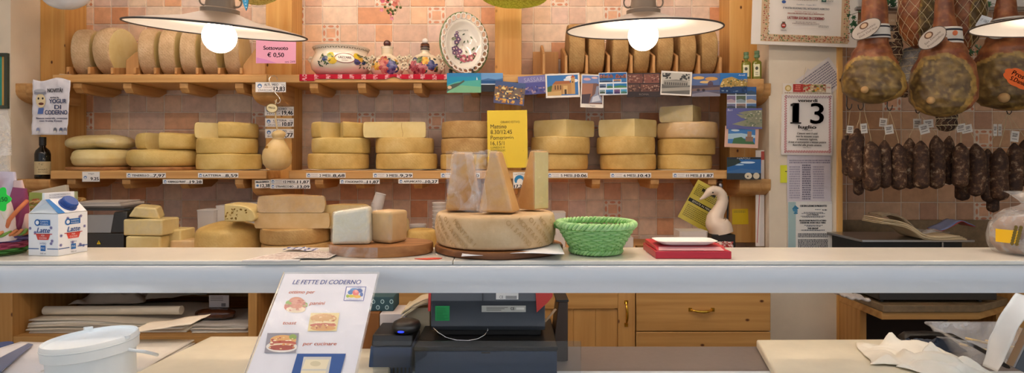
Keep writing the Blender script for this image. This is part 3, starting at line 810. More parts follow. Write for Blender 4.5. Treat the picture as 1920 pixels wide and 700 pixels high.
mb.build('embossed_lettering', 'rind_emboss', bw, smooth=0)['label'] = 'embossed diagonal letters'
# wedges standing on the wheel
def wedge(x0, x1, yb, yt, tw, w_top, dep, label, lean, rot, cut_left, xoff=0, Y=1.56):
    """tall wedge standing on its rind end: wide at the base, narrow top"""
    w = (x1 - x0) * S(Y); h = (yb - yt - 5) * S(Y)
    t = thing('wrapped_cheese_wedge', label, 'cheese', (X((x0 + x1) / 2, Y), Y, zb + hb + .0055), (0, 0, rot), 'wrapped wedges standing on the big wheel')
    def mk(o):
        mb = MB(); rings = []; n = 9
        for i in range(n + 1):
            f = i / n; ww = (w * (1 - f) + w_top * f) / 2 + o; dd = dep / 2 * (1 - .25 * f) + o; cx = lean * f * h
            zz_ = f * (h + o)
            rings.append([Vector((cx - ww, -dd, zz_)), Vector((cx + ww, -dd, zz_)), Vector((cx + ww, dd, zz_)), Vector((cx - ww, dd, zz_))])
        mb.loft(rings); return mb
    mk(0).build('cheese_body', 'paste_tan', t, bevel=.006, bseg=3)
    return t, mk, w, h
t, mk, w, h = wedge(836, 903, 402, 291, 0, .050, .07, 'wrapped cheese wedge standing at the left end of the big wheel', -.02, .1, 1)
mk(.003).build('clear_film', 'film_cloudy', t, bevel=.006)['label'] = 'crinkled clear film'
def flaps(t, pts, seed, name='film_flap'):
    mb = MB()
    for (a, b, c_, d_) in pts:
        A, B, C_, D = map(Vector, (a, b, c_, d_))
        mb.grid(10, 10, lambda u, v: (A * (1 - u) * (1 - v) + B * u * (1 - v) + C_ * u * v + D * (1 - u) * v) + Vector((.004 * nz(u * 3 + seed, v * 3), .008 * nz(u * 4 + seed, v * 4, 3), .004 * nz(u * 3, v * 3 + seed, 7))))
    mb.build(name, 'film_cloudy', t, smooth=80)
flaps(t, [((w * .30, -.042, .0), (w * .42, -.042, .0), (w * .55, -.036, h * 1.02), (w * .0, -.036, h * 1.0)), ((-w * .46, -.04, h * .3), (-w * .2, -.042, h * .3), (-w * .2, -.034, h * 1.04), (-w * .5, -.034, h * 1.02))], 3)
t, mk, w, h = wedge(904, 970, 406, 289, 0, .018, .075, 'wrapped cheese wedge tapering to a point, middle one on the big wheel', -.06, -.28, 1, Y=1.50)
mk(.003).build('clear_film', 'film', t, bevel=.006)['label'] = 'crinkled clear film'
flaps(t, [((-w * .75, -.05, .0), (-w * .22, -.046, .0), (-w * .30, -.036, h * 1.0), (-w * .5, -.036, h * 1.01)), ((-w * 1.05, -.052, .003), (-w * .5, -.05, .0), (-w * .4, -.045, h * .35), (-w * .6, -.045, h * .32)), ((-w * .3, -.034, h * .9), (w * .05, -.034, h * .9), (0, -.03, h * 1.02), (-w * .5, -.03, h * 1.02))], 8)
Yw = 1.535; hW = (401 - 290) * S(Yw)
t = thing('wrapped_cheese_wedge', 'cheese wedge showing a pale rind side, right one on the big wheel', 'cheese', (X(1001, Yw), Yw, zb + hb + .0055), (0, 0, -math.radians(46)), 'wrapped wedges standing on the big wheel')
def rw(o):
    mb = MB(); mb.prism([(-.068 - o, -o, 0), (o, -o, 0), (o, -o, hW + o), (-.016 - o, -o, hW + o)], (0, .056 + 2 * o, 0)); return mb
rw(0).build('cheese_body', 'paste_tan', t, bevel=.004, bseg=3)
mb = MB(); mb.box(.0002, .0016, .002, .054, .003, hW - .003); mb.build('rind_side', 'rind_pale', t, bevel=.0006)['label'] = 'pale rind side'
rw(.0032).build('clear_film', 'film', t, bevel=.004)['label'] = 'clear plastic film'

# board and paper under the big wheel
def live_board(cx, cy, rx, ry, z, th, label, mat, rim, name='wooden_board'):
    t = thing(name, label, 'board', (cx, cy, z))
    def ringf(k, s, zz_, n=64):
        return [Vector(((rx * s) * (1 + .03 * nz(math.cos(a) * 1.2 + k, math.sin(a) * 1.2)) * math.cos(a), (ry * s) * (1 + .03 * nz(math.cos(a) * 1.2 + k, math.sin(a) * 1.2)) * math.sin(a), zz_)) for a in [2 * PI * i / n for i in range(n)]]
    mb = MB(); mb.loft([ringf(1, .985, th - .0004), ringf(1, .985, th)]); 
    mb.build('top_face', mat, t, smooth=30)
    mb = MB(); mb.loft([ringf(1, .97, 0), ringf(1, 1.0, .004), ringf(1, 1.0, th - .004), ringf(1, .983, th - .0005)]); mb.build('bark_edge', rim, t, smooth=50)
    return t
live_board(X(935, YBW), YBW - .005, .170, .160, ZT + .0005, .018, 'dark-edged round wooden board under the big cheese wheel', 'board_wood', 'board_dark')
mb = MB()
def pap(u, v):
    x = -.02 + .155 * u + .03 * v; y = -.170 + .12 * v; return (x, y, .0008 + .0015 * (1 - v) * math.sin(u * 9) + (.004 * max(0, u - .8) * 5 * (1 - v)))
mb.grid(20, 8, lambda u, v: (-.085 + .245 * u, -.168 + .15 * v + .012 * math.sin(u * 3) - .01 * u, .0006 + .0012 * abs(math.sin(u * 7)) * (1 - v) - (.010 * (1 - v) * (1 - v) if u < .3 else .004 * (1 - v))), col='#F4F4F6')
tag(mb.build('wax_paper', 'paper', loc=(X(935, YBW), YBW, zb - .001), smooth=60, solid=.0006), 'white paper sheet sticking out beneath the big cheese wheel', 'paper')

# left round board with the wrapped pieces
YR = 1.52
t = live_board(X(714, YR), YR + .005, .134, .095, ZT + .0005, .026, 'round wooden serving board holding two wrapped cheese pieces', 'board_wood', 'board_wood')
flm = MB(); flm.grid(16, 6, lambda u, v: (-.136 + .15 * u, -.1 * math.sqrt(max(0, 1 - ((-.136 + .15 * u) / .137) ** 2)) - .003 + .002 * nz(u * 9, v * 9), .027 * v + .001 * nz(u * 9, 3)))
flm.build('film_wrap', 'film_cloudy', t, smooth=80)['label'] = 'stretched film around the left edge'
zr = ZT + .0275
def piece(x0, x1, yt, yb, Y, dep, rind, label, name, skew, rz, taper, filmm, topcut=0):
    w = (x1 - x0) * S(Y); h = (yb - yt) * S(Y)
    t = thing(name, label, 'cheese', (X((x0 + x1) / 2, Y), Y, zr), (0, 0, rz))
    def mk(o):
        mb = MB(); rings = []; n = 8
        for i in range(n + 1):
            f = i / n; ww = w / 2 * (1 - taper * f) + o; cx = skew * f * h; zz_ = f * (h + o)
            tl = -topcut * h * f * .5; tr_ = topcut * h * f * .5
            rings.append([Vector((cx - ww, -o, zz_ + tl)), Vector((cx + ww, -o, zz_ + tr_)), Vector((cx + ww, dep + o, zz_ + tr_)), Vector((cx - ww, dep + o, zz_ + tl))])
        return mb.loft(rings)
    mk(0).build('cheese_body', rind, t, bevel=.008, bseg=3); mk(.003).build('clear_film', filmm, t, bevel=.009, bseg=3)['label'] = 'cloudy clear film'
    return t
piece(622, 693, 404, 469, YR - .045, .05, 'paste_white', 'large white cheese piece in cloudy film on the round wooden board', 'wrapped_cheese', 0.0, .06, .06, 'film_cloudy', .16)
piece(690, 737, 406, 466, YR - .02, .07, 'paste_aged', 'narrow wrapped cheese wedge with brown rind, right on round board', 'wrapped_cheese_wedge', .0, -.5, -.05, 'film')
# ================================================================ flat printed things
def sheet(name, label, cat, x0, y0, x1, y1, Y, base, elems=(), tilt=0, group=None, thick=.0006, mat='print', lean=0, yaw=0, curl=0):
    """a printed card facing the camera; elements in photo pixels"""
    s = S(Y); cx = (x0 + x1) / 2; cy = (y0 + y1) / 2; mb = MB()
    u = lambda x: (x - cx) * s
    v = lambda y: -(y - cy) * s
    mb.box(u(x0), u(x1), 0, thick, v(y1), v(y0), base); ly = [-.0003]
    for e in elems:
        k = e[0]
        if k == 'r': mb.rect(u(e[1]), u(e[3]), v(e[4]), v(e[2]), e[5], ly[0])
        elif k == 'e': mb.ell(u(e[1]), v(e[2]), e[3] * s, e[4] * s, e[5], ly[0], 18, math.radians(e[6]) if len(e) > 6 else 0)
        elif k == 'p': mb.poly([(u(a), ly[0], v(b)) for a, b in e[1]], e[2])
        elif k == 't':
            o = e[6] if len(e) > 6 else {}
            mb.text(e[1], u(e[2]), v(e[3]), e[4] * s, e[5], ly[0], w=o['w'] * s if 'w' in o else None, align=o.get('a', 'C'), shear=o.get('sh', 0), rot=o.get('rot', 0), bold=o.get('b', 0) * s)
        elif k == 'l':      # rows of small print
            _, xa, ya, xb, yb, n, c = e[:7]; rr = random.Random(int(xa + ya)); hh = (yb - ya) / n
            for i in range(n):
                yy = ya + i * hh; xx = xa
                end = xb if not (len(e) > 7 and e[7]) else (xa + xb) / 2 + (xb - xa) * rr.uniform(.3, .5)
                if len(e) > 7 and e[7]: xx = (xa + xb) - end
                while xx < end - .4:
                    w_ = min(rr.uniform(1.2, 4.0), end - xx); mb.rect(u(xx), u(xx + w_), v(yy + hh * .62), v(yy), c, ly[0]); xx += w_ + .7
        ly[0] -= .00006
    if curl:
        for i, p in enumerate(mb.v): mb.v[i] = p + Vector((0, curl * nz(p.x * 9 + cx, p.z * 9), 0))
    o = mb.build(name, mat, loc=P(cx, cy, Y), rot=(lean, -tilt, yaw), smooth=0)
    return tag(o, label, cat, group)

INK = '#2A2C33'
LOGO = '#5E86B8'
GT = 'price tags of the cheese shelves'
def ptag(x0, y0, x1, y1, Y, name, price, label, small=True, tilt=0, name2=None, psize=None, logo=True, inkn=INK):
    h = y1 - y0; w = x1 - x0; el = [('r', x0 + .6, y0 + .6, x1 - .6, y1 - .6, '#F1EEEA')]
    cy = (y0 + y1) / 2
    lx = x0 + h * .55
    if logo:
        el += [('e', lx, cy - .2, h * .30, h * .30, LOGO), ('e', lx + .3, cy + h * .08, h * .2, h * .16, '#E9EDF2'), ('r', lx - h * .3, cy + h * .22, lx + h * .3, cy + h * .34, LOGO)]
    pw = w * .29 if psize is None else psize
    el.append(('t', price, x1 - 2, cy + .6, h * .60, '#1E1E24', dict(a='R', w=pw, b=.35)))
    nx0 = x0 + h * 1.05; nx1 = x1 - pw - 9
    if name2:
        el += [('t', name2, nx0, cy - h * .17, h * .17, '#8A5A50', dict(a='L', w=w * .17)), ('t', 'STAGIONATO', nx0, cy + h * .2, h * .17, '#8A5A50', dict(a='L', w=w * .17))]
        el.append(('t', name, nx0 + w * .21, cy + .4, h * .52, inkn, dict(a='L', w=max(8, nx1 - nx0 - w * .19), b=.2)))
    else:
        el.append(('t', name, (nx0 + nx1) / 2, cy + .3, h * .44, inkn, dict(w=nx1 - nx0 - 2, b=.2)))
    el.append(('t', '€/kg', x1 - pw - 5.5, cy + h * .24, h * .2, '#555560', dict(w=6)))
    return sheet('price_tag', label, 'price tag', x0, y0, x1, y1, Y, '#D9D6D0', el, tilt, GT)
YT = YS - .0025
sheet('price_tag', 'small white price tag reading 9,25 on the lower shelf edge', 'price tag', 154, 322, 187, 341, YT, '#D9D6D0', [('r', 154.6, 322.6, 186.4, 340.4, '#F1EEEA'), ('t', 'nego', 171, 325.5, 3, '#5A5A66', dict(w=11)), ('t', '9.25', 185, 335.5, 5.6, '#1E1E24', dict(a='R', w=15, b=.3)), ('e', 160, 333, 3, 3, LOGO), ('e', 160, 333.8, 1.8, 1.4, '#E9EDF2')], 0, GT)
for (a, b, n, p, l, k) in ((237, 311, 'TENERELLO', '7,97', 'white price tag reading TENERELLO 7,97 on the shelf edge', {}), (371, 447, 'LATTERIA', '8,59', 'white price tag reading LATTERIA 8,59 on the shelf edge', {}),
                           (574, 648, '2 MESI', '8,68', 'white price tag reading 2 MESI 8,68 on the shelf edge', dict(name2='MONTASIO')), (699, 774, '3 MESI', '9,29', 'white price tag reading 3 MESI 9,29 on the shelf edge', dict(name2='MONTASIO')),
                           (826, 900, '4 MESI', '9,70', 'white price tag half hidden behind the left wrapped wedge', dict(name2='MONTASIO')),
                           (1026, 1102, '5 MESI', '10.06', 'white price tag reading 5 MESI 10.06 on the shelf edge', dict(name2='MONTASIO')), (1144, 1221, '6 MESI', '10.43', 'white price tag reading 6 MESI 10.43 on the shelf edge', dict(name2='MONTASIO')),
                           (1261, 1338, '11 MESI', '11.87', 'white price tag reading 11 MESI 11.87 on the shelf edge', dict(name2='MONTASIO'))):
    ptag(a, 324.5, b, 333.5, YT, n, p, l, **k)
YJ = YT - .002
for (a, y, b, n, p, l, k) in ((305, 336.5, 380, 'FORMAGGI FRANT', '19.28', 'white price tag reading FORMAGGI FRANT 19.28 below the shelf edge', {}), (637, 336.5, 712, 'STAGIONATO', '11,87', 'white price tag reading STAGIONATO 11,87 below the shelf edge', {}),
                              (747, 336, 822, 'AFFUMICATO', '10,27', 'white price tag reading AFFUMICATO 10,27 below the shelf edge', {}),
                              (507, 336.5, 581, '12 MESI', '11,87', 'white price tag reading 12 MESI 11,87 at the middle post', dict(name2='MONTASIO')), (507, 345.5, 582, 'STRAVECCHIO', '13,09', 'white price tag reading STRAVECCHIO 13,09 under the 12 MESI tag', {})):
    ptag(a, y, b, y + 8.6, YJ, n, p, l, **k)
sheet('price_tag', 'worn white price tag reading 12,38 left of the STRAVECCHIO tag', 'price tag', 478, 338, 506.5, 353, YJ, '#D9D6D0', [('r', 478.6, 338.6, 506, 352.5, '#EFECE6'), ('t', 'MALGA BIANCA', 492, 341.5, 3.2, INK, dict(w=24, b=.5)), ('t', '12,38', 497, 348.5, 6, INK, dict(w=17, b=.4)), ('e', 483, 348, 2.4, 2.4, LOGO)], .03, GT)
def mtag(x0, y0, x1, y1, Y, l1, l2, price, label):
    h = y1 - y0
    sheet('price_tag', label, 'price tag', x0, y0, x1, y1, Y, '#D9D6D0', [('r', x0 + .6, y0 + .6, x1 - .6, y1 - .6, '#F0ECE8'), ('e', x0 + h * .42, y0 + h * .38, h * .22, h * .22, LOGO), ('e', x0 + h * .42, y0 + h * .44, h * .13, h * .1, '#E9EDF2'),
          ('t', l1, x0 + (x1 - x0) * .52, y0 + h * .26, h * .22, '#3A3A46', dict(w=(x1 - x0) * .46, b=.15)), ('t', 'FORMAGGIO', x0 + (x1 - x0) * .40, y0 + h * .52, h * .13, '#8A5A50', dict(w=(x1 - x0) * .26)), ('t', l2, x0 + (x1 - x0) * .32, y0 + h * .80, h * .18, '#3A3A46', dict(w=(x1 - x0) * .46)),
          ('t', price, x1 - 2, y0 + h * .68, h * .44, '#1E1E24', dict(a='R', w=(x1 - x0) * .36, b=.4)), ('t', '€/kg', x1 - 5, y0 + h * .28, h * .14, '#555560', dict(w=6))], 0, GT)
mtag(479, 154, 536, 173, YS - .003, 'ALTO MISO', 'STRAVECCHIO', '12,83', 'white price tag reading STRAVECCHIO 12,83 at the upper shelf edge')
YPF = YP - .003
mtag(496, 200, 551, 217, YPF, 'VECCHIO', 'MALGA', '19,46', 'white price tag reading 19,46 on the middle post, top of three')
mtag(497, 222, 551, 238, YPF, 'LATTERIA', 'AFFUMICATO', '10.07', 'white price tag reading LATTERIA 10.07, middle of three on the post')
mtag(497, 242, 551, 259, YPF, 'COLOMBO', 'BORGO', '8,77', 'white price tag partly hidden by the hanging cheese, bottom of three')
sheet('price_tag', 'square white tag with blue emblem between the wrapped wedges', 'price tag', 962, 323, 990, 353, YT - .001, '#E4DFD6', [('r', 963, 324, 989, 352, '#EFEBE2'), ('e', 974, 338, 9.5, 9.5, '#2C87BE'), ('e', 975, 342, 6, 7, '#EFEBE2'), ('r', 966, 343, 985, 346, '#EFEBE2'), ('t', 'LATTERIA', 975, 327, 2.6, '#6A5A50', dict(w=20)), ('t', '17,2', 971, 349.5, 5.6, INK, dict(w=14, b=.4))], .02, GT)
# hours sign
sheet('hours_sign', 'yellow opening hours sign hanging between the middle cheese stacks', 'sign', 914, 207, 989, 315, YS - .012, '#F2D13C', [
    ('t', 'ORARIO ESTIVO', 957, 229, 4.0, '#6B5B18', dict(w=36)), ('t', 'Mattino', 920, 237, 7.6, '#3E3614', dict(a='L', w=30)), ('t', '8.30/12.45', 920, 247.5, 7.6, '#3E3614', dict(a='L', w=40)), ('t', 'Pomeriggio', 920, 258, 7.6, '#3E3614', dict(a='L', w=43)),
    ('t', '16,15/19.30', 920, 268.5, 7.6, '#3E3614', dict(a='L', w=44)), ('t', 'LUNEDI E MERCOLEDI', 920, 276.5, 3.6, '#5A4E18', dict(a='L', w=49)), ('t', 'POMERIGGIO SIAMO CHIUSI', 920, 282, 3.6, '#5A4E18', dict(a='L', w=61))], .012, mat='print_gloss', curl=.003)
mb = MB(); mb.tube([P(944, 208, YS - .014), P(944, 196, YS - .012), P(945, 157, YS - .004)], .0006, 5)
tag(mb.build('hanging_thread', 'string'), 'thin thread holding the yellow hours sign under the shelf', 'thread')
# Sottovuoto sign
sheet('price_sign', 'glossy pink sign reading Sottovuoto € 0,50 on the middle post', 'sign', 480, 73, 555, 119, YS - .06, '#E9A3BC', [
    ('p', [(481, 108), (500, 112), (520, 119), (481, 119)], '#D98FC0'), ('t', 'Sottovuoto', 517, 90, 7.2, '#33222C', dict(w=46, b=.3)), ('t', '€ 0,50', 517, 103, 8, '#33222C', dict(w=31, b=.3)), ('t', 'oni 249', 544, 115.5, 4, '#5A3848', dict(w=19))], -.01, mat='print_gloss')
# yogurt bag
t = thing('yogurt_sign', 'white bag-like sign reading NOVITA YOGUR DI CODERNO at the left post', 'sign', P(96, 202, YS - .05))
s_ = S(YS - .05); U = lambda x: (x - 96) * s_; V = lambda y: -(y - 202) * s_
mb = MB(); mb.grid(24, 30, lambda u, v: (U(60 + 67 * u + 6 * v * u + 3 * v * (1 - u) - 1), .006 * nz(u * 4, v * 5) + .004 * nz(u * 12, v * 12, 3), V(255 - 104 * v * (1 - .03 * math.sin(u * 7)) - 2 + (6 - 6 * u) * 0)), col='#E4E2EA')
mb.build('bag_sheet', 'print_gloss', t, smooth=60, solid=.0008)
mb = MB()
BL = '#5873B5'
for txt, x, y, h, c, w in (('NOVITÀ!', 105, 170, 7, '#5A5A66', 28), ('arriva lo', 104, 183, 3.4, '#7A7A88', 16), ('YOGUR', 110, 190, 8, BL, 32), ('DI', 110, 201, 7.5, BL, 12), ('CODERNO', 107, 211, 8, BL, 42), ('Bianco naturale, cremoso', 99, 222, 3.0, '#7C7CA0', 58), ('con frutta fresca', 97, 227, 2.8, '#7C7CA0', 42)):
    mb.text(txt, U(x), V(y), h * s_, c, -.0065, w=w * s_, bold=.3 * s_)
mb.ell(U(78), V(189), 9 * s_, 13 * s_, '#E4D2A8', -.0060, 22, .1); mb.rect(U(66), U(88), V(177), V(171), '#8C8F9C', -.0066); mb.ell(U(77), V(170.5), 11 * s_, 3 * s_, '#B4B7C0', -.0070)
for sx in (74, 82): mb.ell(U(sx), V(185), 1.6 * s_, 2.2 * s_, '#2A2A30', -.0066)
mb.ell(U(79), V(195), 5 * s_, 2.5 * s_, '#6A3A30', -.0066); mb.poly([(U(74), -.0062, V(203)), (U(84), -.0062, V(203)), (U(82), -.0062, V(214)), (U(72), -.0062, V(214))], BL)
for (x, c) in ((73, '#8A94B8'), (105, '#6A6F7C'), (116, '#54607E'), (124, '#8A8A98')):
    mb.ell(U(x), V(244), 3.2 * s_, 4.5 * s_, c, -.0066); mb.ell(U(x), V(247), 2 * s_, 2 * s_, '#D8D4CC', -.0070)
mb.build('printing', 'print', t, smooth=0)
mb = MB(); mb.box(-.001, .001, 0, .04, V(160), V(157)); mb.build('tape', 'film', t)

# ---------------------------------------------------------------- postcards
GP = 'postcards hung along the right upper shelf'
def card(label, x0, y0, x1, y1, k, elems, tilt=0, border='#EFE7DA', bw=0, yaw=0):
    Y = YS - .006 - k * .0022
    if bw: elems = [elems[0]] + list(elems[1:])
    sheet('postcard', label, 'postcard', x0, y0, x1, y1, Y, border if bw else elems[0][5] if elems[0][0] == 'r' else '#8090A0', elems, tilt, GP, mat='print_gloss', thick=.0005, yaw=yaw)
def bits(x0, y0, x1, y1, n, cols, seed, s0=1.0, s1=3.0):
    r = random.Random(seed); o = []
    for _ in range(n):
        x = r.uniform(x0, x1); y = r.uniform(y0, y1); w = r.uniform(s0, s1); h = r.uniform(s0, s1) * .8
        o.append(('r', max(x0, x - w / 2), max(y0, y - h / 2), min(x1, x + w / 2), min(y1, y + h / 2), r.choice(cols)))
    return o
card('turquoise beach postcard with small sailboat, leftmost of the hanging row', 838, 137, 902, 174, 1, [('r', 838, 137, 902, 174, '#1F8FB4'), ('r', 838, 137, 902, 144, '#2E7FB5'), ('p', [(838, 160), (858, 153), (902, 150), (902, 174), (838, 174)], '#55B0A0'), ('p', [(842, 166), (865, 160), (902, 163), (902, 174), (840, 174)], '#7DB88E'), ('p', [(838, 172), (838, 162), (852, 157), (862, 155), (870, 150), (871, 153), (858, 162)], '#4E5A4A'), ('e', 843, 164, 4, 3, '#D8B890'), ('p', [(893, 150), (894, 144), (896, 150)], '#F2F2EE')])
card('postcard of a blue sea horizon above dark rocks beside the turquoise one', 902, 137, 943, 172, 0, [('r', 902, 137, 943, 172, '#6FA0D0'), ('r', 902, 150, 943, 160, '#23548A'), ('p', [(902, 150), (915, 147), (930, 149), (943, 147), (943, 151), (902, 151)], '#4A6FA0'), ('p', [(902, 159), (925, 158), (943, 163), (943, 172), (902, 172)], '#2A2624'), ('r', 902, 157, 943, 159, '#C8D4E0')])
card('tilted postcard of a lit harbour town at dusk', 927, 154, 984, 196, 4, [('r', 927, 154, 984, 196, '#4A5C88'), ('r', 927, 164, 984, 184, '#7C6A5C')] + bits(928, 162, 983, 186, 90, ['#E0B060', '#C08A48', '#F0D890', '#5A4E52', '#8A6A50', '#3A4468', '#D89048'], 3, 1.5, 5) + [('r', 927, 186, 984, 196, '#5A5A7C')] + bits(930, 186, 982, 194, 24, ['#E8B858', '#D09048', '#8A7A80'], 5, 2, 6), -.10)
card('purple panorama postcard with pale lettering left of the castle card', 972, 142, 1027, 177, 2, [('r', 972, 142, 1027, 177, '#54559A'), ('r', 972, 142, 1027, 155, '#7A78AE'), ('t', 'SASSARI', 1002, 149.5, 8, '#A8A8C8', dict(w=38))] + bits(975, 162, 1026, 176, 46, ['#7A6A9A', '#9A8AA8', '#3A3C78', '#B89AA8', '#5A4A80'], 7, 2, 6), .07)
card('white-bordered postcard of a sandy castle with a round tower', 1023, 138, 1087, 183, 5, [('r', 1026, 141, 1084, 179, '#3C78B8'), ('e', 1070, 146, 9, 3.5, '#E8ECF0'), ('e', 1064, 150, 7, 3, '#DCE4EC'), ('e', 1079, 152, 5, 3, '#E8ECF0'), ('p', [(1026, 163), (1034, 160), (1040, 164), (1040, 174), (1026, 176)], '#4E6A32'), ('p', [(1036, 158), (1068, 155), (1078, 158), (1078, 177), (1032, 177)], '#B98A50'), ('p', [(1036, 158), (1042, 152), (1068, 152), (1070, 157)], '#A8673E'), ('r', 1071, 145, 1078, 177, '#C79A5C'), ('p', [(1070, 146), (1074.5, 141), (1079, 146)], '#B8603C'), ('r', 1056, 161, 1064, 177, '#D8B070'), ('p', [(1026, 172), (1052, 170), (1052, 179), (1026, 179)], '#D0A868'), ('r', 1058, 168, 1062, 177, '#4A3420'), ('r', 1040, 160, 1042, 168, '#5A4028'), ('r', 1045, 160, 1047, 168, '#5A4028'), ('r', 1050, 160, 1052, 168, '#5A4028'), ('r', 1073, 153, 1075, 156, '#5A4028')], .035, bw=1)
card('tall white-bordered postcard of a reddish sea cliff', 1089, 140, 1132, 202, 4, [('r', 1091, 142, 1130, 195, '#6F8AC0'), ('e', 1100, 149, 7, 2.5, '#D8A8A8'), ('e', 1114, 146, 6, 2, '#E0B8B0'), ('p', [(1091, 157), (1118, 156), (1130, 160), (1130, 195), (1091, 195)], '#7A5A50'), ('p', [(1091, 157), (1112, 157), (1110, 180), (1091, 190)], '#A8745C'), ('p', [(1091, 178), (1108, 176), (1104, 195), (1091, 195)], '#4A3A40'), ('p', [(1118, 162), (1124, 160), (1122, 176), (1128, 182), (1130, 192), (1106, 193), (1110, 182), (1116, 176)], '#8E94A8'), ('p', [(1112, 182), (1122, 178), (1127, 188), (1110, 192)], '#C8CCD8'), ('t', 'Tropea', 1112, 198.6, 2.6, '#6A6060', dict(w=10))], -.035, bw=1)
def multi(x0, y0, x1, y1, cells, line='#E8EEF4'):
    o = [('r', x0, y0, x1, y1, line)]
    for (a, b, c, d, col, col2) in cells:
        o += [('r', a, b, c, d, col), ('p', [(a, d), (a, b + (d - b) * .6), ((a + c) / 2, b + (d - b) * .45), (c, b + (d - b) * .7), (c, d)], col2)]
    return o
card('blue postcard with many small pictures and Saluti lettering', 1123, 136, 1176, 178, 6, multi(1123, 136, 1176, 178, [(1124, 137, 1175, 149, '#1F62A4', '#2A70B4'), (1124, 149, 1149, 154, '#4A7098', '#2E3E58'), (1150.5, 149, 1164, 154, '#C08A58', '#5A6A88'), (1165, 149, 1175, 155, '#2E78B4', '#3A68A0'), (1124, 157, 1136, 164, '#6A7A98', '#30405A'), (1137.5, 157, 1149, 165, '#4A8AC0', '#4E7A4A'), (1151, 157, 1175, 165, '#2878B8', '#4E8A5A'), (1124, 168, 1134, 175, '#88A0A8', '#4A5A48'), (1135.5, 168, 1149, 176, '#3A80C0', '#2A5A8A'), (1151, 168, 1162, 176, '#7A5A80', '#4A3A68'), (1163.5, 168, 1175, 176, '#50A0C8', '#4A7A6A')]) + [('t', 'Saluti da', 1137, 143, 6.4, '#C83828', dict(w=24, b=.9, sh=.15)), ('t', 'Saluti da', 1137, 143, 6.4, '#F4E4C8', dict(w=24, b=.2, sh=.15)), ('t', 'Rodi', 1164, 143.5, 7, '#C83828', dict(w=18, b=.9, sh=.15)), ('t', 'Rodi', 1164, 143.5, 7, '#F4E4C8', dict(w=18, b=.2, sh=.15))], .03)
card('dark brown postcard of domes and monuments marked ROMA', 1175, 137, 1238, 182, 3, [('r', 1175, 137, 1238, 182, '#3A2A24'), ('r', 1177, 139, 1205, 156, '#7A4A3C'), ('r', 1207, 139, 1236, 156, '#8A5444'), ('r', 1177, 158, 1199, 172, '#5E4034'), ('r', 1201, 158, 1236, 172, '#6E4638')] + bits(1178, 140, 1236, 155, 46, ['#A87860', '#5A342A', '#C09880', '#7A5040'], 9, 1.5, 4) + bits(1178, 160, 1236, 171, 46, ['#C0A088', '#8A6450', '#4A2E26', '#A87860'], 10, 1.5, 4) + [('t', 'ROMA', 1207, 177.5, 3.6, '#8A7A70', dict(w=18))], .01)
card('black-and-white postcard of a long building between trees', 1239, 134, 1297, 179, 5, [('r', 1241, 137, 1294, 176, '#C8C2B4'), ('r', 1241, 159, 1294, 176, '#6E6A62'), ('r', 1244, 152, 1290, 161, '#A49E92'), ('p', [(1244, 152), (1268, 149), (1290, 152)], '#8A847A'), ('p', [(1241, 167), (1294, 162), (1294, 168), (1241, 173)], '#A8A296')] + bits(1241, 138, 1257, 149, 24, ['#3A3834', '#55524C'], 11, 2, 5) + bits(1274, 138, 1292, 150, 24, ['#3A3834', '#55524C'], 12, 2, 5) + [('r', 1246 + 4 * i, 155, 1248 + 4 * i, 160, '#5E5A54') for i in range(11)], -.05, bw=1)
card('sunset postcard of a domed church over a bridge', 1297, 138, 1350, 181, 2, [('r', 1297, 138, 1350, 181, '#5A6E9C'), ('e', 1310, 146, 11, 3, '#E0B060'), ('e', 1334, 148, 12, 3.5, '#D8A050'), ('e', 1324, 154, 12, 2.4, '#E8C078'), ('r', 1297, 160, 1350, 170, '#4A3C4A'), ('e', 1332, 157, 5, 5, '#5A4658'), ('r', 1327, 157, 1337, 163, '#54404E'), ('p', [(1297, 166), (1350, 163), (1350, 169), (1297, 171)], '#7A6058'), ('r', 1297, 171, 1350, 177, '#5E5868'), ('p', [(1297, 176), (1325, 172), (1350, 177), (1350, 181), (1297, 181)], '#8A8490'), ('e', 1309, 169, 3, 2.5, '#2E2630'), ('e', 1319, 169, 3, 2.5, '#2E2630')], .015)
card('blue postcard of a golden hillside town above a harbour', 1350, 137, 1401, 175, 3, [('r', 1350, 137, 1401, 175, '#2C74B8'), ('p', [(1350, 160), (1356, 148), (1372, 144), (1390, 151), (1401, 154), (1401, 164), (1350, 166)], '#C09A48'), ('p', [(1350, 163), (1401, 162), (1401, 175), (1350, 175)], '#1C3E70')] + bits(1351, 148, 1400, 164, 60, ['#D8B460', '#8A7A3A', '#5A6A38', '#E8D090', '#A88A40'], 14, 1.5, 4) + bits(1351, 164, 1400, 173, 22, ['#3A5E90', '#12305A', '#6A88A8'], 15, 2, 5) + [('t', 'Amalfi', 1390, 141, 3, '#DCE8F0', dict(w=12, sh=.2))])
card('postcard with a white grid of coast pictures under the hillside one', 1363, 163, 1418, 203, 1, multi(1363, 163, 1418, 203, [(1363, 163, 1379, 178, '#7A80A0', '#4A4A58'), (1380.5, 163, 1398, 178, '#5A7AA8', '#4A5048'), (1399.5, 163, 1418, 178, '#2A5A9A', '#38506A'), (1363, 179.5, 1379, 193, '#7A6A88', '#B09AA0'), (1380.5, 179.5, 1398, 193, '#54624A', '#8A9AA0'), (1399.5, 179.5, 1418, 193, '#6A80A8', '#C0A890'), (1363, 194.5, 1379, 203, '#6A6A8A', '#3A4050'), (1380.5, 194.5, 1398, 203, '#8A7068', '#54504A'), (1399.5, 194.5, 1418, 203, '#4A6A98', '#3A4A48')]))
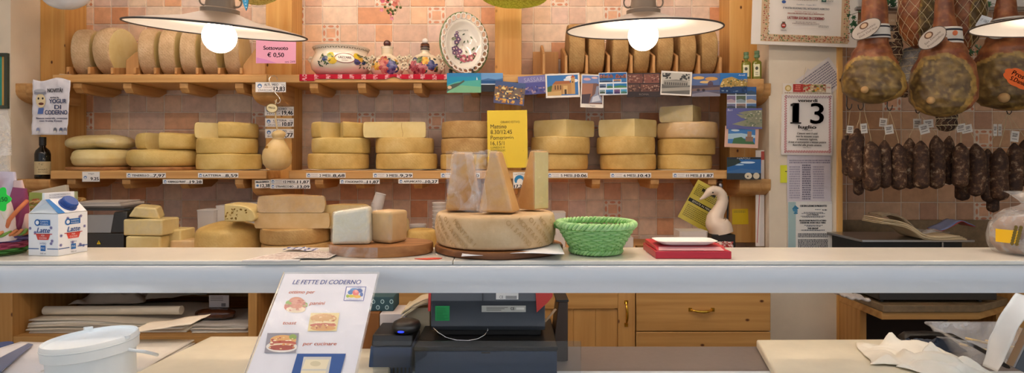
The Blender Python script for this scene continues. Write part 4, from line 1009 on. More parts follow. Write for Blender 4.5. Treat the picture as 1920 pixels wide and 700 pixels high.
card('violet aerial postcard of a pale rocky coastline', 1362, 203, 1429, 242, 4, [('r', 1362, 203, 1429, 242, '#5A5C98'), ('p', [(1429, 206), (1412, 207), (1395, 209), (1384, 212), (1397, 216), (1380, 214), (1390, 221), (1402, 224), (1372, 233), (1395, 237), (1429, 239)], '#8A8A6E')] + bits(1396, 208, 1428, 237, 60, ['#B8B090', '#6E7A58', '#D0C8B0', '#9A9A7A', '#5E6A58'], 17, 1.5, 4) + [('t', 'Bari', 1368, 206.5, 4, '#C8C8E0', dict(w=9, sh=.2))])
card('pinkish-bordered postcard of a tower by a blue bay', 1359, 237, 1422, 277, 2, [('r', 1365, 242, 1416, 270, '#3A78B8'), ('p', [(1365, 252), (1390, 250), (1416, 253), (1416, 258), (1365, 262)], '#A8C8D8'), ('p', [(1373, 270), (1376, 260), (1390, 257), (1398, 262), (1412, 264), (1416, 270)], '#3E6A3A'), ('r', 1401, 246, 1409, 264, '#A07A60'), ('r', 1398, 256, 1412, 265, '#8A6A54'), ('e', 1378, 245, 8, 2, '#C8DCE8')], -.04, border='#D8AE98', bw=1)
card('postcard of a deep blue gulf with two white shells, lowest at right post', 1363, 295, 1427, 337, 1, [('r', 1363, 295, 1427, 337, '#1F5E9E'), ('r', 1363, 295, 1427, 299, '#18181C'), ('e', 1402, 305, 14, 2, '#C8DCEC'), ('e', 1385, 309, 10, 1.6, '#A8C8E0'), ('p', [(1363, 299), (1385, 299), (1390, 304), (1378, 310), (1363, 314)], '#1C2A1E'), ('p', [(1363, 322), (1390, 316), (1427, 320), (1427, 325), (1363, 328)], '#3A6AA0'), ('r', 1363, 325, 1427, 337, '#2A2A26'), ('e', 1403, 330, 7, 6, '#D8CDB4'), ('e', 1418, 330, 6, 6, '#CFC4AA'), ('e', 1402, 331, 1.6, 1.4, '#4A4030'), ('t', 'NAPOLI', 1394, 297, 2.8, '#C8C8C8', dict(w=24))])
mb = MB(); mb.tube([P(1394, 150, YS - .002), P(1396, 240, YS - .003), P(1396, 318, YS - .002)], .0007, 5)
tag(mb.build('hanging_thread', 'string'), 'thin thread carrying the postcards at the right post', 'thread')

# ---------------------------------------------------------------- certificate, calendar, papers on the pilaster
YC = 3.05
el = [('r', 1428, -60, 1592, 80, '#EFE7DC')]
bcol = ['#B86A4A', '#5E7A4A', '#D8B48A', '#A84A3A', '#C89A6A', '#7A8A5A', '#E0C8A8']
rr = random.Random(21)
el += [('r', 1428, 66, 1592, 80, '#D8BC98'), ('r', 1428, -60, 1442, 80, '#D8BC98'), ('r', 1578, -60, 1592, 80, '#D8BC98')]
for k in range(60):
    x = 1430 + 160 * k / 59
    for yy in (69, 73, 77): el.append(('e', x + rr.uniform(-1, 1), yy + rr.uniform(-1, 1), rr.uniform(.8, 2), rr.uniform(.6, 1.4), rr.choice(bcol), rr.uniform(0, 180)))
for k in range(26):
    y = -30 + 100 * k / 25
    for xx in (1431, 1435, 1439, 1581, 1585, 1589): el.append(('e', xx + rr.uniform(-1, 1), y + rr.uniform(-1, 1), rr.uniform(.8, 2), rr.uniform(.8, 1.6), rr.choice(bcol), rr.uniform(0, 180)))
el += [('l', 1474, 0, 1530, 4, 2, '#A89888', 1), ('t', 'Caseificio - Coppa 2011', 1508, 11, 2.6, '#5A6070', dict(w=36)), ('t', "5° MOSTRA REGIONALE DELL'ARTIGIANATO AGRICOLO", 1508, 18, 3.4, '#5A6070', dict(w=86, b=.15)), ('t', 'PREMIO SPECIALE ALLA', 1508, 24.5, 2.2, '#B8705A', dict(w=42)), ('t', 'MIGLIORI PRODUTTORI DELLA MONTAGNA', 1508, 28, 2.6, '#B8604A', dict(w=68, b=.15)), ('t', 'LATTERIA SOCIALE DI CODERNO', 1508, 36, 5.0, '#B8383A', dict(w=68, b=.35)), ('l', 1480, 43, 1537, 48, 2, '#A89890', 1), ('e', 1467, 51, 5, 5.4, '#4A5A48'), ('e', 1467, 51, 3.8, 4, '#B8382E'), ('r', 1464.5, 50, 1469.5, 51.5, '#F0E8E0'), ('p', [(1464, 46), (1464, 44), (1470, 44), (1470, 46)], '#6A4A3A'), ('l', 1462, 59, 1473, 62, 2, '#8A8078'), ('l', 1531, 49, 1552, 53, 2, '#9A9088', 1),
       ('e', 1466, 7, 4, 3, '#3E5C9C'), ('r', 1536, -4, 1545, 5, '#2E5048'), ('e', 1540.5, 0, 3, 3, '#8AA898'), ('l', 1547, 0, 1558, 5, 2, '#A8A098'), ('e', 1460, -3, 3, 2, '#C8A848')]
sheet('certificate_poster', 'large framed-looking award certificate with floral border above the calendar', 'poster', 1411, -62, 1609, 86, YC, '#EDE6DC', el, -.035 * -1 * -1, thick=.006, mat='print')
# calendar
el = [('r', 1470, 179, 1559, 288, '#F0EBE6')]
for k in range(23):
    y = 181 + 104 * k / 22
    for xx in (1472.5, 1555.5): el += [('e', xx, y, 2.6, 1.5, '#B83A48', 45), ('e', xx, y, 1.4, .7, '#F0E4E0', 45)]
for k in range(18):
    x = 1473 + 82 * k / 17
    for yy in (182, 284.5): el += [('e', x, yy, 2.6, 1.5, '#B83A48' if yy > 200 else '#9A7A88', 45), ('e', x, yy, 1.4, .7, '#F0E4E0', 45)]
el += [('t', 'venerdi', 1512, 189, 5.6, '#2A2424', dict(w=36, b=.4)), ('t', '1', 1490, 213, 38, '#2E2A28', dict(w=11, b=.8)), ('r', 1480, 230, 1500.5, 232.5, '#2E2A28'), ('p', [(1480, 196), (1487, 194), (1487, 199), (1480, 200)], '#2E2A28'), ('t', '3', 1530, 213, 38, '#2E2A28', dict(w=24, b=.9)), ('t', 'luglio', 1512, 238.5, 6.2, '#2A2424', dict(w=33, b=.4)), ('t', 'S. Enrico II', 1512, 244.5, 2.6, '#6A6060', dict(w=18))]
for i, l in enumerate(("L'amore vero è così:", 'non ha nessuno scopo', 'e nessuna ragione,', 'è non si sottomette a nessun potere', 'fuorché alla grazia umana.')):
    el.append(('t', l, 1512, 250.5 + i * 5.4, 3.9, '#4A4240', dict(w=(38, 42, 38, 70, 54)[i], sh=.2, b=.15)))
el += [('t', 'Italo Svevo', 1512, 277, 2, '#6A6060', dict(w=15))]
t = sheet('calendar', 'tear-off wall calendar showing venerdi 13 luglio with red border', 'calendar', 1466, 177, 1561, 291, 3.085, '#E9E3DC', el, -.012, thick=.010)
sh = sheet('calendar_header', 'x', 'x', 1467, 157, 1558, 178, 3.088, '#E8E0D4', [('e', 1477, 166, 6, 6, '#C8A860'), ('e', 1477, 166, 3.8, 3.8, '#E8D8A8'), ('r', 1486, 158, 1505, 173, '#B83A34'), ('l', 1488, 160, 1503, 171, 3, '#E08A78', 1), ('r', 1505, 158, 1548, 173, '#C8B08A')] + bits(1505, 158, 1547, 173, 50, ['#D85A3A', '#6A8A3A', '#E8D8B8', '#8A4A3A', '#E0A848', '#B83A34', '#F0E8D0'], 30, 2, 5) + [('t', 'Coop', 1551, 163, 4, '#C84A3A', dict(w=9)), ('l', 1470, 174, 1556, 177, 1, '#A89080')], -.012)
for k_ in ('label', 'category'): del sh[k_]
sh.name = 'header_card'; sh.parent = t; sh.matrix_parent_inverse = Matrix(); d_ = sh.location - t.location; sh.location = d_; sh.rotation_euler = (0, 0, 0)
mb = MB(); mb.tube([P(1506, 158, 3.086), P(1508, 140, 3.088), P(1511, 126, 3.0935)], .0008, 5); mb.lathe([(.0005, -.004), (.004, -.002), (.004, .002), (.0005, .004)], 12)
mb2 = MB(); mb2.tube([P(1506, 158, 3.086), P(1508, 140, 3.088), P(1511, 126, 3.0935)], .0008, 5); tag(mb2.build('hanging_thread', 'string'), 'short thread hanging the calendar from its nail', 'thread')
sheet('receipt_paper', 'tilted printed paper slip tucked behind the calendar', 'paper', 1500, 124, 1578, 182, 3.0965, '#DED6D2', [('l', 1506, 130, 1572, 178, 11, '#8A8490')], .62, thick=.0008, mat='print')
sheet('receipt_paper', 'second pale slip fanned out behind the calendar, less tilted', 'paper', 1496, 140, 1560, 200, 3.0975, '#D6CEC6', [('l', 1504, 146, 1555, 195, 10, '#9A948E')], -.5, thick=.0008)
el = [('l', 1480, 300, 1556, 308, 2, '#8A8498'), ('r', 1503, 308, 1521, 376, '#C8C2CC'), ('l', 1504, 309, 1520, 376, 16, '#6A6478'), ('l', 1480, 312, 1500, 374, 14, '#A09AAC'), ('l', 1524, 312, 1545, 374, 14, '#A09AAC')]
sheet('price_list', 'grey typed price list in a clear sleeve below the calendar', 'paper', 1476, 289, 1558, 380, 3.094, '#D3CCD4', el, 0, thick=.0008)
mb = MB(); s_ = S(3.09); mb.grid(16, 18, lambda u, v: ((u - .5) * 86 * s_, -.001 + .002 * nz(u * 6, v * 6), (v - .5) * 94 * s_)); tag(mb.build('clear_sleeve', 'film', loc=P(1518, 336, 3.091), smooth=80), 'shiny clear plastic sleeve over the typed price list', 'sleeve')
el = [('r', 1478, 379, 1492, 470, '#A8C4C4'), ('p', [(1485, 392), (1491, 385), (1498, 391), (1491, 396)], '#3A7CA0'), ('e', 1491, 395, 5, 3, '#4A8CB0', -20), ('e', 1492, 400, 4, 1.8, '#3A7CA0'), ('t', 'CERTIFICAZIONE DI PRODOTTO', 1525, 386.5, 3.6, '#3A3E48', dict(w=50, b=.3)), ('t', 'N. 001', 1546, 394, 2.6, '#4A4E58', dict(w=8, b=.2)), ('l', 1528, 392.5, 1539, 395, 1, '#8A8E98'), ('l', 1500, 398, 1550, 402, 2, '#6A6E78', 1), ('t', 'LATTERIA', 1524, 403, 2.6, '#3A3E48', dict(w=22, b=.25)), ('l', 1496, 405, 1552, 409, 2, '#5A5E68', 1), ('t', 'PRODUZIONE PRODOTTI LATTIERO', 1524, 414, 2.8, '#3A3E48', dict(w=50, b=.25)), ('t', 'CASEARI NEL SEGNO DELLA TERRA', 1524, 418, 2.8, '#3A3E48', dict(w=48, b=.25)), ('l', 1505, 422, 1545, 426, 2, '#6A6E78', 1), ('t', 'THE GROUP', 1524, 428.5, 2.8, '#3A3E48', dict(w=20, b=.3)), ('l', 1500, 431, 1548, 434, 1, '#6A6E78', 1), ('l', 1496, 438, 1552, 446, 3, '#4A4E58'), ('l', 1496, 449, 1552, 466, 6, '#3E424C')]
sheet('certificate_sheet', 'white product certificate with pale blue side strip below the price list', 'paper', 1477, 378, 1560, 470, 3.0925, '#E6E4DF', el, 0, thick=.0008)
sheet('sticky_note', 'acid yellow paper scrap with ragged edge on the pilaster', 'note', 1463, 310, 1478, 343, 3.096, '#DCE03A', [('p', [(1463, 310), (1468, 310), (1464, 326), (1463, 330)], '#DCE03A'), ('r', 1472, 321, 1477, 322.5, '#3A3A20')], 0, thick=.0006)
sheet('sticky_note', 'square yellow sticky note on the wooden post behind the goose', 'note', 1373, 392, 1403, 421, YP - .003, '#E8C81E', [('l', 1376, 395, 1398, 400, 2, '#B09A30')], .02, thick=.0006, curl=.002)
# poster edges standing at the right post
mb = MB(); s_ = S(3.12)
sheet('rolled_poster', 'white poster edge with red outline leaning between post and pilaster', 'poster', 1417, 282, 1433, 462, 3.14, '#E8E0D8', [('p', [(1419, 455), (1427, 290), (1428.2, 290), (1420.2, 456)], '#C04A4A'), ('r', 1427, 284, 1433, 300, '#C0564A'), ('p', [(1424, 462), (1429, 300), (1433, 300), (1433, 462)], '#D8D2CE')], 0, thick=.004)
# frame on the left pilaster
t = thing('picture_frame', 'dark green picture frame cut by the frame edge on the left pillar', 'picture', P(-22, 152, 3.055))
s_ = S(3.05); mb = MB(); a = 39 * s_; b = 52 * s_; f = 6 * s_
mb.box(-a, a, -.012, .004, -b, -b + f); mb.box(-a, a, -.012, .004, b - f, b); mb.box(-a, -a + f, -.012, .004, -b + f, b - f); mb.box(a - f, a, -.012, .004, -b + f, b - f)
M['frame_green'] = M['frame_green'] if 'frame_green' in M else None
simple('frame_green', '#3A4238', .45); mb.build('frame', 'frame_green', t, bevel=.001)
mb = MB(); mb.rect(-a + f, a - f, -b + f, b - f, '#D8A858', 0); mb.rect(-a + 2.2 * f, a - 2.2 * f, -b + f, b - f, '#2E9A88', -.0005); mb.ell(0, 0, a * .4, b * .5, '#4AB0A0', -.001); mb.build('picture', 'print_gloss', t, smooth=0)
# ================================================================ ceramics and small things on the shelves
corb = lambda xa, xb, y, h: corbel(X(xa, YS), X(xb, YS), Z(y, YS), h, YS - .005)
corb(1391, 1432, 148, .115); corb(49, 94, 337, .075); corb(49, 97, 157, .10)
def interp(prof, z):
    pr = sorted(prof, key=lambda p: p[1])
    if z <= pr[0][1]: return pr[0][0]
    for (r0, z0), (r1, z1) in zip(pr, pr[1:]):
        if z0 <= z <= z1: return r0 + (r1 - r0) * (z - z0) / max(1e-9, z1 - z0)
    return pr[-1][0]
class Deco:
    """painted shapes laid on a lathe surface; U along the front, Q height (metres)"""
    def __init__(s, prof, R): s.p = prof; s.R = R; s.mb = MB(); s.off = .0006
    def fn(s, U, Q):
        a = -PI / 2 + U / s.R; r = interp(s.p, Q) + s.off; return (r * math.cos(a), r * math.sin(a), Q)
    def ell(s, u, q, ru, rq, c, rot=0, n=12):
        pts = []
        for k in range(n):
            t = 2 * PI * k / n; x = ru * math.cos(t); y = rq * math.sin(t)
            pts.append(s.fn(u + x * math.cos(rot) - y * math.sin(rot), q + x * math.sin(rot) + y * math.cos(rot)))
        ctr = s.fn(u, q); s.mb.add(pts + [ctr], [(k, (k + 1) % n, n) for k in range(n)], c); s.off += .00003
    def flower(s, u, q, r, c, c2):
        for k in range(6): s.ell(u + r * .6 * math.cos(k * PI / 3), q + r * .6 * math.sin(k * PI / 3), r * .5, r * .42, c if k % 2 else c2, k * PI / 3, 9)
        s.ell(u, q, r * .38, r * .36, c2, 0, 9)
    def text(s, *a, **k): s.mb.text(*a, fn=s.fn, **k); s.off += .00003
YV = 3.22; zs_ = ZU1 + .0035
def sv(n): return n * YV / F
# bowl
t = thing('fruit_bowl', 'large cream ceramic bowl painted with lemons on the red cloth', 'bowl', (X(640, YV), YV, zs_))
prof = [(.085, 0), (.128, .012), (.155, .040), (.162, .072), (.150, .105), (.138, .125), (.140, .140), (.148, .150), (.152, .158)]
mb = MB(); mb.lathe(prof + [(.148, .160), (.143, .152), (.132, .128), (.145, .10), (.155, .07), (.12, .02), (.02, .010)], 64, '#E9DCC6', cap=True); mb.build('bowl_body', 'ceramic', t, smooth=50)
d = Deco(prof, .15)
for k in range(64):
    a = k / 64 * 2 * PI * .15 - .15 * PI
    d.ell(a, .144, .006, .0018, '#4A4A2E', .7 if k % 2 else -.7, 8)
d.ell(.06, .085, .052, .028, '#8E4A3E', 0, 24); d.ell(.06, .085, .047, .024, '#EFE6D6', 0, 24)
d.text('LAZZARIS', .06, .088, .012, '#6A4A48', w=.062, bold=.0005); d.text('POTTERY', .06, .072, .006, '#6A5A50', w=.03)
for (u, q, r, c) in ((-.012, .098, .020, '#C8B838'), (-.018, .098, .012, '#8A9A3A'), (.0, .070, .022, '#D8B42E'), (-.04, .082, .016, '#2E3E6E'), (.125, .100, .020, '#D8B830'), (.122, .070, .019, '#4A4478'), (.145, .085, .017, '#C89838'), (.16, .07, .014, '#35407A')): d.ell(u, q, r, r * .9, c)
rr = random.Random(2)
for k in range(40):
    s_ = -1 if k % 2 else 1; u = .06 + s_ * rr.uniform(.06, .14); d.ell(u, .075 + rr.uniform(-.035, .035), .009, .003, rr.choice(['#3E5230', '#566A3A', '#2E4430']), rr.uniform(-1.4, 1.4), 8)
d.mb.build('painted_decor', 'print_gloss', t, smooth=0)
for sx in (-1,):
    mb = MB(); mb.tube([(sx * .150, 0, .105), (sx * .172, 0, .112), (sx * .178, 0, .100), (sx * .166, 0, .085), (sx * .155, 0, .08)], .008, 10, '#E4D6BE'); mb.build('handle', 'ceramic', t, smooth=60)
# jars
def jar(x, rb_, h, ball, neck, label, seed, bot):
    t = thing('lidded_jar', label, 'jar', (X(x, YV), YV, zs_), group='painted ceramic jars on the red cloth')
    prof = [(rb_ * .55, 0), (rb_ * .82, h * .06), (rb_ * .99, h * .30), (rb_, h * .42), (rb_ * .90, h * .68), (rb_ * .60, h * .88), (rb_ * .34, h * .95), (rb_ * .32, h)]
    mb = MB(); mb.lathe(prof, 48, '#E4D4B8'); mb.build('jar_body', 'ceramic', t, smooth=60)
    mb = MB(); z = h
    for (r0, r1, z0, z1, c) in neck: mb.lathe([(r0, z + z0), (r1, z + z1)], 28, c)
    mb.build('jar_neck', 'ceramic', t, smooth=40)
    mb = MB(); zb_ = h + neck[-1][3]; br = ball[0]
    mb.lathe([(max(.0005, br * math.cos(a)), zb_ + br * .85 + br * math.sin(a)) for a in [-PI / 2 + PI * k / 12 for k in range(13)]], 28, ball[1]); mb.build('lid_knob', 'ceramic', t, smooth=70)
    d = Deco(prof, rb_); r = random.Random(seed)
    for k in range(46): d.ell(r.uniform(-.9, .9) * rb_, h * r.uniform(.16, .72), .012, .006, r.choice(['#4A5232', '#6A6A3E', '#2E3E3A', '#C8922E', '#7A3A34', '#3A4470']), r.uniform(-1.5, 1.5), 8)
    for (u, q, rad, c, c2) in bot: d.flower(u * rb_, q * h, rad, c, c2)
    d.text('Grappa del Nonno' if seed == 3 else 'Digestivo', 0, h * .80, .007, '#5A5038', w=rb_ * 1.0)
    d.mb.build('painted_decor', 'print_gloss', t, smooth=0)
    for sx in (-1, 1):      # moulded ribbon handles with dots
        mb = MB(); mb.tube([(sx * rb_ * .80, -.02, h * .80), (sx * rb_ * 1.05, -.02, h * .74), (sx * rb_ * 1.08, -.02, h * .50), (sx * rb_ * .98, -.02, h * .36)], .009, 8, '#DCC9A4')
        for (px_, pz) in ((.82, .82), (1.03, .76), (1.02, .5), (.98, .36)):
            c_ = Vector((sx * rb_ * px_, -.03, h * pz))
            for k in range(4): mb.loft([[c_ + Vector((.0075 * math.cos(k * PI / 2), -.004, .0075 * math.sin(k * PI / 2))) + Vector((q * math.cos(a), zz2, q * math.sin(a))) for a in [2 * PI * i / 8 for i in range(8)]] for q, zz2 in ((.0075, .006), (.0075, 0), (.004, -.003))], '#DACBAC')
            mb.ell(c_.x, c_.z, .003, .003, '#3E2E22', c_.y - .0105)
        mb.build('handle', 'ceramic', t, smooth=50)
jar(726, .090, .130, (.0205, '#4A1E1A'), [(.030, .030, 0, .030, '#E0D0B0'), (.032, .032, .030, .036, '#EDE4D0'), (.034, .034, .036, .040, '#E0D0B0')], 'round painted ceramic jar with dark red ball stopper', 3, [(-.05, .62, .030, '#9E3A40', '#C2705E'), (-.45, .40, .022, '#C8862E', '#D8B048'), (.05, .32, .030, '#A84A50', '#C88070'), (.5, .42, .028, '#3E4678', '#6A6A98'), (.45, .18, .022, '#4A3E6E', '#7A6A90')])
jar(797, .098, .134, (.0165, '#F0EBE0'), [(.024, .022, 0, .018, '#DCCDB0'), (.026, .026, .018, .024, '#3E2A22'), (.020, .020, .024, .030, '#DCCDB0'), (.026, .026, .030, .040, '#4A3028'), (.020, .024, .040, .046, '#A86A3E'), (.026, .022, .046, .054, '#4A2A22')], 'round painted ceramic jar with white ball stopper, beside the oval plate', 5, [(-.55, .40, .030, '#8A2E3A', '#B86068'), (-.1, .32, .034, '#A0404A', '#C88080'), (-.35, .12, .026, '#7A2E3A', '#A85A5E'), (.5, .42, .026, '#35406E', '#5A5A88'), (.15, .60, .022, '#D08A2E', '#E0B850'), (-.2, .62, .018, '#3E4A2E', '#6A7A3E')])
# oval pierced plate
t = thing('oval_plate', 'white oval pierced plate painted with purple grapes, standing upright', 'plate', (X(869, 3.24), 3.24, zs_ + .186), (-.16, 0, .30))
A_ = .138; B_ = .183
mb = MB(); n = 26
def el_(s, k): a = 2 * PI * k / n; return (A_ * s * math.cos(a), B_ * s * math.sin(a))
for k in range(n):
    m_ = 12; hole = []; outb = []
    for i in range(m_):
        th = 2 * PI * i / m_; du = .37 * math.cos(th); ds = .062 * math.sin(th)
        x, z = el_(.865 + ds, k + .5 + du); hole.append((x, -.010 - .10 * (.865 + ds - .70), z))
        q = max(abs(math.cos(th)), abs(math.sin(th))); cu = .5 * math.cos(th) / q; cs = .085 * math.sin(th) / q
        x, z = el_(.865 + cs, k + .5 + cu); outb.append((x, -.010 - .10 * (.865 + cs - .70), z))
    mb.add(outb + hole, [(i, (i + 1) % m_, m_ + (i + 1) % m_, m_ + i) for i in range(m_)], '#EEE8DE')
mb.build('pierced_rim', 'ceramic', t, smooth=40, solid=.006, weld=True)
mb = MB(); mb.loft([[(A_ * s * math.cos(2 * PI * k / 52), y, B_ * s * math.sin(2 * PI * k / 52)) for k in range(52)] for s, y in ((.79, -.018), (.70, -.008), (.60, .012), (.50, .017), (.02, .018))], '#EDE7DC', cap=False); mb.build('dish', 'ceramic', t, smooth=60, solid=.004)
mb = MB(); mb.tube([(A_ * .975 * math.cos(2 * PI * k / 52), -.022, B_ * .975 * math.sin(2 * PI * k / 52)) for k in range(52)], .0045, 8, '#5E7A4A', closed=True); mb.build('green_rim', 'ceramic', t, smooth=60)
mb = MB(); r = random.Random(8); q = [.0105]
def fl(x, z, rad, c):
    for k in range(5): mb.ell(x + rad * .5 * math.cos(k * 1.26), z + rad * .5 * math.sin(k * 1.26), rad * .5, rad * .5, c, q[0], 9); q[0] -= .00002
    mb.ell(x, z, rad * .35, rad * .35, '#E8C8C0', q[0], 8); q[0] -= .00002
for (x, z, rad, c) in ((-.035, .055, .014, '#5E4A6E'), (-.025, .035, .015, '#6A4A70'), (-.04, -.02, .018, '#6A4868'), (-.02, -.035, .016, '#7A5078'), (-.05, -.045, .013, '#6A4868'), (0, -.075, .024, '#B86070'), (.045, -.07, .022, '#C07078'), (-.03, -.06, .014, '#8A5470'), (-.036, .015, .015, '#64486C'), (-.052, -.022, .014, '#5E4468'), (.022, -.078, .016, '#B05868'), (.065, -.05, .014, '#B86878'), (-.032, .072, .009, '#6A4A70')): fl(x, z, rad, c)
for k in range(30): mb.ell(r.choice([-.045, .06, -.03, .07, .02]) + r.uniform(-.016, .016), r.uniform(-.09, .07) if k % 2 else r.uniform(-.1, -.03), .009, .0035, r.choice(['#4A5E3E', '#6A7A58', '#3E5040']), q[0], 8, r.uniform(0, 3))
mb.text('Latteria Coderno', .0, .088, .010, '#6A6058', q[0] - .0002, w=.06, shear=.2, rot=.1)
mb.build('painted_decor', 'print_gloss', t, smooth=0)
t = thing('plate_stand', 'black wooden stand carrying the oval plate', 'stand', (X(866, 3.24), 3.24, zs_))
for sx in (-.062, .062):
    mb = MB(); mb.prism([(sx - .005, -.055, 0), (sx - .005, .06, 0), (sx - .005, .06, .085), (sx - .005, .045, .085), (sx - .005, .03, .016), (sx - .005, -.043, .016), (sx - .005, -.043, .045), (sx - .005, -.055, .045)], (.01, 0, 0)); mb.build('side_arm', 'black', t, bevel=.002)
mb = MB(); mb.box(-.0565, .0565, .03, .045, .004, .02); mb.build('cross_bar', 'black', t, bevel=.002)
# red runner
x0 = X(562, YS); x1 = X(866, YS); w_ = x1 - x0
def runner(u, v):
    if v < .72: y = .325 * (1 - v / .72) ; z = .0016
    else:
        f = (v - .72) / .28; y = -.004 - .003 * nz(u * 14, 3) * f; z = .0016 - (.026 + .008 * nz(u * 3, 9) + (.01 if u < .1 else 0) - (.014 * max(0, 1 - abs(u - .58) / .05))) * f
    return (u * w_, y, z)
rr = random.Random(12); flips = {}
def rcol(u, v):
    i = int(u * 110); j = int(v * 42)
    if v > .70 and i % 8 in (2, 3, 4) and rr.random() < .62: return '#E8A8AC'
    return '#C8283C' if (i // 2 + j) % 3 else '#B82236'
mb = MB(); mb.grid(110, 42, runner, cf=rcol); tag(mb.build('table_runner', 'cloth', loc=(x0, YS - .0005, ZU1), smooth=60, solid=.0012), 'red patterned cloth runner draped over the middle upper shelf edge', 'cloth')

# bottles
def bottle(name, label, x, y0, y1, Y, w, mat, lab, cap, z=None, square=False, lines=True):
    h = (y1 - y0) * S(Y); r = w / 2 * S(Y); t = thing(name, label, 'bottle', (X(x, Y), Y, z if z is not None else Z(y1, Y)), (0, 0, -math.atan((x - CX) / F)))
    mb = MB()
    if square:
        def sq(k, zz_): return [Vector((k * a, k * b, zz_)) for a, b in ((-1, -.7), (-.7, -1), (.7, -1), (1, -.7), (1, .7), (.7, 1), (-.7, 1), (-1, .7))]
        mb.loft([sq(r, 0), sq(r, h * .58), sq(r * .8, h * .64), sq(r * .36, h * .68), sq(r * .36, h * .84)])
    else: mb.lathe([(r * .9, 0), (r, h * .03), (r, h * .60), (r * .85, h * .68), (r * .40, h * .76), (r * .34, h * .97)], 32)
    mb.build('glass_body', mat, t, smooth=40)
    mb = MB(); mb.lathe([(r * .45, h * .80), (r * .45, h), (.0005, h + .0004)], 20, cap) if not square else mb.lathe([(r * .5, h * .76), (r * .62, h * .78), (r * .62, h * .86), (r * .42, h * .87), (r * .55, h * .90), (r * .55, h), (.0005, h)], 20, cap)
    mb.build('cap', 'plastic', t)
    mb = MB()
    if square:
        mb.box(-r * .62, r * .62, -r * 1.03, -r * 1.008, h * .10, h * .52, lab); mb.ell(0, h * .38, r * .32, h * .06, '#4A4A3A', -r * 1.04); mb.rect(-r * .3, r * .3, h * .22, h * .24, '#6A6A5A', -r * 1.04); mb.rect(-r * .3, r * .3, h * .16, h * .18, '#6A6A5A', -r * 1.04)
    else:
        f = lambda U, Q: (r * 1.01 * math.sin(U / r), -r * 1.01 * math.cos(U / r), Q)
        mb.grid(16, 4, lambda u, v: f((u - .5) * r * 2.8, h * (.11 + .31 * v)), lab)
        f2 = lambda U, Q: (r * 1.015 * math.sin(U / r), -r * 1.015 * math.cos(U / r), Q)
        rr = random.Random(4)
        for k in range(14): mb.poly([f2(r * rr.uniform(-.8, .6) + a, h * (.26 + b)) for b0 in [rr.uniform(-.02, .12)] for a, b in ((0, b0), (r * .35, b0), (r * .3, b0 + .02), (.0, b0 + .025))], rr.choice(['#4A3E2A', '#7A6A48', '#5A4A34']))
        mb.text('VINO ROSSO', 0, h * .17, h * .03, '#4A3E2A', w=r * 1.2, fn=f2); mb.text('AMARO', 0, h * .23, h * .04, '#4A3E2A', w=r * 1.1, fn=f2)
    mb.build('label', 'print', t, smooth=40)
    return t
bottle('wine_bottle', 'dark bottle with cream label standing at the left end of the lower shelf', 80, 258, 337, YS + .055, 25, 'dark_glass', '#C8B68C', '#1A1614', z=Z(337, YS) + .0005)
bottle('oil_bottle', 'small square olive oil bottle beside the right post, left of two', 1399, 95, 147, 3.12, 16.5, 'oil_glass', '#D8D4B0', '#6E8A62', z=Z(148, YS) + .0005, square=True)
bottle('oil_bottle', 'small square olive oil bottle against the pilaster, right of two', 1419, 93, 147, 3.11, 16.5, 'oil_glass', '#D8D4B0', '#6E8A62', z=Z(148, YS) + .0005, square=True)
# folded cloth tongue on the left shelf
mb = MB(); mb.tube([(0, 0, .007), (.012, -.01, .008), (.05, -.03, .006), (.1, -.05, .004)], [.006, .008, .005, .003], 10, '#DCC4A4'); tag(mb.build('wooden_spoon', 'matte', loc=(X(112, 3.16), 3.16, ZU1 + .0005), smooth=60), 'pale wooden spoon lying at the left end of the upper shelf', 'spoon')
mb = MB()
mb.grid(60, 4, lambda u, v: (u * .93, .08 * (1 - v), .0015 + .014 * max(0, nz(u * 16, 2)) * v), '#E2CDA6'); tag(mb.build('paper_liner', 'paper', loc=(X(1003, 3.075), 3.075, ZU1 + .0003), smooth=60, solid=.0008), 'cream paper rippling under the right rack of upright cheeses', 'paper')

# ------------------------------------------------ hanging caciocavallo
YH = 3.00
t = thing('hanging_cheese', 'pear-shaped pale cheese hanging on a string before the middle post', 'cheese', P(519, 320, YH))
sh_ = S(YH); prof = [(.0005, 0), (10, .6), (19, 5), (25, 14), (26.5, 25), (24, 37), (18, 48), (12, 56), (9, 60), (11, 63), (12.5, 67), (12, 71), (8, 74), (3, 76), (.0005, 76.4)]
mb = MB(); mb.lathe([(r_ * sh_, z_ * sh_) for r_, z_ in prof], 48, wob=lambda a, z: 1 + .03 * math.sin(a + z * 30)); 
for i, v in enumerate(mb.v): mb.v[i] = v + Vector((.12 * max(0, v.z - .1), 0, 0))
mb.build('cheese_body', 'provola', t, smooth=80)
mb = MB(); mb.ell(-13 * sh_, 42 * sh_, 6 * sh_, 3.2 * sh_, '#B8873E', 0, 14, .5)
for i, v in enumerate(mb.v): mb.v[i] = Vector((v.x, -math.sqrt(max(0, (21.5 * sh_) ** 2 - v.x ** 2)) - .002, v.z))
mb.build('brown_stain', 'matte', t, smooth=0)
mb = MB(); mb.tube([P(521, 252, YH) - P(519, 320, YH), P(517, 225, YH) - P(519, 320, YH), P(516, 196, YH) - P(519, 320, YH), P(519, 186, YH) - P(519, 320, YH)], [.0035, .005, .0035, .0025], 8); mb.tube([((12 * math.cos(a)) * sh_ + .012, (12 * math.sin(a)) * sh_, 60 * sh_) for a in [2 * PI * k / 20 for k in range(20)]], .0016, 6, closed=True); mb.build('string', 'string', t, smooth=60)
t2 = thing('round_tag', 'small oval cream tag tied to the string of the hanging cheese', 'tag', P(510, 203, YH - .012), (0, .1, 0))
mb = MB(); mb.lathe([(.0005, -.0008), (.030, -.0008), (.030, .0008), (.0005, .0008)], 28)
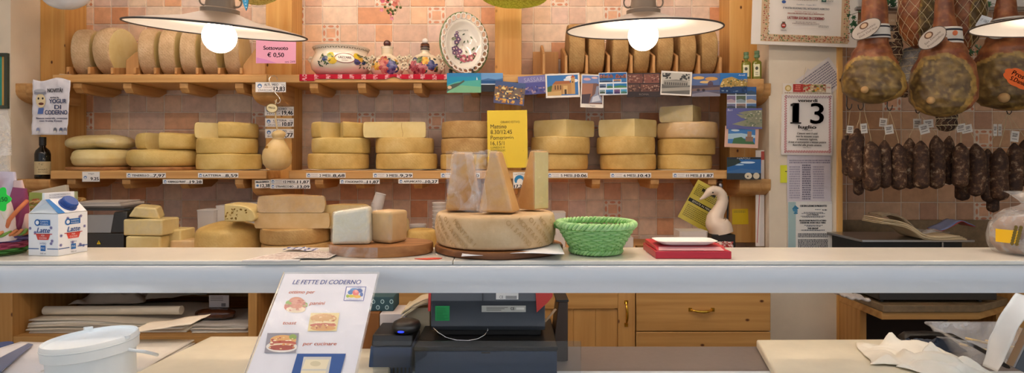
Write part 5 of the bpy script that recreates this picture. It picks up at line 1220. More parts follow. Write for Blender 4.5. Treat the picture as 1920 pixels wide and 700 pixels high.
mb.v = [Vector((v.x, v.z, v.y * .8)) for v in mb.v]; mb.f = [tuple(reversed(f)) for f in mb.f]; mb.c = ['#7A6436'] * len(mb.f); mb.ell(0, 0, .027, .021, '#E6D8AC', -.0010); mb.text('MALGA', 0, .002, .010, '#7A6436', -.0014, w=.034, bold=.0004); mb.build('tag_disc', 'print', t2, smooth=0)
mb = MB(); pts = []
for x, y in ((505, 158), (503.5, 152), (504.5, 146), (509, 142.5), (515, 143), (518, 147)): pts.append(P(x, y, YH + .03 if y < 150 else YH + .02) - P(512, 165, YH))
pts = [P(520, 149, YH + .065), P(519, 145, YH + .05), P(514, 142, YH + .035), P(508, 143, YH + .02), P(504.5, 148, YH + .01), P(506, 156, YH), P(514, 172, YH), P(523, 182, YH), P(526, 188, YH), P(524, 193, YH), P(519, 194, YH), P(515, 189, YH)]
base = P(512, 165, YH); mb.tube([p - base for p in pts], .0022, 8); tag(mb.build('meat_hook', 'chrome', loc=base, smooth=60), 'steel hook on the upper shelf edge holding the hanging cheese', 'hook')

# ------------------------------------------------ things hanging from above the frame
def cloth_bowl(name, label, cat, xc, yb, rx, ry, Y, col, mat, seed, fr=.05):
    t = (rx * S(Y), ry * S(Y)); mb = MB(); n = 40; rings = []
    for i in range(12):
        a = PI * .5 * i / 11; rr_ = math.sin(a) if i else .02; z = -math.cos(a)
        rings.append([Vector((t[0] * rr_ * math.cos(b) * (1 + fr * nz(math.cos(b) * 3 + seed, math.sin(b) * 3)), .5 * t[0] * rr_ * math.sin(b), t[1] * (z + fr * 2.4 * rr_ * nz(math.cos(b) * 2.4 + seed, math.sin(b) * 2.4, i * .12)))) for b in [2 * PI * k / n for k in range(n)]])
    for k in range(1, 4): rings.append([Vector((p.x * (1 - .06 * k), p.y * (1 - .06 * k), p.z + .03 * k + .02)) for p in rings[11]])
    mb.loft(rings, col, cap=(mat != 'straw')); return tag(mb.build(name, mat, loc=P(xc, yb, Y) + Vector((0, 0, t[1])), smooth=70), label, cat)
def susp(label, xc, yb, Y, z1=2.945):
    mb = MB(); mb.tube([P(xc, yb, Y), (X(xc, Y), Y, (P(xc, yb, Y).z + z1) / 2), (X(xc, Y), Y, z1)], .0015, 5); tag(mb.build('hanging_twine', 'string'), label, 'cord')
cloth_bowl('hanging_bag', 'bulging white plastic bag hanging above the left post', 'bag', 124, 18, 52, 46, 2.95, '#E4E2E0', 'plastic', 2, .06); susp('cord holding the white bag above the left post', 124, -26, 2.95)
cloth_bowl('hanging_hat', 'yellow-green straw hat hanging above the fourth post bay', 'hat', 966, 15, 68, 30, 2.95, '#D8DC7C', 'straw', 5, .05); susp('cord holding the yellow-green hat', 966, -12, 2.95)
cloth_bowl('hanging_hat', 'pale straw hat hanging behind the left pendant lamp', 'hat', 482, 9, 44, 26, 2.95, '#E0D8A0', 'straw', 9, .05); susp('cord holding the pale straw hat', 482, -14, 2.95)
mb = MB(); mb.prism([P(452, -6, 2.9), P(466, -6, 2.9), P(464, 12, 2.9), P(461, 20, 2.9), P(456, 8, 2.9)], (0, .008, 0), '#1F86B4')
for (a, b) in ((460, 2), (461, 8), (462, 14)): mb.ell(X(a, 2.9), Z(b, 2.9), .004, .0018, '#CFE6F0', 2.8992)
tag(mb.build('blue_ribbon', 'plastic', bevel=.001), 'blue spotted ribbon end hanging beside the pale straw hat', 'ribbon')
# flower spray
t = thing('flower_spray', 'spray of pink silk flowers with green berries hanging above the jars', 'flowers', P(737, -10, 3.1)); b0 = P(737, -10, 3.1)
mb = MB()
for pts in (((737, -10), (742, 8), (746, 18), (741, 28)), ((735, -10), (730, 8), (728, 18), (736, 40)), ((738, -10), (728, 2), (722, 8)), ((737, -10), (748, 2), (752, 12))): mb.tube([P(x, y, 3.1) - b0 for x, y in pts], .0009, 5, '#5E7040')
mb.build('stems', 'leaf', t)
for (x, y, r_, c) in ((741, 8, 6.5, '#C87060'), (745, 2, 5, '#D08A78'), (718, 2, 5, '#C06070'), (716, 19, 4, '#D890A0'), (735, 35, 4.2, '#D8909C'), (733, 27, 3, '#C87080'), (727, 3, 4, '#B85A60'), (736, -4, 6, '#C87878')):
    mb = MB(); s_ = S(3.1) * r_
    for k in range(5):
        a = k * 2 * PI / 5 + x; c_ = Vector((.55 * s_ * math.cos(a), -.004, .55 * s_ * math.sin(a)))
        mb.add([Vector((0, 0, 0)), c_ + Vector((-.45 * s_ * math.sin(a), .002, .45 * s_ * math.cos(a))), c_ * 1.9, c_ - Vector((-.45 * s_ * math.sin(a), -.002, .45 * s_ * math.cos(a)))], [(0, 1, 2, 3)], c)
    o = mb.build('blossom', 'leaf', t, solid=.0008, smooth=0); o.location = P(x, y, 3.095) - b0
for (x, y) in ((722, 13), (727, 20), (732, 18), (736, 21), (741, 19), (737, 26), (751, 14), (731, 8), (744, 13), (729, 24), (728, 0)):
    mb = MB(); r_ = 2.6 * S(3.1); mb.lathe([(max(.0002, r_ * math.cos(a)), r_ * math.sin(a)) for a in [-PI / 2 + PI * k / 8 for k in range(9)]], 12, '#5A6232'); o = mb.build('berry', 'leaf', t, smooth=80); o.location = P(x, y, 3.092) - b0
# ================================================================ hams and salamis
M.setdefault('x', None)
def mixc(a, b, f):
    f = max(0, min(1, f)); return tuple(x * (1 - f) + y * f for x, y in zip(a[:3], b[:3]))
SK = lin('#B0693A'); SK2 = lin('#8A4622'); SK3 = lin('#C98A4E'); FAT = lin('#C9A050'); OL = lin('#8E713E'); OL2 = lin('#634A26'); OL3 = lin('#AA8C4C'); BONE = lin('#C09A68')
def ham(label, rows, Y, face, seed, dep=.8, knob=None, name='cured_ham'):
    """rows: (y, xl, xr) silhouette in pixels; face: (cx, cy, rx, ry) of the mouldy cut face"""
    s = S(Y); xc = sum((r[1] + r[2]) / 2 for r in rows) / len(rows); yb = rows[-1][0]; base = P(xc, yb, Y)
    t = thing(name, label, 'ham', base, (0, 0, -math.atan((xc - CX) / F)), 'cured hams hanging in the alcove')
    # densify
    ys = [r[0] for r in rows]; R = []
    N = 110
    for i in range(N + 1):
        y = ys[0] + (ys[-1] - ys[0]) * i / N
        for k in range(len(rows) - 1):
            if rows[k][0] <= y <= rows[k + 1][0] + 1e-6:
                f = (y - rows[k][0]) / (rows[k + 1][0] - rows[k][0]); f = f * f * (3 - 2 * f) if k < len(rows) - 3 else f
                R.append((y, rows[k][1] * (1 - f) + rows[k + 1][1] * f, rows[k][2] * (1 - f) + rows[k + 1][2] * f)); break
    n = 120; rings = []; px = []
    for (y, a, b) in R:
        w = (b - a) / 2 * s; cx = ((a + b) / 2 - xc) * s; d = w * dep * (1 if w < .06 else .95); ring = []; row = []
        for k in range(n):
            an = 2 * PI * k / n; wob = 1 + .05 * nz(math.cos(an) * 1.5 + seed, math.sin(an) * 1.5, y * .02)
            x = cx + w * math.cos(an) * (1 if abs(math.cos(an)) > .9 else wob); yy = d * math.sin(an) * wob; X_ = xc + x / s
            m = math.hypot((X_ - face[0]) / face[2], (y - face[1]) / face[3]) if math.sin(an) < 0 else 9
            if m < 1.15: yy += d * .22 * max(0, 1.15 - m) ** .6 + .006 * nz(X_ * .08, y * .08, seed)
            ring.append(Vector((x, yy, (yb - y) * s))); row.append((X_, y, m, math.sin(an)))
        rings.append(ring); px.append(row)
    def cf(i, j):
        X_, y, m, sn = px[i][j]; q = nz(X_ * .05 + seed, y * .05, sn); q2 = nz(X_ * .16, y * .16 + seed, sn * 3)
        m += .10 * nz(X_ * .06, y * .06, seed + 5)
        if m < .94: c = mixc(mixc(OL, OL2, .5 + q * 1.4), OL3, max(0, q2 * 1.4))
        elif m < 1.10: c = mixc(FAT, OL, max(0, .3 + q2))
        else: c = mixc(mixc(SK, SK2, .45 + q * 1.5), SK3, max(0, q2 * .9 - .1))
        return tuple(round(v, 4) for v in c)
    mb = MB(); mb.loft(rings); mb.build('ham_body', 'ham', t, smooth=80, vcol=[cf(i, j) for i in range(len(px)) for j in range(n)])
    if knob:
        mb = MB(); r = knob[2] * s; mb.lathe([(max(.0003, r * math.cos(a)), r * math.sin(a)) for a in [-PI / 2 + PI * k / 10 for k in range(11)]], 18, cf=lambda i, j: BONE); o = mb.build('bone_end', 'matte', t, smooth=80)
        yv = min(p.y for ri, ro in zip(rings, px) for p, q in zip(ri, ro) if abs(q[0] - knob[0]) < 6 and abs(q[1] - knob[1]) < 5)
        o.location = ((knob[0] - xc) * s, yv - r * .1, (yb - knob[1]) * s)
    return t, xc, yb, s, R
def band(t, xc, yb, s, pts_l, pts_r, h, dep, cols, Y, name='paper_collar'):
    """collar around the shank: left end, right end (px), height px"""
    (xl, yl), (xr, yr) = pts_l, pts_r; mb = MB(); n = 36; w = (xr - xl) / 2 * s; rings = []
    for k, f in enumerate([0, .12, .12, .24, .24, .76, .76, .88, .88, 1]):
        rings.append([Vector((((xl + xr) / 2 - xc) * s + w * math.cos(a) * (1 + .10 * f), w * dep * (1 + .1 * f) * math.sin(a), (yb - ((yl + yr) / 2 + (yr - yl) / 2 * math.cos(a)) - h * (f - .5)) * s)) for a in [2 * PI * i / n for i in range(n)]])
    mb.loft(rings, cap=False, cf=lambda i, j: cols[(i // 2) % len(cols)]); return mb.build(name, 'paper', t, smooth=60, solid=.0008)
def olabel(t, xc, yb, s, x, y, rx, ry, rot, yoff, txt, name='paper_label', base='#BDB2A6'):
    mb = MB(); mb.ell(0, 0, rx * s, ry * s, '#4A4038', 0, 32, rot); mb.ell(0, 0, rx * s * .95, ry * s * .93, base, -.0004, 32, rot)
    c, sn = math.cos(rot), math.sin(rot)
    def at(u, v): return (u * c - v * sn) * s, (u * sn + v * c) * s
    a = at(0, ry * .45); mb.ell(a[0], a[1], rx * .30 * s, ry * .36 * s, '#6A4A34', -.0008, 16, rot); mb.ell(a[0], a[1], rx * .2 * s, ry * .24 * s, '#C8A888', -.0011, 14, rot)
    for k, (tx, v) in enumerate(txt):
        a = at(0, v * ry); mb.text(tx, a[0], a[1], ry * .22 * s, '#5A4A44', -.0009, w=rx * 1.25 * s, rot=rot, shear=.2)
    o = mb.build(name, 'print', t, smooth=0, solid=0); o.location = ((x - xc) * s, yoff, (yb - y) * s); return o
YG = 2.58
r1 = [(-60, 1622, 1650), (-20, 1620, 1655), (20, 1618, 1661), (60, 1616, 1662), (80, 1612, 1662), (100, 1601, 1668), (125, 1589, 1678), (148, 1584, 1688), (168, 1586, 1692), (182, 1597, 1684), (191, 1615, 1664), (195, 1630, 1648)]
t, xc, yb, s, R = ham('cured ham with paper collar hanging nearest the certificate poster', r1, YG, (1630, 156, 56, 44), 1, knob=(1624, 171, 6.5))
band(t, xc, yb, s, (1614, 62), (1663, 62), 26, .86, ['#DDD6CC', '#2E2E34', '#DDD6CC', '#2E2E34', '#D4CCC2'], YG)
o = olabel(t, xc, yb, s, 1626, 60, 26, 17, .5, -.085, (('Prosciutto', -.05), ('Dok Dall\'Ava', -.45))); o.rotation_euler = (-.15, 0, -.3)
r2 = [(-60, 1752, 1782), (-10, 1756, 1784), (30, 1754, 1786), (52, 1752, 1790), (78, 1742, 1797), (100, 1730, 1806), (130, 1718, 1818), (158, 1713, 1822), (185, 1714, 1821), (203, 1724, 1812), (214, 1742, 1794), (219, 1758, 1778)]
t, xc, yb, s, R = ham('large cured ham with striped collar hanging in the middle of the alcove', r2, YG - .06, (1764, 164, 48, 56), 2, knob=(1750, 190, 7))
band(t, xc, yb, s, (1754, 68), (1797, 70), 30, .9, ['#E4DCD0', '#2E2E34', '#E4DCD0', '#2E2E34', '#E4DCD0'], YG)
mb = MB(); mb.ell(0, 0, .009, .011, '#C8683A'); o = mb.build('collar_emblem', 'print', t, smooth=0); o.location = ((1786 - xc) * s, -.066, (yb - 69) * s)
o = olabel(t, xc, yb, s, 1752, 76, 25, 18, .75, -.095, (('San Daniele', -.05), ('Prosciuttificio', -.45))); o.rotation_euler = (-.2, 0, -.25)
r3 = [(-60, 1876, 1900), (-10, 1874, 1902), (20, 1870, 1904), (50, 1866, 1916), (75, 1856, 1930), (95, 1846, 1942), (120, 1832, 1952), (150, 1826, 1958), (178, 1832, 1954), (196, 1850, 1940), (206, 1880, 1915), (208, 1890, 1905)]
t, xc, yb, s, R = ham('cured ham at the alcove right edge behind the orange sign', r3, YG + .02, (1888, 158, 60, 50), 3, knob=(1885, 186, 9))
band(t, xc, yb, s, (1866, 48), (1918, 48), 26, .86, ['#DDD6CC', '#2E2E34', '#DDD6CC', '#2E2E34', '#DDD6CC'], YG)
o = olabel(t, xc, yb, s, 1882, 62, 24, 16, .2, -.095, (('Prosciutto', -.05), ('Crudo', -.45))); o.rotation_euler = (-.2, 0, -.1)
mb = MB(); mb.box(-.030, .012, -.001, 0, -.02, .03, '#DCE2E6'); mb.text('IT 1063', -.009, .01, .012, '#4A5058', -.0012, w=.03); o = mb.build('side_tag', 'print', t, smooth=0); o.location = ((1858 - xc) * s, -.05, (yb - 43) * s); o.rotation_euler = (0, .5, 0)
# netted hams
def netted(label, rows, Y, seed, tone):
    s = S(Y); t, xc, yb, s, R = ham(label, rows, Y, (tone[0], tone[1], tone[2], tone[3]), seed, dep=.85, name='netted_ham')
    mb = MB(); N = len(R)
    def pt(f, an):
        i = min(N - 1, max(0, f * (N - 1))); a = R[int(i)]; w = (a[2] - a[1]) / 2 * s + .0022
        return Vector((((a[1] + a[2]) / 2 - xc) * s + w * math.cos(an), w * .90 * math.sin(an), (yb - a[0]) * s))
    for d in (-1, 1):
        for k in range(11):
            mb.tube([pt(i / 40, d * i / 40 * 3.3 + 2 * PI * k / 11) for i in range(40)], .00085, 4)
    mb.build('net', 'string', t)
    return t
simple('string', '#D8C8A0', .9)
netted('netted ham with grey right flank, hanging left of the middle ham', [(-60, 1696, 1722), (-30, 1694, 1742), (0, 1690, 1752), (30, 1688, 1755), (55, 1691, 1750), (75, 1698, 1740), (88, 1710, 1728), (91, 1716, 1722)], 2.72, 6, (1741, 45, 18, 60))
netted('netted reddish ham hanging right of the middle ham collar', [(-60, 1792, 1818), (-30, 1786, 1836), (0, 1781, 1842), (30, 1780, 1843), (55, 1784, 1840), (75, 1792, 1830), (90, 1806, 1820), (94, 1811, 1816)], 2.74, 9, (1832, 50, 15, 50))
# grey netted fat salami
def fat(label, x, y0, y1, w, Y, mat, seed):
    s = S(Y); t = thing('netted_salami', label, 'salami', P(x, y1, Y), group='netted salamis between the hams'); h = (y1 - y0) * s; r = w / 2 * s
    mb = MB(); rings = []; n = 28; N = 26
    def rad(f): return r * (min(1, (1 - (2 * f - 1) ** 8)) ** .5 if 0 < f < 1 else .05) * (1 + .05 * math.cos(f * 5 * 2 * PI))
    for i in range(N + 1):
        f = i / N; rings.append([Vector((rad(f) * math.cos(a), rad(f) * math.sin(a), f * h)) for a in [2 * PI * k / n for k in range(n)]])
    mb.loft(rings); mb.build('salami_body', mat, t, smooth=70)
    mb = MB()
    for k in range(1, 6): f = k / 5.5 - .02; mb.tube([((rad(f) + .001) * math.cos(a), (rad(f) + .001) * math.sin(a), f * h) for a in [2 * PI * q / 28 for q in range(28)]], .0016, 5, closed=True)
    for k in range(10): mb.tube([((rad(.03 + .94 * i / 24) + .001) * math.cos(2 * PI * k / 10 + .25 * math.sin(i)), (rad(.03 + .94 * i / 24) + .001) * math.sin(2 * PI * k / 10 + .25 * math.sin(i)), (.03 + .94 * i / 24) * h) for i in range(25)], .0007, 4)
    mb.build('net', 'string', t); return t
fat('grey netted salami hanging between the first and the middle ham', 1710, 88, 166, 36, 2.80, 'grey_salami', 1)
fat('dark netted salami tip peeping out below the grey one', 1697, 140, 183, 27, 2.90, 'salami', 2)
fat('dark netted salami tip peeping out below the middle ham', 1775, 176, 247, 33, 2.74, 'salami', 3)
fat('netted dark salami with printed label behind the first ham', 1672, 40, 118, 34, 2.80, 'salami', 4)
sheet('salami_label', 'brown and cream printed label hanging behind the first ham', 'label', 1651, 26, 1680, 78, 2.76, '#B49A7C', [('r', 1652, 47, 1680, 58, '#2E2622'), ('t', 'dler', 1671, 53, 7, '#E8DCC8', dict(w=15, b=.4)), ('t', 'LA CASA', 1668, 38, 4.4, '#D8C8AC', dict(w=18)), ('l', 1655, 62, 1677, 74, 4, '#8A7258')], -.05)
# rail, hooks
mb = MB(); mb.tube([(X(1604, 2.86), 2.86, Z(17, 2.86)), (3.24, 2.86, Z(17, 2.86))], .0095, 14); tag(mb.build('hanging_rail', 'steel', smooth=60), 'steel rail across the alcove behind the hams', 'rail')
GH = 'long dark hooks hanging from the alcove rail'
for x, y1, d_ in ((1588, 206, 1), (1618, 207, -1), (1664, 208, 1), (1717, 213, 1), (1798, 212, 1), (1888, 215, 1)):
    mb = MB(); Yh = 2.86; top = Z(17, Yh); z0 = Z(y1, Yh); b_ = Vector((X(x, Yh), Yh, z0))
    if x == 1588: top = Z(158, Yh)
    pts = [(0, -.011, top - z0 - .008), (0, -.0115, top - z0 + .006), (0, 0, top - z0 + .0125), (0, .0115, top - z0 + .004), (0, .006, top - z0 - .03), (0, 0, .05)]
    pts += [(d_ * -.002, 0, .02), (d_ * .004, -.0, .004), (d_ * .013, -.0, .001), (d_ * .021, -.0, .010), (d_ * .024, -.0, .028)]
    mb.tube(pts, .0023, 7)
    where = {1588: 'beside the pilaster strip', 1618: 'below the first ham, left one', 1664: 'below the first ham, right one', 1717: 'left of the middle ham base', 1798: 'right of the middle ham base', 1888: 'below the ham at the frame edge'}[x]
    tag(mb.build('meat_hook', 'steel_dark', loc=b_, smooth=60), 'dark meat hook tip ' + where, 'hook', GH)
# salamis
def salami_(x, y0, y1, w, Y, bend, hx, label, seed, tagpx=None, pale=False):
    s = S(Y); t = thing('salami', label, 'salami', P(x, y1, Y), group='salamis hanging from the alcove hooks'); h = (y1 - y0) * s; r = w / 2 * s; mb = MB(); rings = []; n = 24; N = 28
    def cen(f): return Vector((bend * s * math.sin(PI * f) + .003 * nz(f * 3, seed), .004 * nz(f * 2, seed, 4), f * h))
    for i in range(N + 1):
        f = i / N; g = (1 - (1 - min(1, f / .12)) ** 2) ** .5 if f < .12 else (1 - ((f - .78) / .22) ** 1.8 * .86 if f > .78 else 1); g = max(g, .06)
        rings.append([cen(f) + Vector((r * g * math.cos(a), r * g * math.sin(a), 0)) * (1 + .07 * nz(math.cos(a) * 1.5 + seed, math.sin(a) * 1.5, f * 5)) for a in [2 * PI * k / n for k in range(n)]])
    mb.loft(rings); mb.build('casing', 'salami', t, smooth=70)
    top = cen(1); mb = MB(); hk_ = P(hx[0], hx[1], 2.87) - P(x, y1, Y)
    mb.tube([top - Vector((0, 0, .004)), top + Vector((0, 0, .012)), (top + hk_) / 2 + Vector((.003, 0, 0)), hk_], .0010, 5); mb.tube([top + Vector((.006 * math.cos(a), .006 * math.sin(a), -.006)) for a in [2 * PI * k / 10 for k in range(10)]], .0016, 5, closed=True)
    mb.build('string', 'string', t)
    if tagpx:
        tx, ty, tw, th, ro = tagpx; mb = MB(); mb.box(-tw / 2 * s, tw / 2 * s, 0, .0006, -th / 2 * s, th / 2 * s, '#E4DDD2')
        for k in range(3): mb.rect(-tw * .35 * s, tw * (.3 - .1 * (k % 2)) * s, (th * (.28 - .25 * k) - 1.2) * s, (th * (.28 - .25 * k)) * s, '#8A8078', -.0004)
        mb.text('SALAME', 0, th * .12 * s, th * .2 * s, '#5A4A44', -.0006, w=tw * .6 * s)
        o = mb.build('paper_tag', 'print', t, smooth=0); o.location = P(tx, ty, Y - .045) - P(x, y1, Y); o.rotation_euler = (0, ro, 0)
    return t
SL = [(1587, 251, 330, 16, 2.90, 0, (1594, 206), 'narrow salami half hidden beside the pilaster strip', None),
      (1607, 241, 340, 27, 2.84, -3, (1613, 207), 'dark leaning salami, second from the pilaster strip', (1594, 243, 12, 14, .05)),
      (1610, 282, 367, 18, 2.92, 0, (1613, 207), 'thin salami peeping below the second one from the strip', None),
      (1633, 265, 359, 30, 2.80, 2, (1620, 207), 'thick whitish salami below the first ham', (1620, 241, 12, 18, -.1)),
      (1659, 263, 354, 22, 2.82, 1, (1668, 208), 'slim salami under the first pair of white tags', (1656, 230, 14, 16, .1)),
      (1685, 269, 357, 25, 2.80, 1, (1668, 208), 'dark red salami under the lower white tag of the first pair', (1667, 243, 16, 17, -.15)),
      (1706, 259, 355, 23, 2.84, -1, (1722, 213), 'brown salami left of the trio under the middle hook', (1720, 232, 15, 18, .0)),
      (1727, 264, 355, 26, 2.78, 0, (1722, 213), 'whitish salami in the middle of the trio under the hook', (1733, 242, 18, 18, -.25)),
      (1754, 254, 355, 25, 2.80, 4, (1724, 213), 'salami leaning right in the trio under the middle hook', (1741, 232, 18, 15, -.1)),
      (1780, 255, 347, 20, 2.86, -3, (1797, 212), 'brown salami below the large ham tip', None),
      (1801, 268, 352, 26, 2.78, 0, (1799, 212), 'speckled salami under the wide white tags right of the ham', (1802, 240, 17, 15, -.15)),
      (1804, 300, 377, 24, 2.90, 0, (1799, 212), 'dark salami hanging lower behind the speckled one', None),
      (1829, 269, 369, 27, 2.80, 4, (1801, 212), 'long leaning salami right of the speckled one', (1813, 242, 20, 15, -.2)),
      (1852, 279, 380, 20, 2.84, -2, (1888, 214), 'pale slim salami, first of the right cluster', None),
      (1874, 277, 377, 28, 2.80, 0, (1889, 214), 'pinkish speckled salami in front of the right cluster', (1866, 244, 7, 22, 0)),
      (1862, 320, 399, 20, 2.88, 0, (1889, 214), 'pale salami hanging lowest in the right cluster', (1875, 244, 7, 22, 0)),
      (1901, 268, 366, 24, 2.82, 2, (1890, 214), 'dark whitish-spotted salami beside the frame edge', (1903, 256, 15, 20, .12)),
      (1921, 262, 350, 22, 2.86, 1, (1891, 214), 'salami cut by the right frame edge', None)]
for k, (x, y0, y1, w, Y, b, hx, l, tg) in enumerate(SL): salami_(x, y0, y1, w, Y, b, hx, l, k * 3.1, tg)
# orange sign
t = thing('orange_sign', 'orange cloud-shaped price sign pinned on the right ham', 'sign', P(1912, 148, 2.34), (0, .42, 0))
s = S(2.34); pts = []
for k in range(48):
    a = 2 * PI * k / 48; q = 1 + .10 * abs(math.sin(a * 4)); pts.append((30 * s * q * math.cos(a), 0, 16 * s * q * math.sin(a)))
mb = MB(); mb.prism(pts, (0, .0008, 0), '#E8692A'); mb.text('Prosc.', -.004, 6 * s, 9 * s, '#2A1A14', -.0006, w=32 * s, shear=.2, bold=.0005); mb.text('S.Daniele', .004, -5 * s, 8 * s, '#2A1A14', -.0006, w=38 * s, shear=.2, bold=.0005); mb.build('sign_card', 'print', t, smooth=0)
mb = MB(); mb.tube([(-.01, .0015, -.03), (-.01, .09, -.03)], .0012, 5); mb.build('pin', 'steel', t)
# ivy
def ivy(label, strands, Y, seed):
    r = random.Random(seed); b0 = P(strands[0][0][0], strands[0][0][1], Y); t = thing('ivy_garland', label, 'ivy', b0, group='artificial ivy in the alcove'); mb = MB(); lf = MB()
    for st in strands:
        pts = [P(x, y, Y) - b0 for x, y in st]; mb.tube(pts, .0013, 5, '#5A5A38')
        for k in range(len(pts) - 1):
            for f in (0, .33, .66):
                p = pts[k].lerp(pts[k + 1], f) + Vector((r.uniform(-.02, .02), r.uniform(-.03, .01), r.uniform(-.02, .02))); a = r.uniform(0, 6.3); sz = r.uniform(.013, .022); ti = r.uniform(-.6, .6)
                c = r.choice(['#3E6A42', '#55805A', '#2E5236', '#7A9A78', '#48704A'])
                shp = [(0, -.3), (.7, -.5), (.55, .05), (.95, .45), (.3, .4), (0, 1.2), (-.3, .4), (-.95, .45), (-.55, .05), (-.7, -.5)]
                lf.add([p] + [p + Vector((sz * (u * math.cos(a) - v * math.sin(a)), sz * ti * u, sz * (u * math.sin(a) + v * math.cos(a)))) for u, v in shp], [(0, i + 1, (i + 1) % 10 + 1) for i in range(10)], c)
    mb.build('stem', 'leaf', t); lf.build('leaves', 'leaf', t, smooth=0)
ivy('ivy garland along the steel rail above the first ham', [[(1590, 30), (1612, 22), (1640, 8), (1672, 6), (1690, 4)], [(1598, 40), (1606, 55), (1604, 72)], [(1650, 10), (1668, 12), (1680, 9)]], 2.95, 4)
ivy('ivy sprig hanging between the netted hams and the middle ham', [[(1828, 86), (1840, 96), (1845, 112)], [(1836, 10), (1850, 4), (1866, 8)], [(1826, 92), (1820, 104)]], 2.9, 6)
ivy('ivy sprig between the first ham and the grey salami', [[(1686, 96), (1690, 110), (1684, 126)], [(1688, 100), (1694, 118)]], 2.9, 8)
# ================================================================ things on the serving ledge
def zledge(Y): return ZT
# milk carton
t = thing('milk_carton', 'white and blue milk carton reading Latte at the left of the ledge', 'carton', (X(110, 1.508), 1.508, ZT + .0005), (0, 0, 1.43))
a = .0425; hb_ = .105; hr = .036
mb = MB(); C0 = '#EEF0F4'
mb.box(-a, a, -a, a, 0, hb_, C0)
mb.add([(-a, -a, hb_), (a, -a, hb_), (a, -.004, hb_ + hr), (-a, -.004, hb_ + hr), (-a, a, hb_), (a, a, hb_), (a, .004, hb_ + hr), (-a, .004, hb_ + hr), (-a + .016, 0, hb_ + hr * .85), (a - .016, 0, hb_ + hr * .85)],
       [(0, 1, 2, 3), (5, 4, 7, 6), (0, 3, 8), (3, 7, 8), (7, 4, 8), (4, 0, 8), (1, 9, 2), (2, 9, 6), (6, 9, 5), (5, 9, 1)], C0)
mb.build('carton_body', 'plastic', t, smooth=20, bevel=.0008)
mb = MB(); mb.box(-a, a, -.0035, .0035, hb_ + hr - .002, hb_ + hr + .016, C0); mb.build('top_fin', 'plastic', t, bevel=.0006)
nrm = Vector((0, -hr, a)).normalized() if False else Vector((0, -hr, a - .004)).normalized()
mb = MB(); Rq = Vector((0, 0, 1)).rotation_difference(nrm).to_matrix().to_4x4(); o_ = Matrix.Translation(Vector((.004, -a * .50, hb_ + hr * .52))) @ Rq
mb.X = o_; mb.lathe([(.0215, 0), (.0215, .003), (.0185, .004), (.0185, .015), (.0165, .0175), (.0005, .0175)], 32, '#1E4C9C')
for k in range(32):
    an = 2 * PI * k / 32; mb.box(.0182 * math.cos(an) - .0005, .0182 * math.cos(an) + .0005, .0182 * math.sin(an) - .0005, .0182 * math.sin(an) + .0005, .004, .015, '#1A4590')
mb.build('screw_cap', 'plastic', t, smooth=30)['label'] = 'blue screw cap'
mb = MB()
def faceA(U, Q): return (U, -a - .0006, Q)
def faceB(U, Q): return (-a - .0006, -U, Q)
def carton_face(fn, k):
    def E(u, q, ru, rq, c, n=14):
        mb.poly([fn(u + ru * math.cos(2 * PI * i / n), q + rq * math.sin(2 * PI * i / n)) for i in range(n)], c)
    def Pg(pts, c): mb.poly([fn(*p) for p in pts], c)
    r = random.Random(5 + k)
    for q in range(12):
        u, v = r.uniform(-.037, .037), r.uniform(.006, .1)
        if abs(u) < .022 and .03 < v < .09: continue
        for i in range(6): E(u + .0028 * math.cos(i * PI / 3), v + .0028 * math.sin(i * PI / 3), .0019, .0012, '#8F8CB8', 8)
        E(u, v, .0016, .0016, '#4A4880', 8)
    e = .0002
    F2 = fn; 
    def up(U, Q):
        p = F2(U, Q); return (p[0] - (e if fn is faceB else 0), p[1] - (e if fn is faceA else 0), p[2])
    def Pu(pts, c): mb.poly([up(*p) for p in pts], c)
    Pu([(-.014, .076), (.020, .076), (.020, .090), (-.014, .090)], '#2A6CB4'); 
    mb.poly([up(-.016 + .0085 * math.cos(2 * PI * i / 16), .083 + .0085 * math.sin(2 * PI * i / 16)) for i in range(16)], '#2A6CB4')
    def up2(U, Q):
        p = up(U, Q); return (p[0] - (e if fn is faceB else 0), p[1] - (e if fn is faceA else 0), p[2])
    mb.poly([up2(-.016 + .005 * math.cos(2 * PI * i / 16), .083 + .005 * math.sin(2 * PI * i / 16)) for i in range(16)], '#EEF0F4')
    mb.text('Latteria', .004, .0860, .0036, '#EEF0F4', fn=up2, w=.022); mb.text('Friulana', .004, .0800, .0036, '#EEF0F4', fn=up2, w=.022)
    mb.text('Latte', .000, .064, .0125, '#3A62A8', fn=up, w=.036, shear=.3, bold=.0004)
    Pu([(-.021, .0555), (.021, .0555), (.015, .040), (-.015, .040)], '#D2483E'); Pu([(-.026, .0555), (.026, .0555), (.026, .0535), (-.026, .0535)], '#C03A34')
    mb.text('PER', 0, .0510, .0038, '#F2DCD8', fn=up2, w=.010); mb.text('CUCINA', 0, .0448, .0044, '#F2DCD8', fn=up2, w=.022)
    mb.text('INTERO', 0, .031, .0045, '#5A6A98', fn=up, w=.018); Pu([(-.007, .012), (.007, .012), (.007, .026), (-.007, .026)], '#2A6CB4'); mb.text('FVG', 0, .019, .005, '#E8F0F8', fn=up2, w=.010)
    Pu([(-.0425, .0165), (-.012, .0165), (-.012, .0185), (-.0425, .0185)], '#2A5C9C'); Pu([(.012, .0165), (.0425, .0165), (.0425, .0185), (.012, .0185)], '#2A5C9C')
    mb.text('500 ml', 0, .006, .0035, '#6A7080', fn=up, w=.016)
carton_face(faceA, 0); carton_face(faceB, 1)
sl = lambda U, f: (U, -a + (a - .004) * f - .0006 * nrm.y * -1 * 1, hb_ + hr * f + .0006)
mb.poly([sl(-a, .02), sl(-a + .020, .02), sl(-a + .012, .98), sl(-a, .98)], '#2E78C0')
for q in range(2): mb.text('DA CONSUMARSI PREFERIBILMENTE', 0, hb_ + hr + .010 - .006 * q, .0028, '#5A6478', -.0042, w=.06)
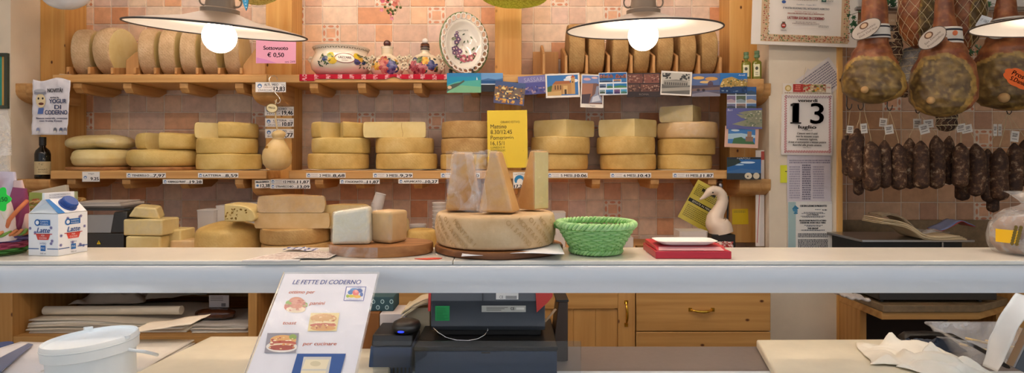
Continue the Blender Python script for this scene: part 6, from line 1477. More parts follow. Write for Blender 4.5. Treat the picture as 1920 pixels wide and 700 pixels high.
mb.build('printing', 'print', t, smooth=0)

# woven baskets
def weave(mb, R0, R1, z0, z1, rows, n, tr, cols, amp=.004, seg=None):
    seg = seg or n * 6
    for k in range(rows):
        f = (k + .5) / rows; R = R0 + (R1 - R0) * f; z = z0 + (z1 - z0) * f; pts = []
        for i in range(seg):
            a = 2 * PI * i / seg; r = R + amp * math.cos(n * a / 2 + PI * (k % 2)); pts.append((r * math.cos(a), r * math.sin(a), z + .001 * nz(i * .3, k)))
        mb.tube(pts, tr, 6, cols[k % len(cols)], closed=True)
def braid(mb, R, z, tr, n, cols, ph=(0, 1), amp=.004, seg=160, up=1):
    for q in range(len(cols)):
        mb.tube([((R + amp * math.cos(n * 2 * PI * i / seg + q * 2 * PI / len(cols))) * math.cos(2 * PI * i / seg), (R + amp * math.cos(n * 2 * PI * i / seg + q * 2 * PI / len(cols))) * math.sin(2 * PI * i / seg), z + up * amp * math.sin(n * 2 * PI * i / seg + q * 2 * PI / len(cols))) for i in range(seg)], tr, 6, cols[q], closed=True)
YGB = 1.513
t = thing('wicker_basket', 'empty bright green woven basket beside the big cheese wheel', 'basket', (X(1117, YGB), YGB, ZT + .0005))
mb = MB(); weave(mb, .064, .094, .016, .066, 10, 34, .0030, ['#A6DA8C', '#9CD284', '#B0E098'], .0032)
mb.build('woven_side', 'wicker', t, smooth=70)
mb = MB()
for k in range(34):
    a = 2 * PI * (k + .0) / 34; mb.tube([(.060 * math.cos(a), .060 * math.sin(a), .004), (.094 * math.cos(a), .094 * math.sin(a), .068)], .0022, 5, '#98CC80')
mb.build('stakes', 'wicker', t, smooth=70)
mb = MB(); braid(mb, .097, .076, .0042, 17, ['#B8E69E', '#A8DC90', '#BEEAA6'], amp=.0055); mb.build('rim', 'wicker', t, smooth=70)
mb = MB(); braid(mb, .063, .0085, .0036, 14, ['#A6DA8C', '#9CD284', '#B0E098'], amp=.0042); mb.lathe([(.0005, .004), (.060, .004), (.060, .007), (.0005, .007)], 32, '#90C67A'); mb.build('base', 'wicker', t, smooth=60)
mb = MB(); mb.tube([(-.098, -.005, .072), (-.106, -.004, .076), (-.104, 0, .068), (-.097, .003, .066)], .004, 8, '#66A850'); mb.build('rim_end', 'wicker', t)

# red box
t = thing('red_box', 'flat red cardboard box lying on the right half of the ledge', 'box', (X(1301, 1.42), 1.422, ZT + .0005), (0, 0, -.02))
w_ = .0915
mb = MB(); mb.box(-w_, w_, 0, .150, 0, .018, '#C4263A'); mb.build('box_base', 'plastic', t, bevel=.0015)
mb = MB(); mb.prism([(-w_ + .004, .004, .0185), (-w_ + .004, .028, .027), (-w_ + .004, .145, .029), (-w_ + .004, .145, .0185)], (2 * w_ - .014, 0, 0), '#C8303E'); mb.build('box_lid', 'plastic', t, bevel=.001)
mb = MB(); mb.poly([(-w_ + .008, .0035, .0195), (w_ - .016, .0035, .0195), (w_ - .02, .022, .0259), (-w_ + .012, .022, .0259)], '#E8A8A8'); mb.build('pale_strip', 'print', t, smooth=0)
t = thing('white_tray', 'shallow white paper tray lying on top of the red box', 'tray', (X(1286, 1.46), 1.475, ZT + .0298))
mb = MB(); pr = []
def rr_ring(w, d, z, n=8, rc=.02):
    o = []
    for (cx_, cy_, a0) in ((w - rc, d - rc, 0), (-w + rc, d - rc, PI / 2), (-w + rc, -d + rc, PI), (w - rc, -d + rc, 3 * PI / 2)):
        for k in range(n): o.append(Vector((cx_ + rc * math.cos(a0 + k / (n - 1) * PI / 2), cy_ + rc * math.sin(a0 + k / (n - 1) * PI / 2), z)))
    return o
mb.loft([rr_ring(.058, .028, 0), rr_ring(.074, .040, .009), rr_ring(.076, .042, .0105), rr_ring(.073, .039, .0100), rr_ring(.060, .030, .003)], '#F0EEEA'); mb.build('tray_body', 'plastic', t, smooth=50)

# flyers under the round board's left
def flyer(label, pts, z, seed, col, name='flyer'):
    mb = MB(); A, B, C_, D = [Vector((p[0], p[1], 0)) for p in pts]
    def f(u, v):
        p = A * (1 - u) * (1 - v) + B * u * (1 - v) + C_ * u * v + D * (1 - u) * v
        dz = .0015 * (nz(u * 4, v * 3, seed) + .5)
        over = max(0, YF - p.y); return Vector((p.x, p.y + over * .3, z + dz - over * 1.1 + (.0015 if over else 0)))
    rr = random.Random(seed)
    def cf(u, v):
        if u < .06 or u > .94 or v < .06 or v > .94: return '#E4DDD6'
        i = int(v * 14); return col if (rr.random() < .62 and i % 3) else '#DDD2CA'
    mb.grid(34, 24, f, cf=cf); return tag(mb.build(name, 'print', smooth=60, solid=.0005), label, 'flyer')
g = lambda x, Y: (X(x, Y), Y)
flyer('printed flyer lying on the ledge, left end curling over the edge', [g(452, 1.395), g(560, 1.395), g(606, 1.52), g(532, 1.52)], ZT + .0012, 2, '#B8A49C')
flyer('brownish printed flyer overlapping the first one beside the round board', [g(548, 1.405), g(616, 1.405), g(640, 1.50), g(590, 1.52)], ZT + .0042, 5, '#A8958E')
mb = MB(); mb.grid(14, 8, lambda u, v: (.09 * u, .04 * v + .01 * math.sin(u * 6), .006 * abs(nz(u * 9, v * 5)) + .004), cf=lambda u, v: '#D8DCE8' if int(u * 14) % 3 else '#6A74A8'); tag(mb.build('wrapper', 'print_gloss', loc=(X(528, 1.52), 1.525, ZT + .001), smooth=60), 'crumpled blue and white wrapper behind the flyers', 'wrapper')
mb = MB(); mb.prism([(0, 0, 0), (.048, .014, 0), (.066, .010, 0), (.060, -.004, 0), (.03, -.012, 0)], (0, 0, .0012), '#E8503A'); tag(mb.build('red_tag', 'print', loc=(X(776, 1.41), 1.419, ZT + .0006)), 'small bright red card on the ledge between the two wooden boards', 'card')

# bread bag at the right end
YBB = 1.50
t = thing('bread_bag', 'clear bag of round bread with yellow label at the right end of ledge', 'bread', (X(1925, YBB), YBB, ZT + .0005), (0, 0, -.70))
mb = MB(); sb = S(YBB)
bp = [(20, 0), (42, 3), (52, 16), (54, 34), (50, 52), (40, 64), (20, 70), (.5, 71)]
mb.lathe([(r * sb, z * sb) for r, z in bp], 40, wob=lambda a, z: 1 + .04 * nz(math.cos(a) * 2, math.sin(a) * 2, z * 20)); simple('bread', '#8A6240', .7, nsc=20, namp=.25, bump=.4); mb.build('bread_loaf', 'bread', t, smooth=70)
mb = MB(); bp2 = [(26, 0), (50, 1), (58, 14), (59.5, 34), (56, 54), (46, 70), (30, 82), (12, 90), (7, 94), (12, 100), (26, 112), (34, 116)]
mb.lathe([(r * sb, z * sb) for r, z in bp2], 48, wob=lambda a, z: 1 + (.05 if z < 80 * sb else .22) * nz(math.cos(a) * 4, math.sin(a) * 4, z * 20), cap=False); mb.build('clear_bag', 'film_bag', t, smooth=70)
mb = MB()
fb = lambda U, Q: (.0885 * math.sin(U / .083), -.0885 * math.cos(U / .083), Q)
mb.grid(12, 6, lambda u, v: fb((-46 + 34 * u) * sb, (24 + 24 * v) * sb), '#E8B81E')
fb2 = lambda U, Q: (.0892 * math.sin(U / .083), -.0892 * math.cos(U / .083), Q)
for k in range(7):
    for sx in (-1, 1):
        u = (-17 + sx * 3.2 + k * .9) * sb; q = (24 + k * 5) * sb; mb.poly([fb2(u + 2.6 * sb * math.cos(a) * 1 - sx * .0 , q + 3.6 * sb * math.sin(a)) for a in [2 * PI * i / 10 for i in range(10)]], '#6A5A1E')
mb.build('bag_label', 'print', t, smooth=50)

# colourful basket with bags at the left end
YE = 1.50
t = thing('woven_basket', 'multicoloured woven basket of gift bags cut by the left frame edge', 'basket', (X(-12, YE), YE, ZT + .0005))
mb = MB(); weave(mb, .066, .082, .006, .050, 8, 22, .0036, ['#4E8A3E', '#5A9A44', '#B8506A', '#C85A76', '#B04A66', '#6A5A8A', '#74649A', '#5E4E80'], .004); mb.build('woven_side', 'wicker', t, smooth=70)
mb = MB(); braid(mb, .086, .057, .0040, 14, ['#C87A4A', '#7AA04A', '#D08A5A'], amp=.005); mb.build('rim', 'wicker', t, smooth=70)
mb = MB(); mb.lathe([(.0005, .001), (.066, .001), (.068, .004), (.0005, .004)], 32, '#6A8A4A'); mb.build('base', 'wicker', t)
mb = MB(); mb.tube([(.068, -.05, .05), (.078, -.045, .09), (.088, -.03, .115), (.085, .0, .135)], .005, 8, '#D0744A'); mb.build('handle', 'wicker', t, smooth=70)
def gbag(label, x, y0, y1, w, dep, Y, col, seed, tilt=0, name='gift_bag', mat='print_gloss', deco=None):
    s = S(Y); h = (y1 - y0) * s; W_ = w / 2 * s; mb = MB(); rings = []; n = 24
    for i in range(13):
        f = i / 12; k = 1 - .25 * f ** 3; d_ = dep * (1 - f ** 2 * .85); q = .05 * (1 if i else .5)
        rings.append([Vector((W_ * k * math.copysign(abs(math.cos(a)) ** .5, math.cos(a)) * (1 + .05 * nz(a, f * 4, seed)), d_ / 2 * math.copysign(abs(math.sin(a)) ** .6, math.sin(a)) * (1 + .2 * nz(a * 2, f * 5, seed)), h * f)) for a in [2 * PI * j / n for j in range(n)]])
    mb.loft(rings, col)
    if deco:
        for (u0, u1, v0, v1, c) in deco: mb.rect(u0 * W_, u1 * W_, v0 * h, v1 * h, c, -dep * .56)
    return tag(mb.build(name, mat, loc=(X(x, Y), Y, Z(y1, Y)), rot=(0, tilt, 0), smooth=60), label, 'bag', 'gift bags in the colourful basket')
gbag('white lilac-tinted bag with red label corner in the colourful basket', 6, 322, 440, 52, .05, 1.53, '#C8C0D0', 3, .03, deco=[(-.9, .1, .72, .95, '#B8303A')])
gbag('magenta bag squeezed in the middle of the colourful basket', 28, 352, 445, 34, .045, 1.515, '#8A3A62', 5, .10)
gbag('tall pale pink bag at the right side of the colourful basket', 46, 338, 440, 22, .03, 1.52, '#D8B8B4', 7, -.12)
gbag('clear bag of pale biscuits behind the green flower tag', 2, 370, 452, 46, .045, 1.465, '#D8C8C4', 9, -.03, mat='plastic')
s = S(1.42); pts = []
for k in range(48):
    a_ = 2 * PI * k / 48; q = 1 + .16 * math.cos(6 * a_); pts.append((22 * s * q * math.cos(a_), 0, 22 * s * q * math.sin(a_)))
t = thing('flower_tag', 'bright green flower-shaped tag on the gift bags at frame edge', 'tag', P(-4, 374, 1.415))
mb = MB(); mb.prism(pts, (0, .001, 0), '#2EE04A'); mb.ell(0, 0, 5 * s, 5 * s, '#1E8A34', -.0004); mb.text('3,50', 8 * s, 0, 8 * s, '#14401E', -.0006, w=20 * s); mb.build('tag_card', 'print', t, smooth=0)
mb = MB(); mb.tube([(0, .002, -.02), (0, .018, -.05)], .0006, 5); mb.build('tag_string', 'string', t)
# clear bags hanging on the left pillar
for (y0, y1, w, l) in ((206, 292, 40, 'long clear plastic bag hanging under the green picture frame'), (282, 330, 34, 'crinkled clear bag at the frame edge above the colourful basket')):
    gbag(l, 0, y0, y1, w, .03, 2.6 + (.05 if y0 > 250 else 0), '#DAD2CC', y0, 0, 'clear_bag', 'film_bag')['group'] = 'clear bags on the left pillar'

# ------------------------------------------------ poster in a sloping acrylic stand
Yp = 1.335; pc = P(621, 514, Yp); phi = -math.radians(51)
t = thing('poster_stand', 'sloping acrylic stand with LE FETTE DI CODERNO menu sheet before the ledge', 'sign', pc, (phi, 0, 0))
ex = Vector((1, 0, 0)); ez = Vector((0, math.cos(math.radians(39)), math.sin(math.radians(39)))); nn = ex.cross(ez)
def on(px_, py_):
    d = Vector(((px_ - CX) / F, 1, -(py_ - HY) / F)); o_ = Vector((0, 0, EYE)); k = (pc - o_).dot(nn) / d.dot(nn); q = o_ + d * k - pc
    return q.dot(ex), q.dot(ez)
hw_ = .105; L_ = .297
mb = MB(); mb.box(-hw_, hw_, 0, .0006, -L_, 0, '#E3E6F2')
yy = [-.0004]
def T(txt, x, y, h, c, w, **k):
    u, v = on(x, y); u0, _ = on(x - w / 2, y); u1, _ = on(x + w / 2, y); _, v0 = on(x, y + h / 2); _, v1 = on(x, y - h / 2)
    mb.text(txt, u, v, v1 - v0, c, yy[0], w=u1 - u0, **k); yy[0] -= .00002
def Q(pts, c): mb.poly([(on(*p)[0], yy[0], on(*p)[1]) for p in pts], c); yy[0] -= .00002
def E(x, y, rx, ry, c, n=18): Q([(x + rx * math.cos(2 * PI * i / n), y + ry * math.sin(2 * PI * i / n)) for i in range(n)], c)
T('LE FETTE DI CODERNO', 613, 529.5, 8, '#3E56A8', 127, bold=.0003, shear=.1)
OR = '#DE6A3E'
for tx, x, y, w in (('ottimo per', 566, 548, 48), ('panini', 595, 569, 27), ('toast', 543, 606, 25), ('per cucinare', 600, 645, 62)): T(tx, x, y, 6.2, OR, w, bold=.00025, shear=.1)
Q([(649, 538), (687, 538), (682, 565), (644, 565)], '#5A6CB0'); Q([(650.5, 539.3), (685.3, 539.3), (680.5, 563.7), (645.5, 563.7)], '#E8EAF4')
for (x, y, a1, b1, c) in ((664, 545, 8, 4, '#3A8AD0'), (674, 546, 6, 4, '#2A5AA8'), (657, 549, 5, 4, '#3A7AC0'), (667, 550, 6, 6, '#E87A7A'), (668, 547, 3, 3, '#F0A8A0'), (659, 556, 6, 3, '#D8C83A'), (670, 557, 7, 3, '#E8B83A'), (652, 556, 3, 3, '#9AB84A'), (678, 553, 3, 4, '#3A6AB8')): E(x, y, a1, b1, c)
T('LATTERIA DI CODERNO', 664, 562, 2.0, '#5A6CB0', 30); T('LATTERIA', 668, 541, 2.4, '#3A8AD0', 20)
def food(x0, y0, x1, y1, sk, bgc, cols, seed, shape):
    r = random.Random(seed)
    if bgc: Q([(x0 + sk, y0), (x1 + sk, y0), (x1 - sk, y1), (x0 - sk, y1)], bgc)
    for (fx, fy, rx, ry, c) in shape: E(x0 + fx * (x1 - x0), y0 + fy * (y1 - y0), rx * (x1 - x0), ry * (y1 - y0), c)
    for k in range(26):
        fx, fy = r.uniform(.12, .88), r.uniform(.2, .85); E(x0 + fx * (x1 - x0), y0 + fy * (y1 - y0), r.uniform(1.5, 4), r.uniform(.8, 1.8), r.choice(cols), 9)
food(532, 557, 578, 588, 0, None, ['#C8786A', '#D89A84', '#B85A4A', '#E8C8B0'], 3, [(.45, .62, .44, .34, '#C86A52'), (.5, .78, .40, .2, '#E8D8B8'), (.52, .38, .34, .36, '#D08A6E'), (.2, .4, .12, .16, '#8AB84A'), (.88, .5, .1, .16, '#7AA84A'), (.5, .3, .2, .18, '#D89A82')])
food(580, 588, 634, 622, 3, '#E8D89A', ['#D8A860', '#E8C890', '#C07A4A', '#B8603A', '#F0DCA8'], 5, [(.5, .3, .46, .26, '#D8A868'), (.48, .58, .46, .14, '#F0E0B0'), (.48, .68, .46, .12, '#C8684A'), (.48, .84, .44, .15, '#D8A05A')])
food(499, 626, 558, 663, 3, '#8A8A98', ['#B8503A', '#E8C890', '#D8904A', '#F0E0C0', '#A84030'], 7, [(.5, .7, .5, .28, '#E8E4E0'), (.55, .36, .42, .26, '#E0A860'), (.55, .52, .42, .14, '#B8503A'), (.52, .62, .42, .10, '#F0DCB8'), (.5, .74, .42, .14, '#A8402E'), (.86, .2, .12, .14, '#8AA84A')])
Q([(558, 665), (649, 665), (629, 740), (536, 740)], '#2A569A'); Q([(570, 671), (622, 671), (610, 740), (556, 740)], '#C8C8C4'); Q([(574, 676), (618, 676), (612, 694), (567, 694)], '#E4DCC0'); Q([(566, 697), (612, 697), (606, 716), (560, 716)], '#E0D8BC'); E(592, 684, 10, 5, '#D0C8A8')
mb.build('menu_sheet', 'print', t, smooth=0)
mb = MB(); mb.box(-hw_ - .004, hw_ + .004, -.0025, -.0008 - .0012, -L_ - .004, .006); mb.build('acrylic_front', 'acrylic', t, bevel=.0004)
mb = MB(); mb.box(-hw_ - .004, hw_ + .004, .001, .0030, -L_ - .004, .006); mb.build('acrylic_back', 'acrylic', t, bevel=.0004)
mb = MB(); mb.tube([(-hw_ - .0045, .001, -L_), (-hw_ - .0045, .001, .006)], .0014, 6); mb.build('bright_edge', 'chrome', t)
Ri = Euler((phi, 0, 0)).to_matrix().inverted(); 
mb = MB(); A_ = Ri @ Vector((0, -.14, 1.151 - pc.z)); B_ = Ri @ Vector((0, -.02, -.02)); C_ = Ri @ Vector((0, -.155, 1.1515 - pc.z))
top_ = Vector((0, .003, -.12)); foot = Ri @ Vector((0, -.08, 1.152 - pc.z))
for sx in (-1, 1):
    mb = MB(); mb.prism([Vector((sx * .099 - .0012, .0032, -.05)), Vector((sx * .099 - .0012, .0032, -L_ + .02)), Ri @ Vector((sx * .099 - .0012, -.17, 1.1508 - pc.z)), Ri @ Vector((sx * .099 - .0012, -.166, 1.1508 - pc.z))], (.0024, 0, 0)); mb.build('support_leg', 'tray_clear', t)
# ================================================================ things on the back counter and in the alcove
def tub(name, label, x0, x1, y0, Y, dep, col='#C9C4C0', z=None, group='white plastic tubs on the back counter', lid=True, h=None):
    w = (x1 - x0) * S(Y); z = z if z is not None else ZC + .001; h = h or Z(y0, Y) - z
    t = thing(name, label, 'box', (X((x0 + x1) / 2, Y), Y, z), group=group)
    def rg(k, zz_): return [Vector((a * w / 2 * k, dep / 2 + b * dep / 2 * k, zz_)) for a, b in ((-1, -.86), (-.86, -1), (.86, -1), (1, -.86), (1, .86), (.86, 1), (-.86, 1), (-1, .86))]
    mb = MB(); mb.loft([rg(.90, 0), rg(.97, h - .008)], col); mb.build('tub_body', 'plastic', t, smooth=30)
    if lid: mb = MB(); mb.loft([rg(1.0, h - .0078), rg(1.0, h - .001), rg(.95, h)], col); mb.build('tub_lid', 'plastic', t, smooth=30)
    return t
tub('plastic_tub', 'white lidded tub left of the holed cheese, front one', 367, 403, 394, 2.965, .12)
tub('plastic_tub', 'white lidded tub squeezed behind the holed cheese', 403, 432, 386, 2.99, .12)
tub('plastic_tub', 'taller white tub standing behind the holed cheese', 430, 482, 380, 3.13, .14)
tub('plastic_tub', 'small grey tub between the domed wheel and the big stack', 484, 492, 412, 2.86, .1)
def cup(mb, c, ax, r0, r1, h, col):
    ax = Vector(ax).normalized(); u = ax.orthogonal().normalized(); w = ax.cross(u)
    mb.loft([[Vector(c) + ax * z + (u * math.cos(a) + w * math.sin(a)) * r for a in [2 * PI * k / 24 for k in range(24)]] for r, z in ((r0, 0), (r1, h), (r1 + .002, h), (r1 + .002, h - .002))], col)
t = thing('cup_stack', 'two nested white cups leaning behind the wrapped cheese', 'cups', P(706, 440, 2.95)); b0 = P(706, 440, 2.95)
for (y0, y1, dx) in ((404, 380, 0), (388, 362, 3)):
    mb = MB(); c = P(706 + dx * .3, y0, 2.95) - b0; cup(mb, c, (.028 if dx else 0.002, 0, .1), .030, .026, (y0 - y1) * S(2.95), '#CFC9C6'); mb.build('cup', 'plastic', t, smooth=40)
tub('plastic_tub', 'tall white box supporting the leaning cups', 690, 722, 404, 2.9, .09, group='white plastic tubs on the back counter')
t = thing('cup_stack', 'tall stack of ribbed white cups half behind the big cheese wheel', 'cups', (X(824, 2.9), 2.9, ZC + .001))
for k in range(9):
    mb = MB(); z = .0 + k * (Z(380, 2.9) - ZC - .09) / 8; mb.lathe([(.026, z), (.034, z + .085), (.036, z + .087), (.036, z + .090), (.033, z + .090)], 28, '#CFC9C6'); mb.build('cup', 'plastic', t, smooth=40)
mb = MB(); mb.lathe([(.040, 0), (.040, Z(424, 2.95) - ZC - .004), (.043, Z(424, 2.95) - ZC - .004), (.043, Z(421, 2.95) - ZC), (.0005, Z(421, 2.95) - ZC)], 32, '#C4BFBC'); tag(mb.build('round_tub', 'plastic', loc=(X(784, 2.95), 2.95, ZC + .001), smooth=40), 'round white lidded tub behind the small round cheese', 'tub')
# slicer / scale at the left
t = thing('meat_slicer', 'steel slicer machine with warning triangle on the left of the counter', 'machine', (X(190, 2.72), 2.72, ZC + .001)); s = S(2.72); u = lambda x: (x - 190) * s; v = lambda y: Z(y, 2.72) - ZC - .001
mb = MB(); mb.box(u(140), u(232), 0, .24, 0, v(438)); mb.build('machine_base', 'steel_dark', t, bevel=.004)
mb = MB(); mb.prism([(u(206), 0, v(438)), (u(213), 0, v(398)), (u(238), 0, v(396)), (u(238), 0, v(438))], (0, .23, 0)); mb.build('side_housing', 'steel_dark', t, bevel=.006)
mb = MB(); mb.prism([(u(140), .012, v(437.5)), (u(205), .012, v(437.5)), (u(210), .03, v(404)), (u(140), .03, v(404))], (0, .006, 0)); mb.build('plate', 'steel', t, bevel=.001)
mb = MB(); mb.box(u(136), u(238), .02, .26, v(396), v(392)); mb.build('top_plate', 'steel_dark', t, bevel=.001)
mb = MB(); mb.poly([(u(180), -.001, v(459)), (u(191), -.001, v(459)), (u(185.5), -.001, v(449))], '#1A1A1A'); mb.poly([(u(181.6), -.0014, v(458.2)), (u(189.4), -.0014, v(458.2)), (u(185.5), -.0014, v(451))], '#E8C81E'); mb.rect(u(185), u(186), v(457), v(453), '#1A1A1A', -.0018); mb.build('warning_triangle', 'print', t, smooth=0)
for k, (x0, x1, y, col, l) in enumerate(((137, 236, 390.5, '#6A625C', 'dark magazine lowest in the pile on the slicer'), (143, 228, 387, '#C8BFB6', 'grey magazine in the middle of the pile on slicer'), (140, 224, 382, '#B4ABA4', 'pale magazine topping the pile on the slicer'))):
    Y = 2.76; mb = MB(); th = .008 if k != 1 else .010
    mb.box(-(x1 - x0) / 2 * S(Y), (x1 - x0) / 2 * S(Y), 0, .19, 0, th, col); mb.rect(-.08, .08, 0, .0001, col)
    tag(mb.build('magazine', 'paper', loc=(X((x0 + x1) / 2, Y), Y - .01, Z(392, 2.72) + .0012 + (.0, .0085, .019)[k]), rot=(0, 0, (-.05, .04, .12)[k]), bevel=.0008), l, 'magazine', 'magazines on the slicer')
# straw basket with packets
t = thing('straw_basket', 'tan straw basket of packets behind the milk carton', 'basket', (X(98, 2.9), 2.9, ZC + .001))
mb = MB(); weave(mb, .095, .125, .006, Z(379, 2.9) - ZC - .008, 14, 26, .006, ['#B08A4E', '#C09A5C', '#A47E44'], .005, seg=104); mb.build('woven_side', 'wicker', t, smooth=70)
mb = MB(); braid(mb, .127, Z(377, 2.9) - ZC, .005, 18, ['#B8925A', '#C8A468'], amp=.005); mb.build('rim', 'wicker', t, smooth=70)
mb = MB(); mb.lathe([(.0005, .001), (.095, .001), (.095, .004), (.0005, .004)], 28, '#A47E44'); mb.build('base', 'wicker', t)
GPK = 'packets in the straw basket'
def packet(x, y0, y1, w, Y, cols, label, tilt=0, lean=0):
    s = S(Y); mb = MB(); h = (y1 - y0) * s; W_ = w / 2 * s; mb.box(-W_, W_, 0, .02, 0, h, cols[0]); r = random.Random(int(x))
    for k in range(16): a_ = r.uniform(-W_ * .9, W_ * .6); b_ = r.uniform(.04 * h, .8 * h); mb.rect(a_, min(W_, a_ + W_ * r.uniform(.1, .5)), b_, min(h, b_ + h * r.uniform(.05, .25)), r.choice(cols), -.0006 - k * .00003)
    tag(mb.build('packet', 'print_gloss', loc=(X(x, Y), Y, Z(y1, Y)), rot=(lean, tilt, 0), bevel=.001), label, 'packet', GPK)
packet(70, 362, 412, 36, 2.84, ['#A8B860', '#6E9A3A', '#D8C8A0', '#C86A4A', '#E8E4C8'], 'green and cream packet at the left of the straw basket', .05)
packet(125, 360, 412, 34, 2.86, ['#B8C4A0', '#2E8A7A', '#D8B048', '#E8E0C8', '#C8503A'], 'packet with teal letters at the right of the straw basket', -.03)
packet(98, 352, 410, 66, 2.95, ['#D8CDB8', '#D4C8B0'], 'large plain cream card standing at the back of straw basket', -.2, -.1)
# goose figurine
t = thing('goose_figurine', 'glossy cream ceramic goose with curved neck by the right post', 'figurine', P(1345, 437, 2.90)); b0 = P(1345, 437, 2.90)
mb = MB(); pts = [(1352, 437, 24), (1350, 428, 24), (1342, 418, 21.5), (1341, 408, 17), (1346, 398, 13.5), (1352, 387, 12), (1355, 376, 11), (1353, 366, 10.5), (1347, 359, 10), (1338, 357, 9.5), (1330, 360, 8.2), (1324, 366, 5.6), (1318, 371, 3.6), (1312, 374.5, 1.6)]
sub = []
for k in range(len(pts) - 1):
    for f in (0, .33, .67): sub.append([pts[k][i] * (1 - f) + pts[k + 1][i] * f for i in range(3)])
sub.append(pts[-1]); sq_ = S(2.90)
mb.tube([P(x, y, 2.90) - b0 for x, y, r in sub], [r * .92 * sq_ for x, y, r in sub], 24); mb.build('goose_body', 'goose', t, smooth=80)
mb = MB()
for sx in (-1,): mb.lathe([(max(.0002, .004 * math.cos(a)), .004 * math.sin(a)) for a in [-PI / 2 + PI * k / 6 for k in range(7)]], 10, '#2A2420'); o = mb.build('eye', 'plastic', t, smooth=80); o.location = P(1334, 361, 2.90) - b0 + Vector((0, -.0205, 0))
mb = MB(); mb.box(-.058, .058, -.05, .07, 0, Z(437.5, 2.9) - ZC - .002); tag(mb.build('black_box', 'black', loc=(X(1350, 2.9), 2.9, ZC + .001), bevel=.003), 'black box carrying the ceramic goose', 'box')
sheet('leaflet', 'yellow-green printed leaflet leaning behind the ceramic goose', 'leaflet', 1286, 347, 1350, 427, 3.02, '#C8B84A', [('l', 1291, 354, 1345, 376, 7, '#7A7230'), ('r', 1302, 357, 1330, 363, '#2E2A1A'), ('r', 1288, 384, 1348, 391, '#1E1C16'), ('t', 'ESTATE IN FIERA', 1316, 387.5, 3.4, '#E8E0C0', dict(w=40)), ('l', 1291, 396, 1345, 420, 7, '#8A8038')], -.50, mat='print_gloss', thick=.0012)
tub('white_carton', 'plain white box in front of the yellow leaflet', 1274, 1329, 431, 2.74, .12, '#CBC3BC', group='white plastic tubs on the back counter', lid=False)
tub('white_carton', 'white box hidden mostly behind the green basket left side', 1036, 1062, 396, 2.76, .12, '#CBC3BC', group='white plastic tubs on the back counter', lid=False)
tub('white_carton', 'small white box peeping out right of the green basket', 1170, 1189, 443, 2.70, .1, '#CBC3BC', group='white plastic tubs on the back counter', lid=False)
mb = MB(); mb.box(0, .08, 0, .06, 0, .05, '#8A6438'); tag(mb.build('tan_carton', 'paper', loc=(X(1196, 2.75), 2.75, ZC + .001), bevel=.002), 'low tan carton between green basket and red box', 'box')
mb = MB(); n_ = 12
def sw(u, v): return ((u - .5) * .07 + .012 * nz(u * 5, v * 5), .02 * nz(u * 6, v * 4, 2), v * .085 + .006 * nz(u * 7, v * 3))
mb.grid(12, 12, sw, cf=lambda u, v: '#D8B8B0' if int((u + v) * 9) % 2 else '#B84A48'); tag(mb.build('striped_bag', 'print_gloss', loc=(X(1360, 2.68), 2.68, ZC + .001), smooth=60, solid=.002), 'small crumpled red-striped bag beside the goose', 'bag')
mb = MB(); mb.tube([(X(1363, 3.1), 3.1, ZC + .002), (X(1365, 3.14), 3.14, Z(368, 3.14))], .005, 10); tag(mb.build('dark_rod', 'rim_dark'), 'thin dark rod standing behind the goose', 'rod')
# ribbed grinder top behind the goose
mb = MB(); mb.lathe([(.010, 0), (.010, Z(356, 3.1) - ZC), (.016, Z(352, 3.1) - ZC), (.016, Z(346, 3.1) - ZC), (.010, Z(343, 3.1) - ZC), (.014, Z(340, 3.1) - ZC), (.004, Z(334, 3.1) - ZC)], 20, '#9A98A0'); tag(mb.build('bottle_stopper', 'metal', loc=(X(1350, 3.12), 3.12, ZC + .001), smooth=40), 'slim metal-topped bottle behind the goose head', 'bottle')

# alcove oven with papers
t = thing('steel_oven', 'low dark steel oven standing on the stone counter', 'oven', (X(1720, 2.80), 2.80, zt + .001)); s = S(2.80); u = lambda x: (x - 1720) * s; H_ = Z(449, 2.80) - zt - .001
mb = MB(); mb.box(u(1612), u(1822), -.02, .30, H_ - .012, H_); mb.build('top_plate', 'steel', t, bevel=.002)
mb = MB(); mb.box(u(1622), u(1816), .04, .29, .05, H_ - .0125); mb.build('oven_body', 'black', t, bevel=.002)
mb = MB(); mb.box(u(1640), u(1858), -.035, .30, .012, .0495); mb.build('base_tray', 'steel_dark', t, bevel=.003)
for x in (1652, 1836):
    mb = MB(); mb.lathe([(.012, 0), (.010, .0118)], 16); o = mb.build('foot', 'black', t); o.location = (u(x), 0, 0)
mb = MB(); mb.box(u(1776), u(1779), .034, .04, .055, H_ - .013); mb.build('oven_divider', 'steel', t)
zo = Z(449, 2.80) + .0012
def curved(label, pts, Y, dep, th, col, seed, mat='paper', name='paper_bags', lay=4, cat='paper', c2=None):
    t = thing(name, label, cat, P(pts[0][0], pts[0][1], Y)); b0 = t.location.copy()
    n = 40; P_ = [P(x, y, Y) - b0 for x, y in pts]
    def at(f):
        k = f * (len(P_) - 1); i = min(len(P_) - 2, int(k)); r = k - i; p0 = P_[max(0, i - 1)]; p1 = P_[i]; p2 = P_[i + 1]; p3 = P_[min(len(P_) - 1, i + 2)]
        return .5 * ((2 * p1) + (p2 - p0) * r + (2 * p0 - 5 * p1 + 4 * p2 - p3) * r * r + (3 * p1 - p0 - 3 * p2 + p3) * r ** 3)
    for q in range(lay):
        mb = MB(); sh_ = (q - lay / 2) * th * 1.15
        mb.grid(n, 6, lambda a, b: at(min(1, a * (1 - .03 * q) + .012 * q)) + Vector((.006 * nz(q * 3, b * 2), dep * (b - .1) + .01 * nz(q, a * 2), sh_ * (1 + .8 * max(0, .4 - a)) + .003 * nz(a * 4, b * 3, q + seed))), col if q % 2 or not c2 else c2)
        mb.build('sheet', mat, t, smooth=70, solid=th * .9)
    return t
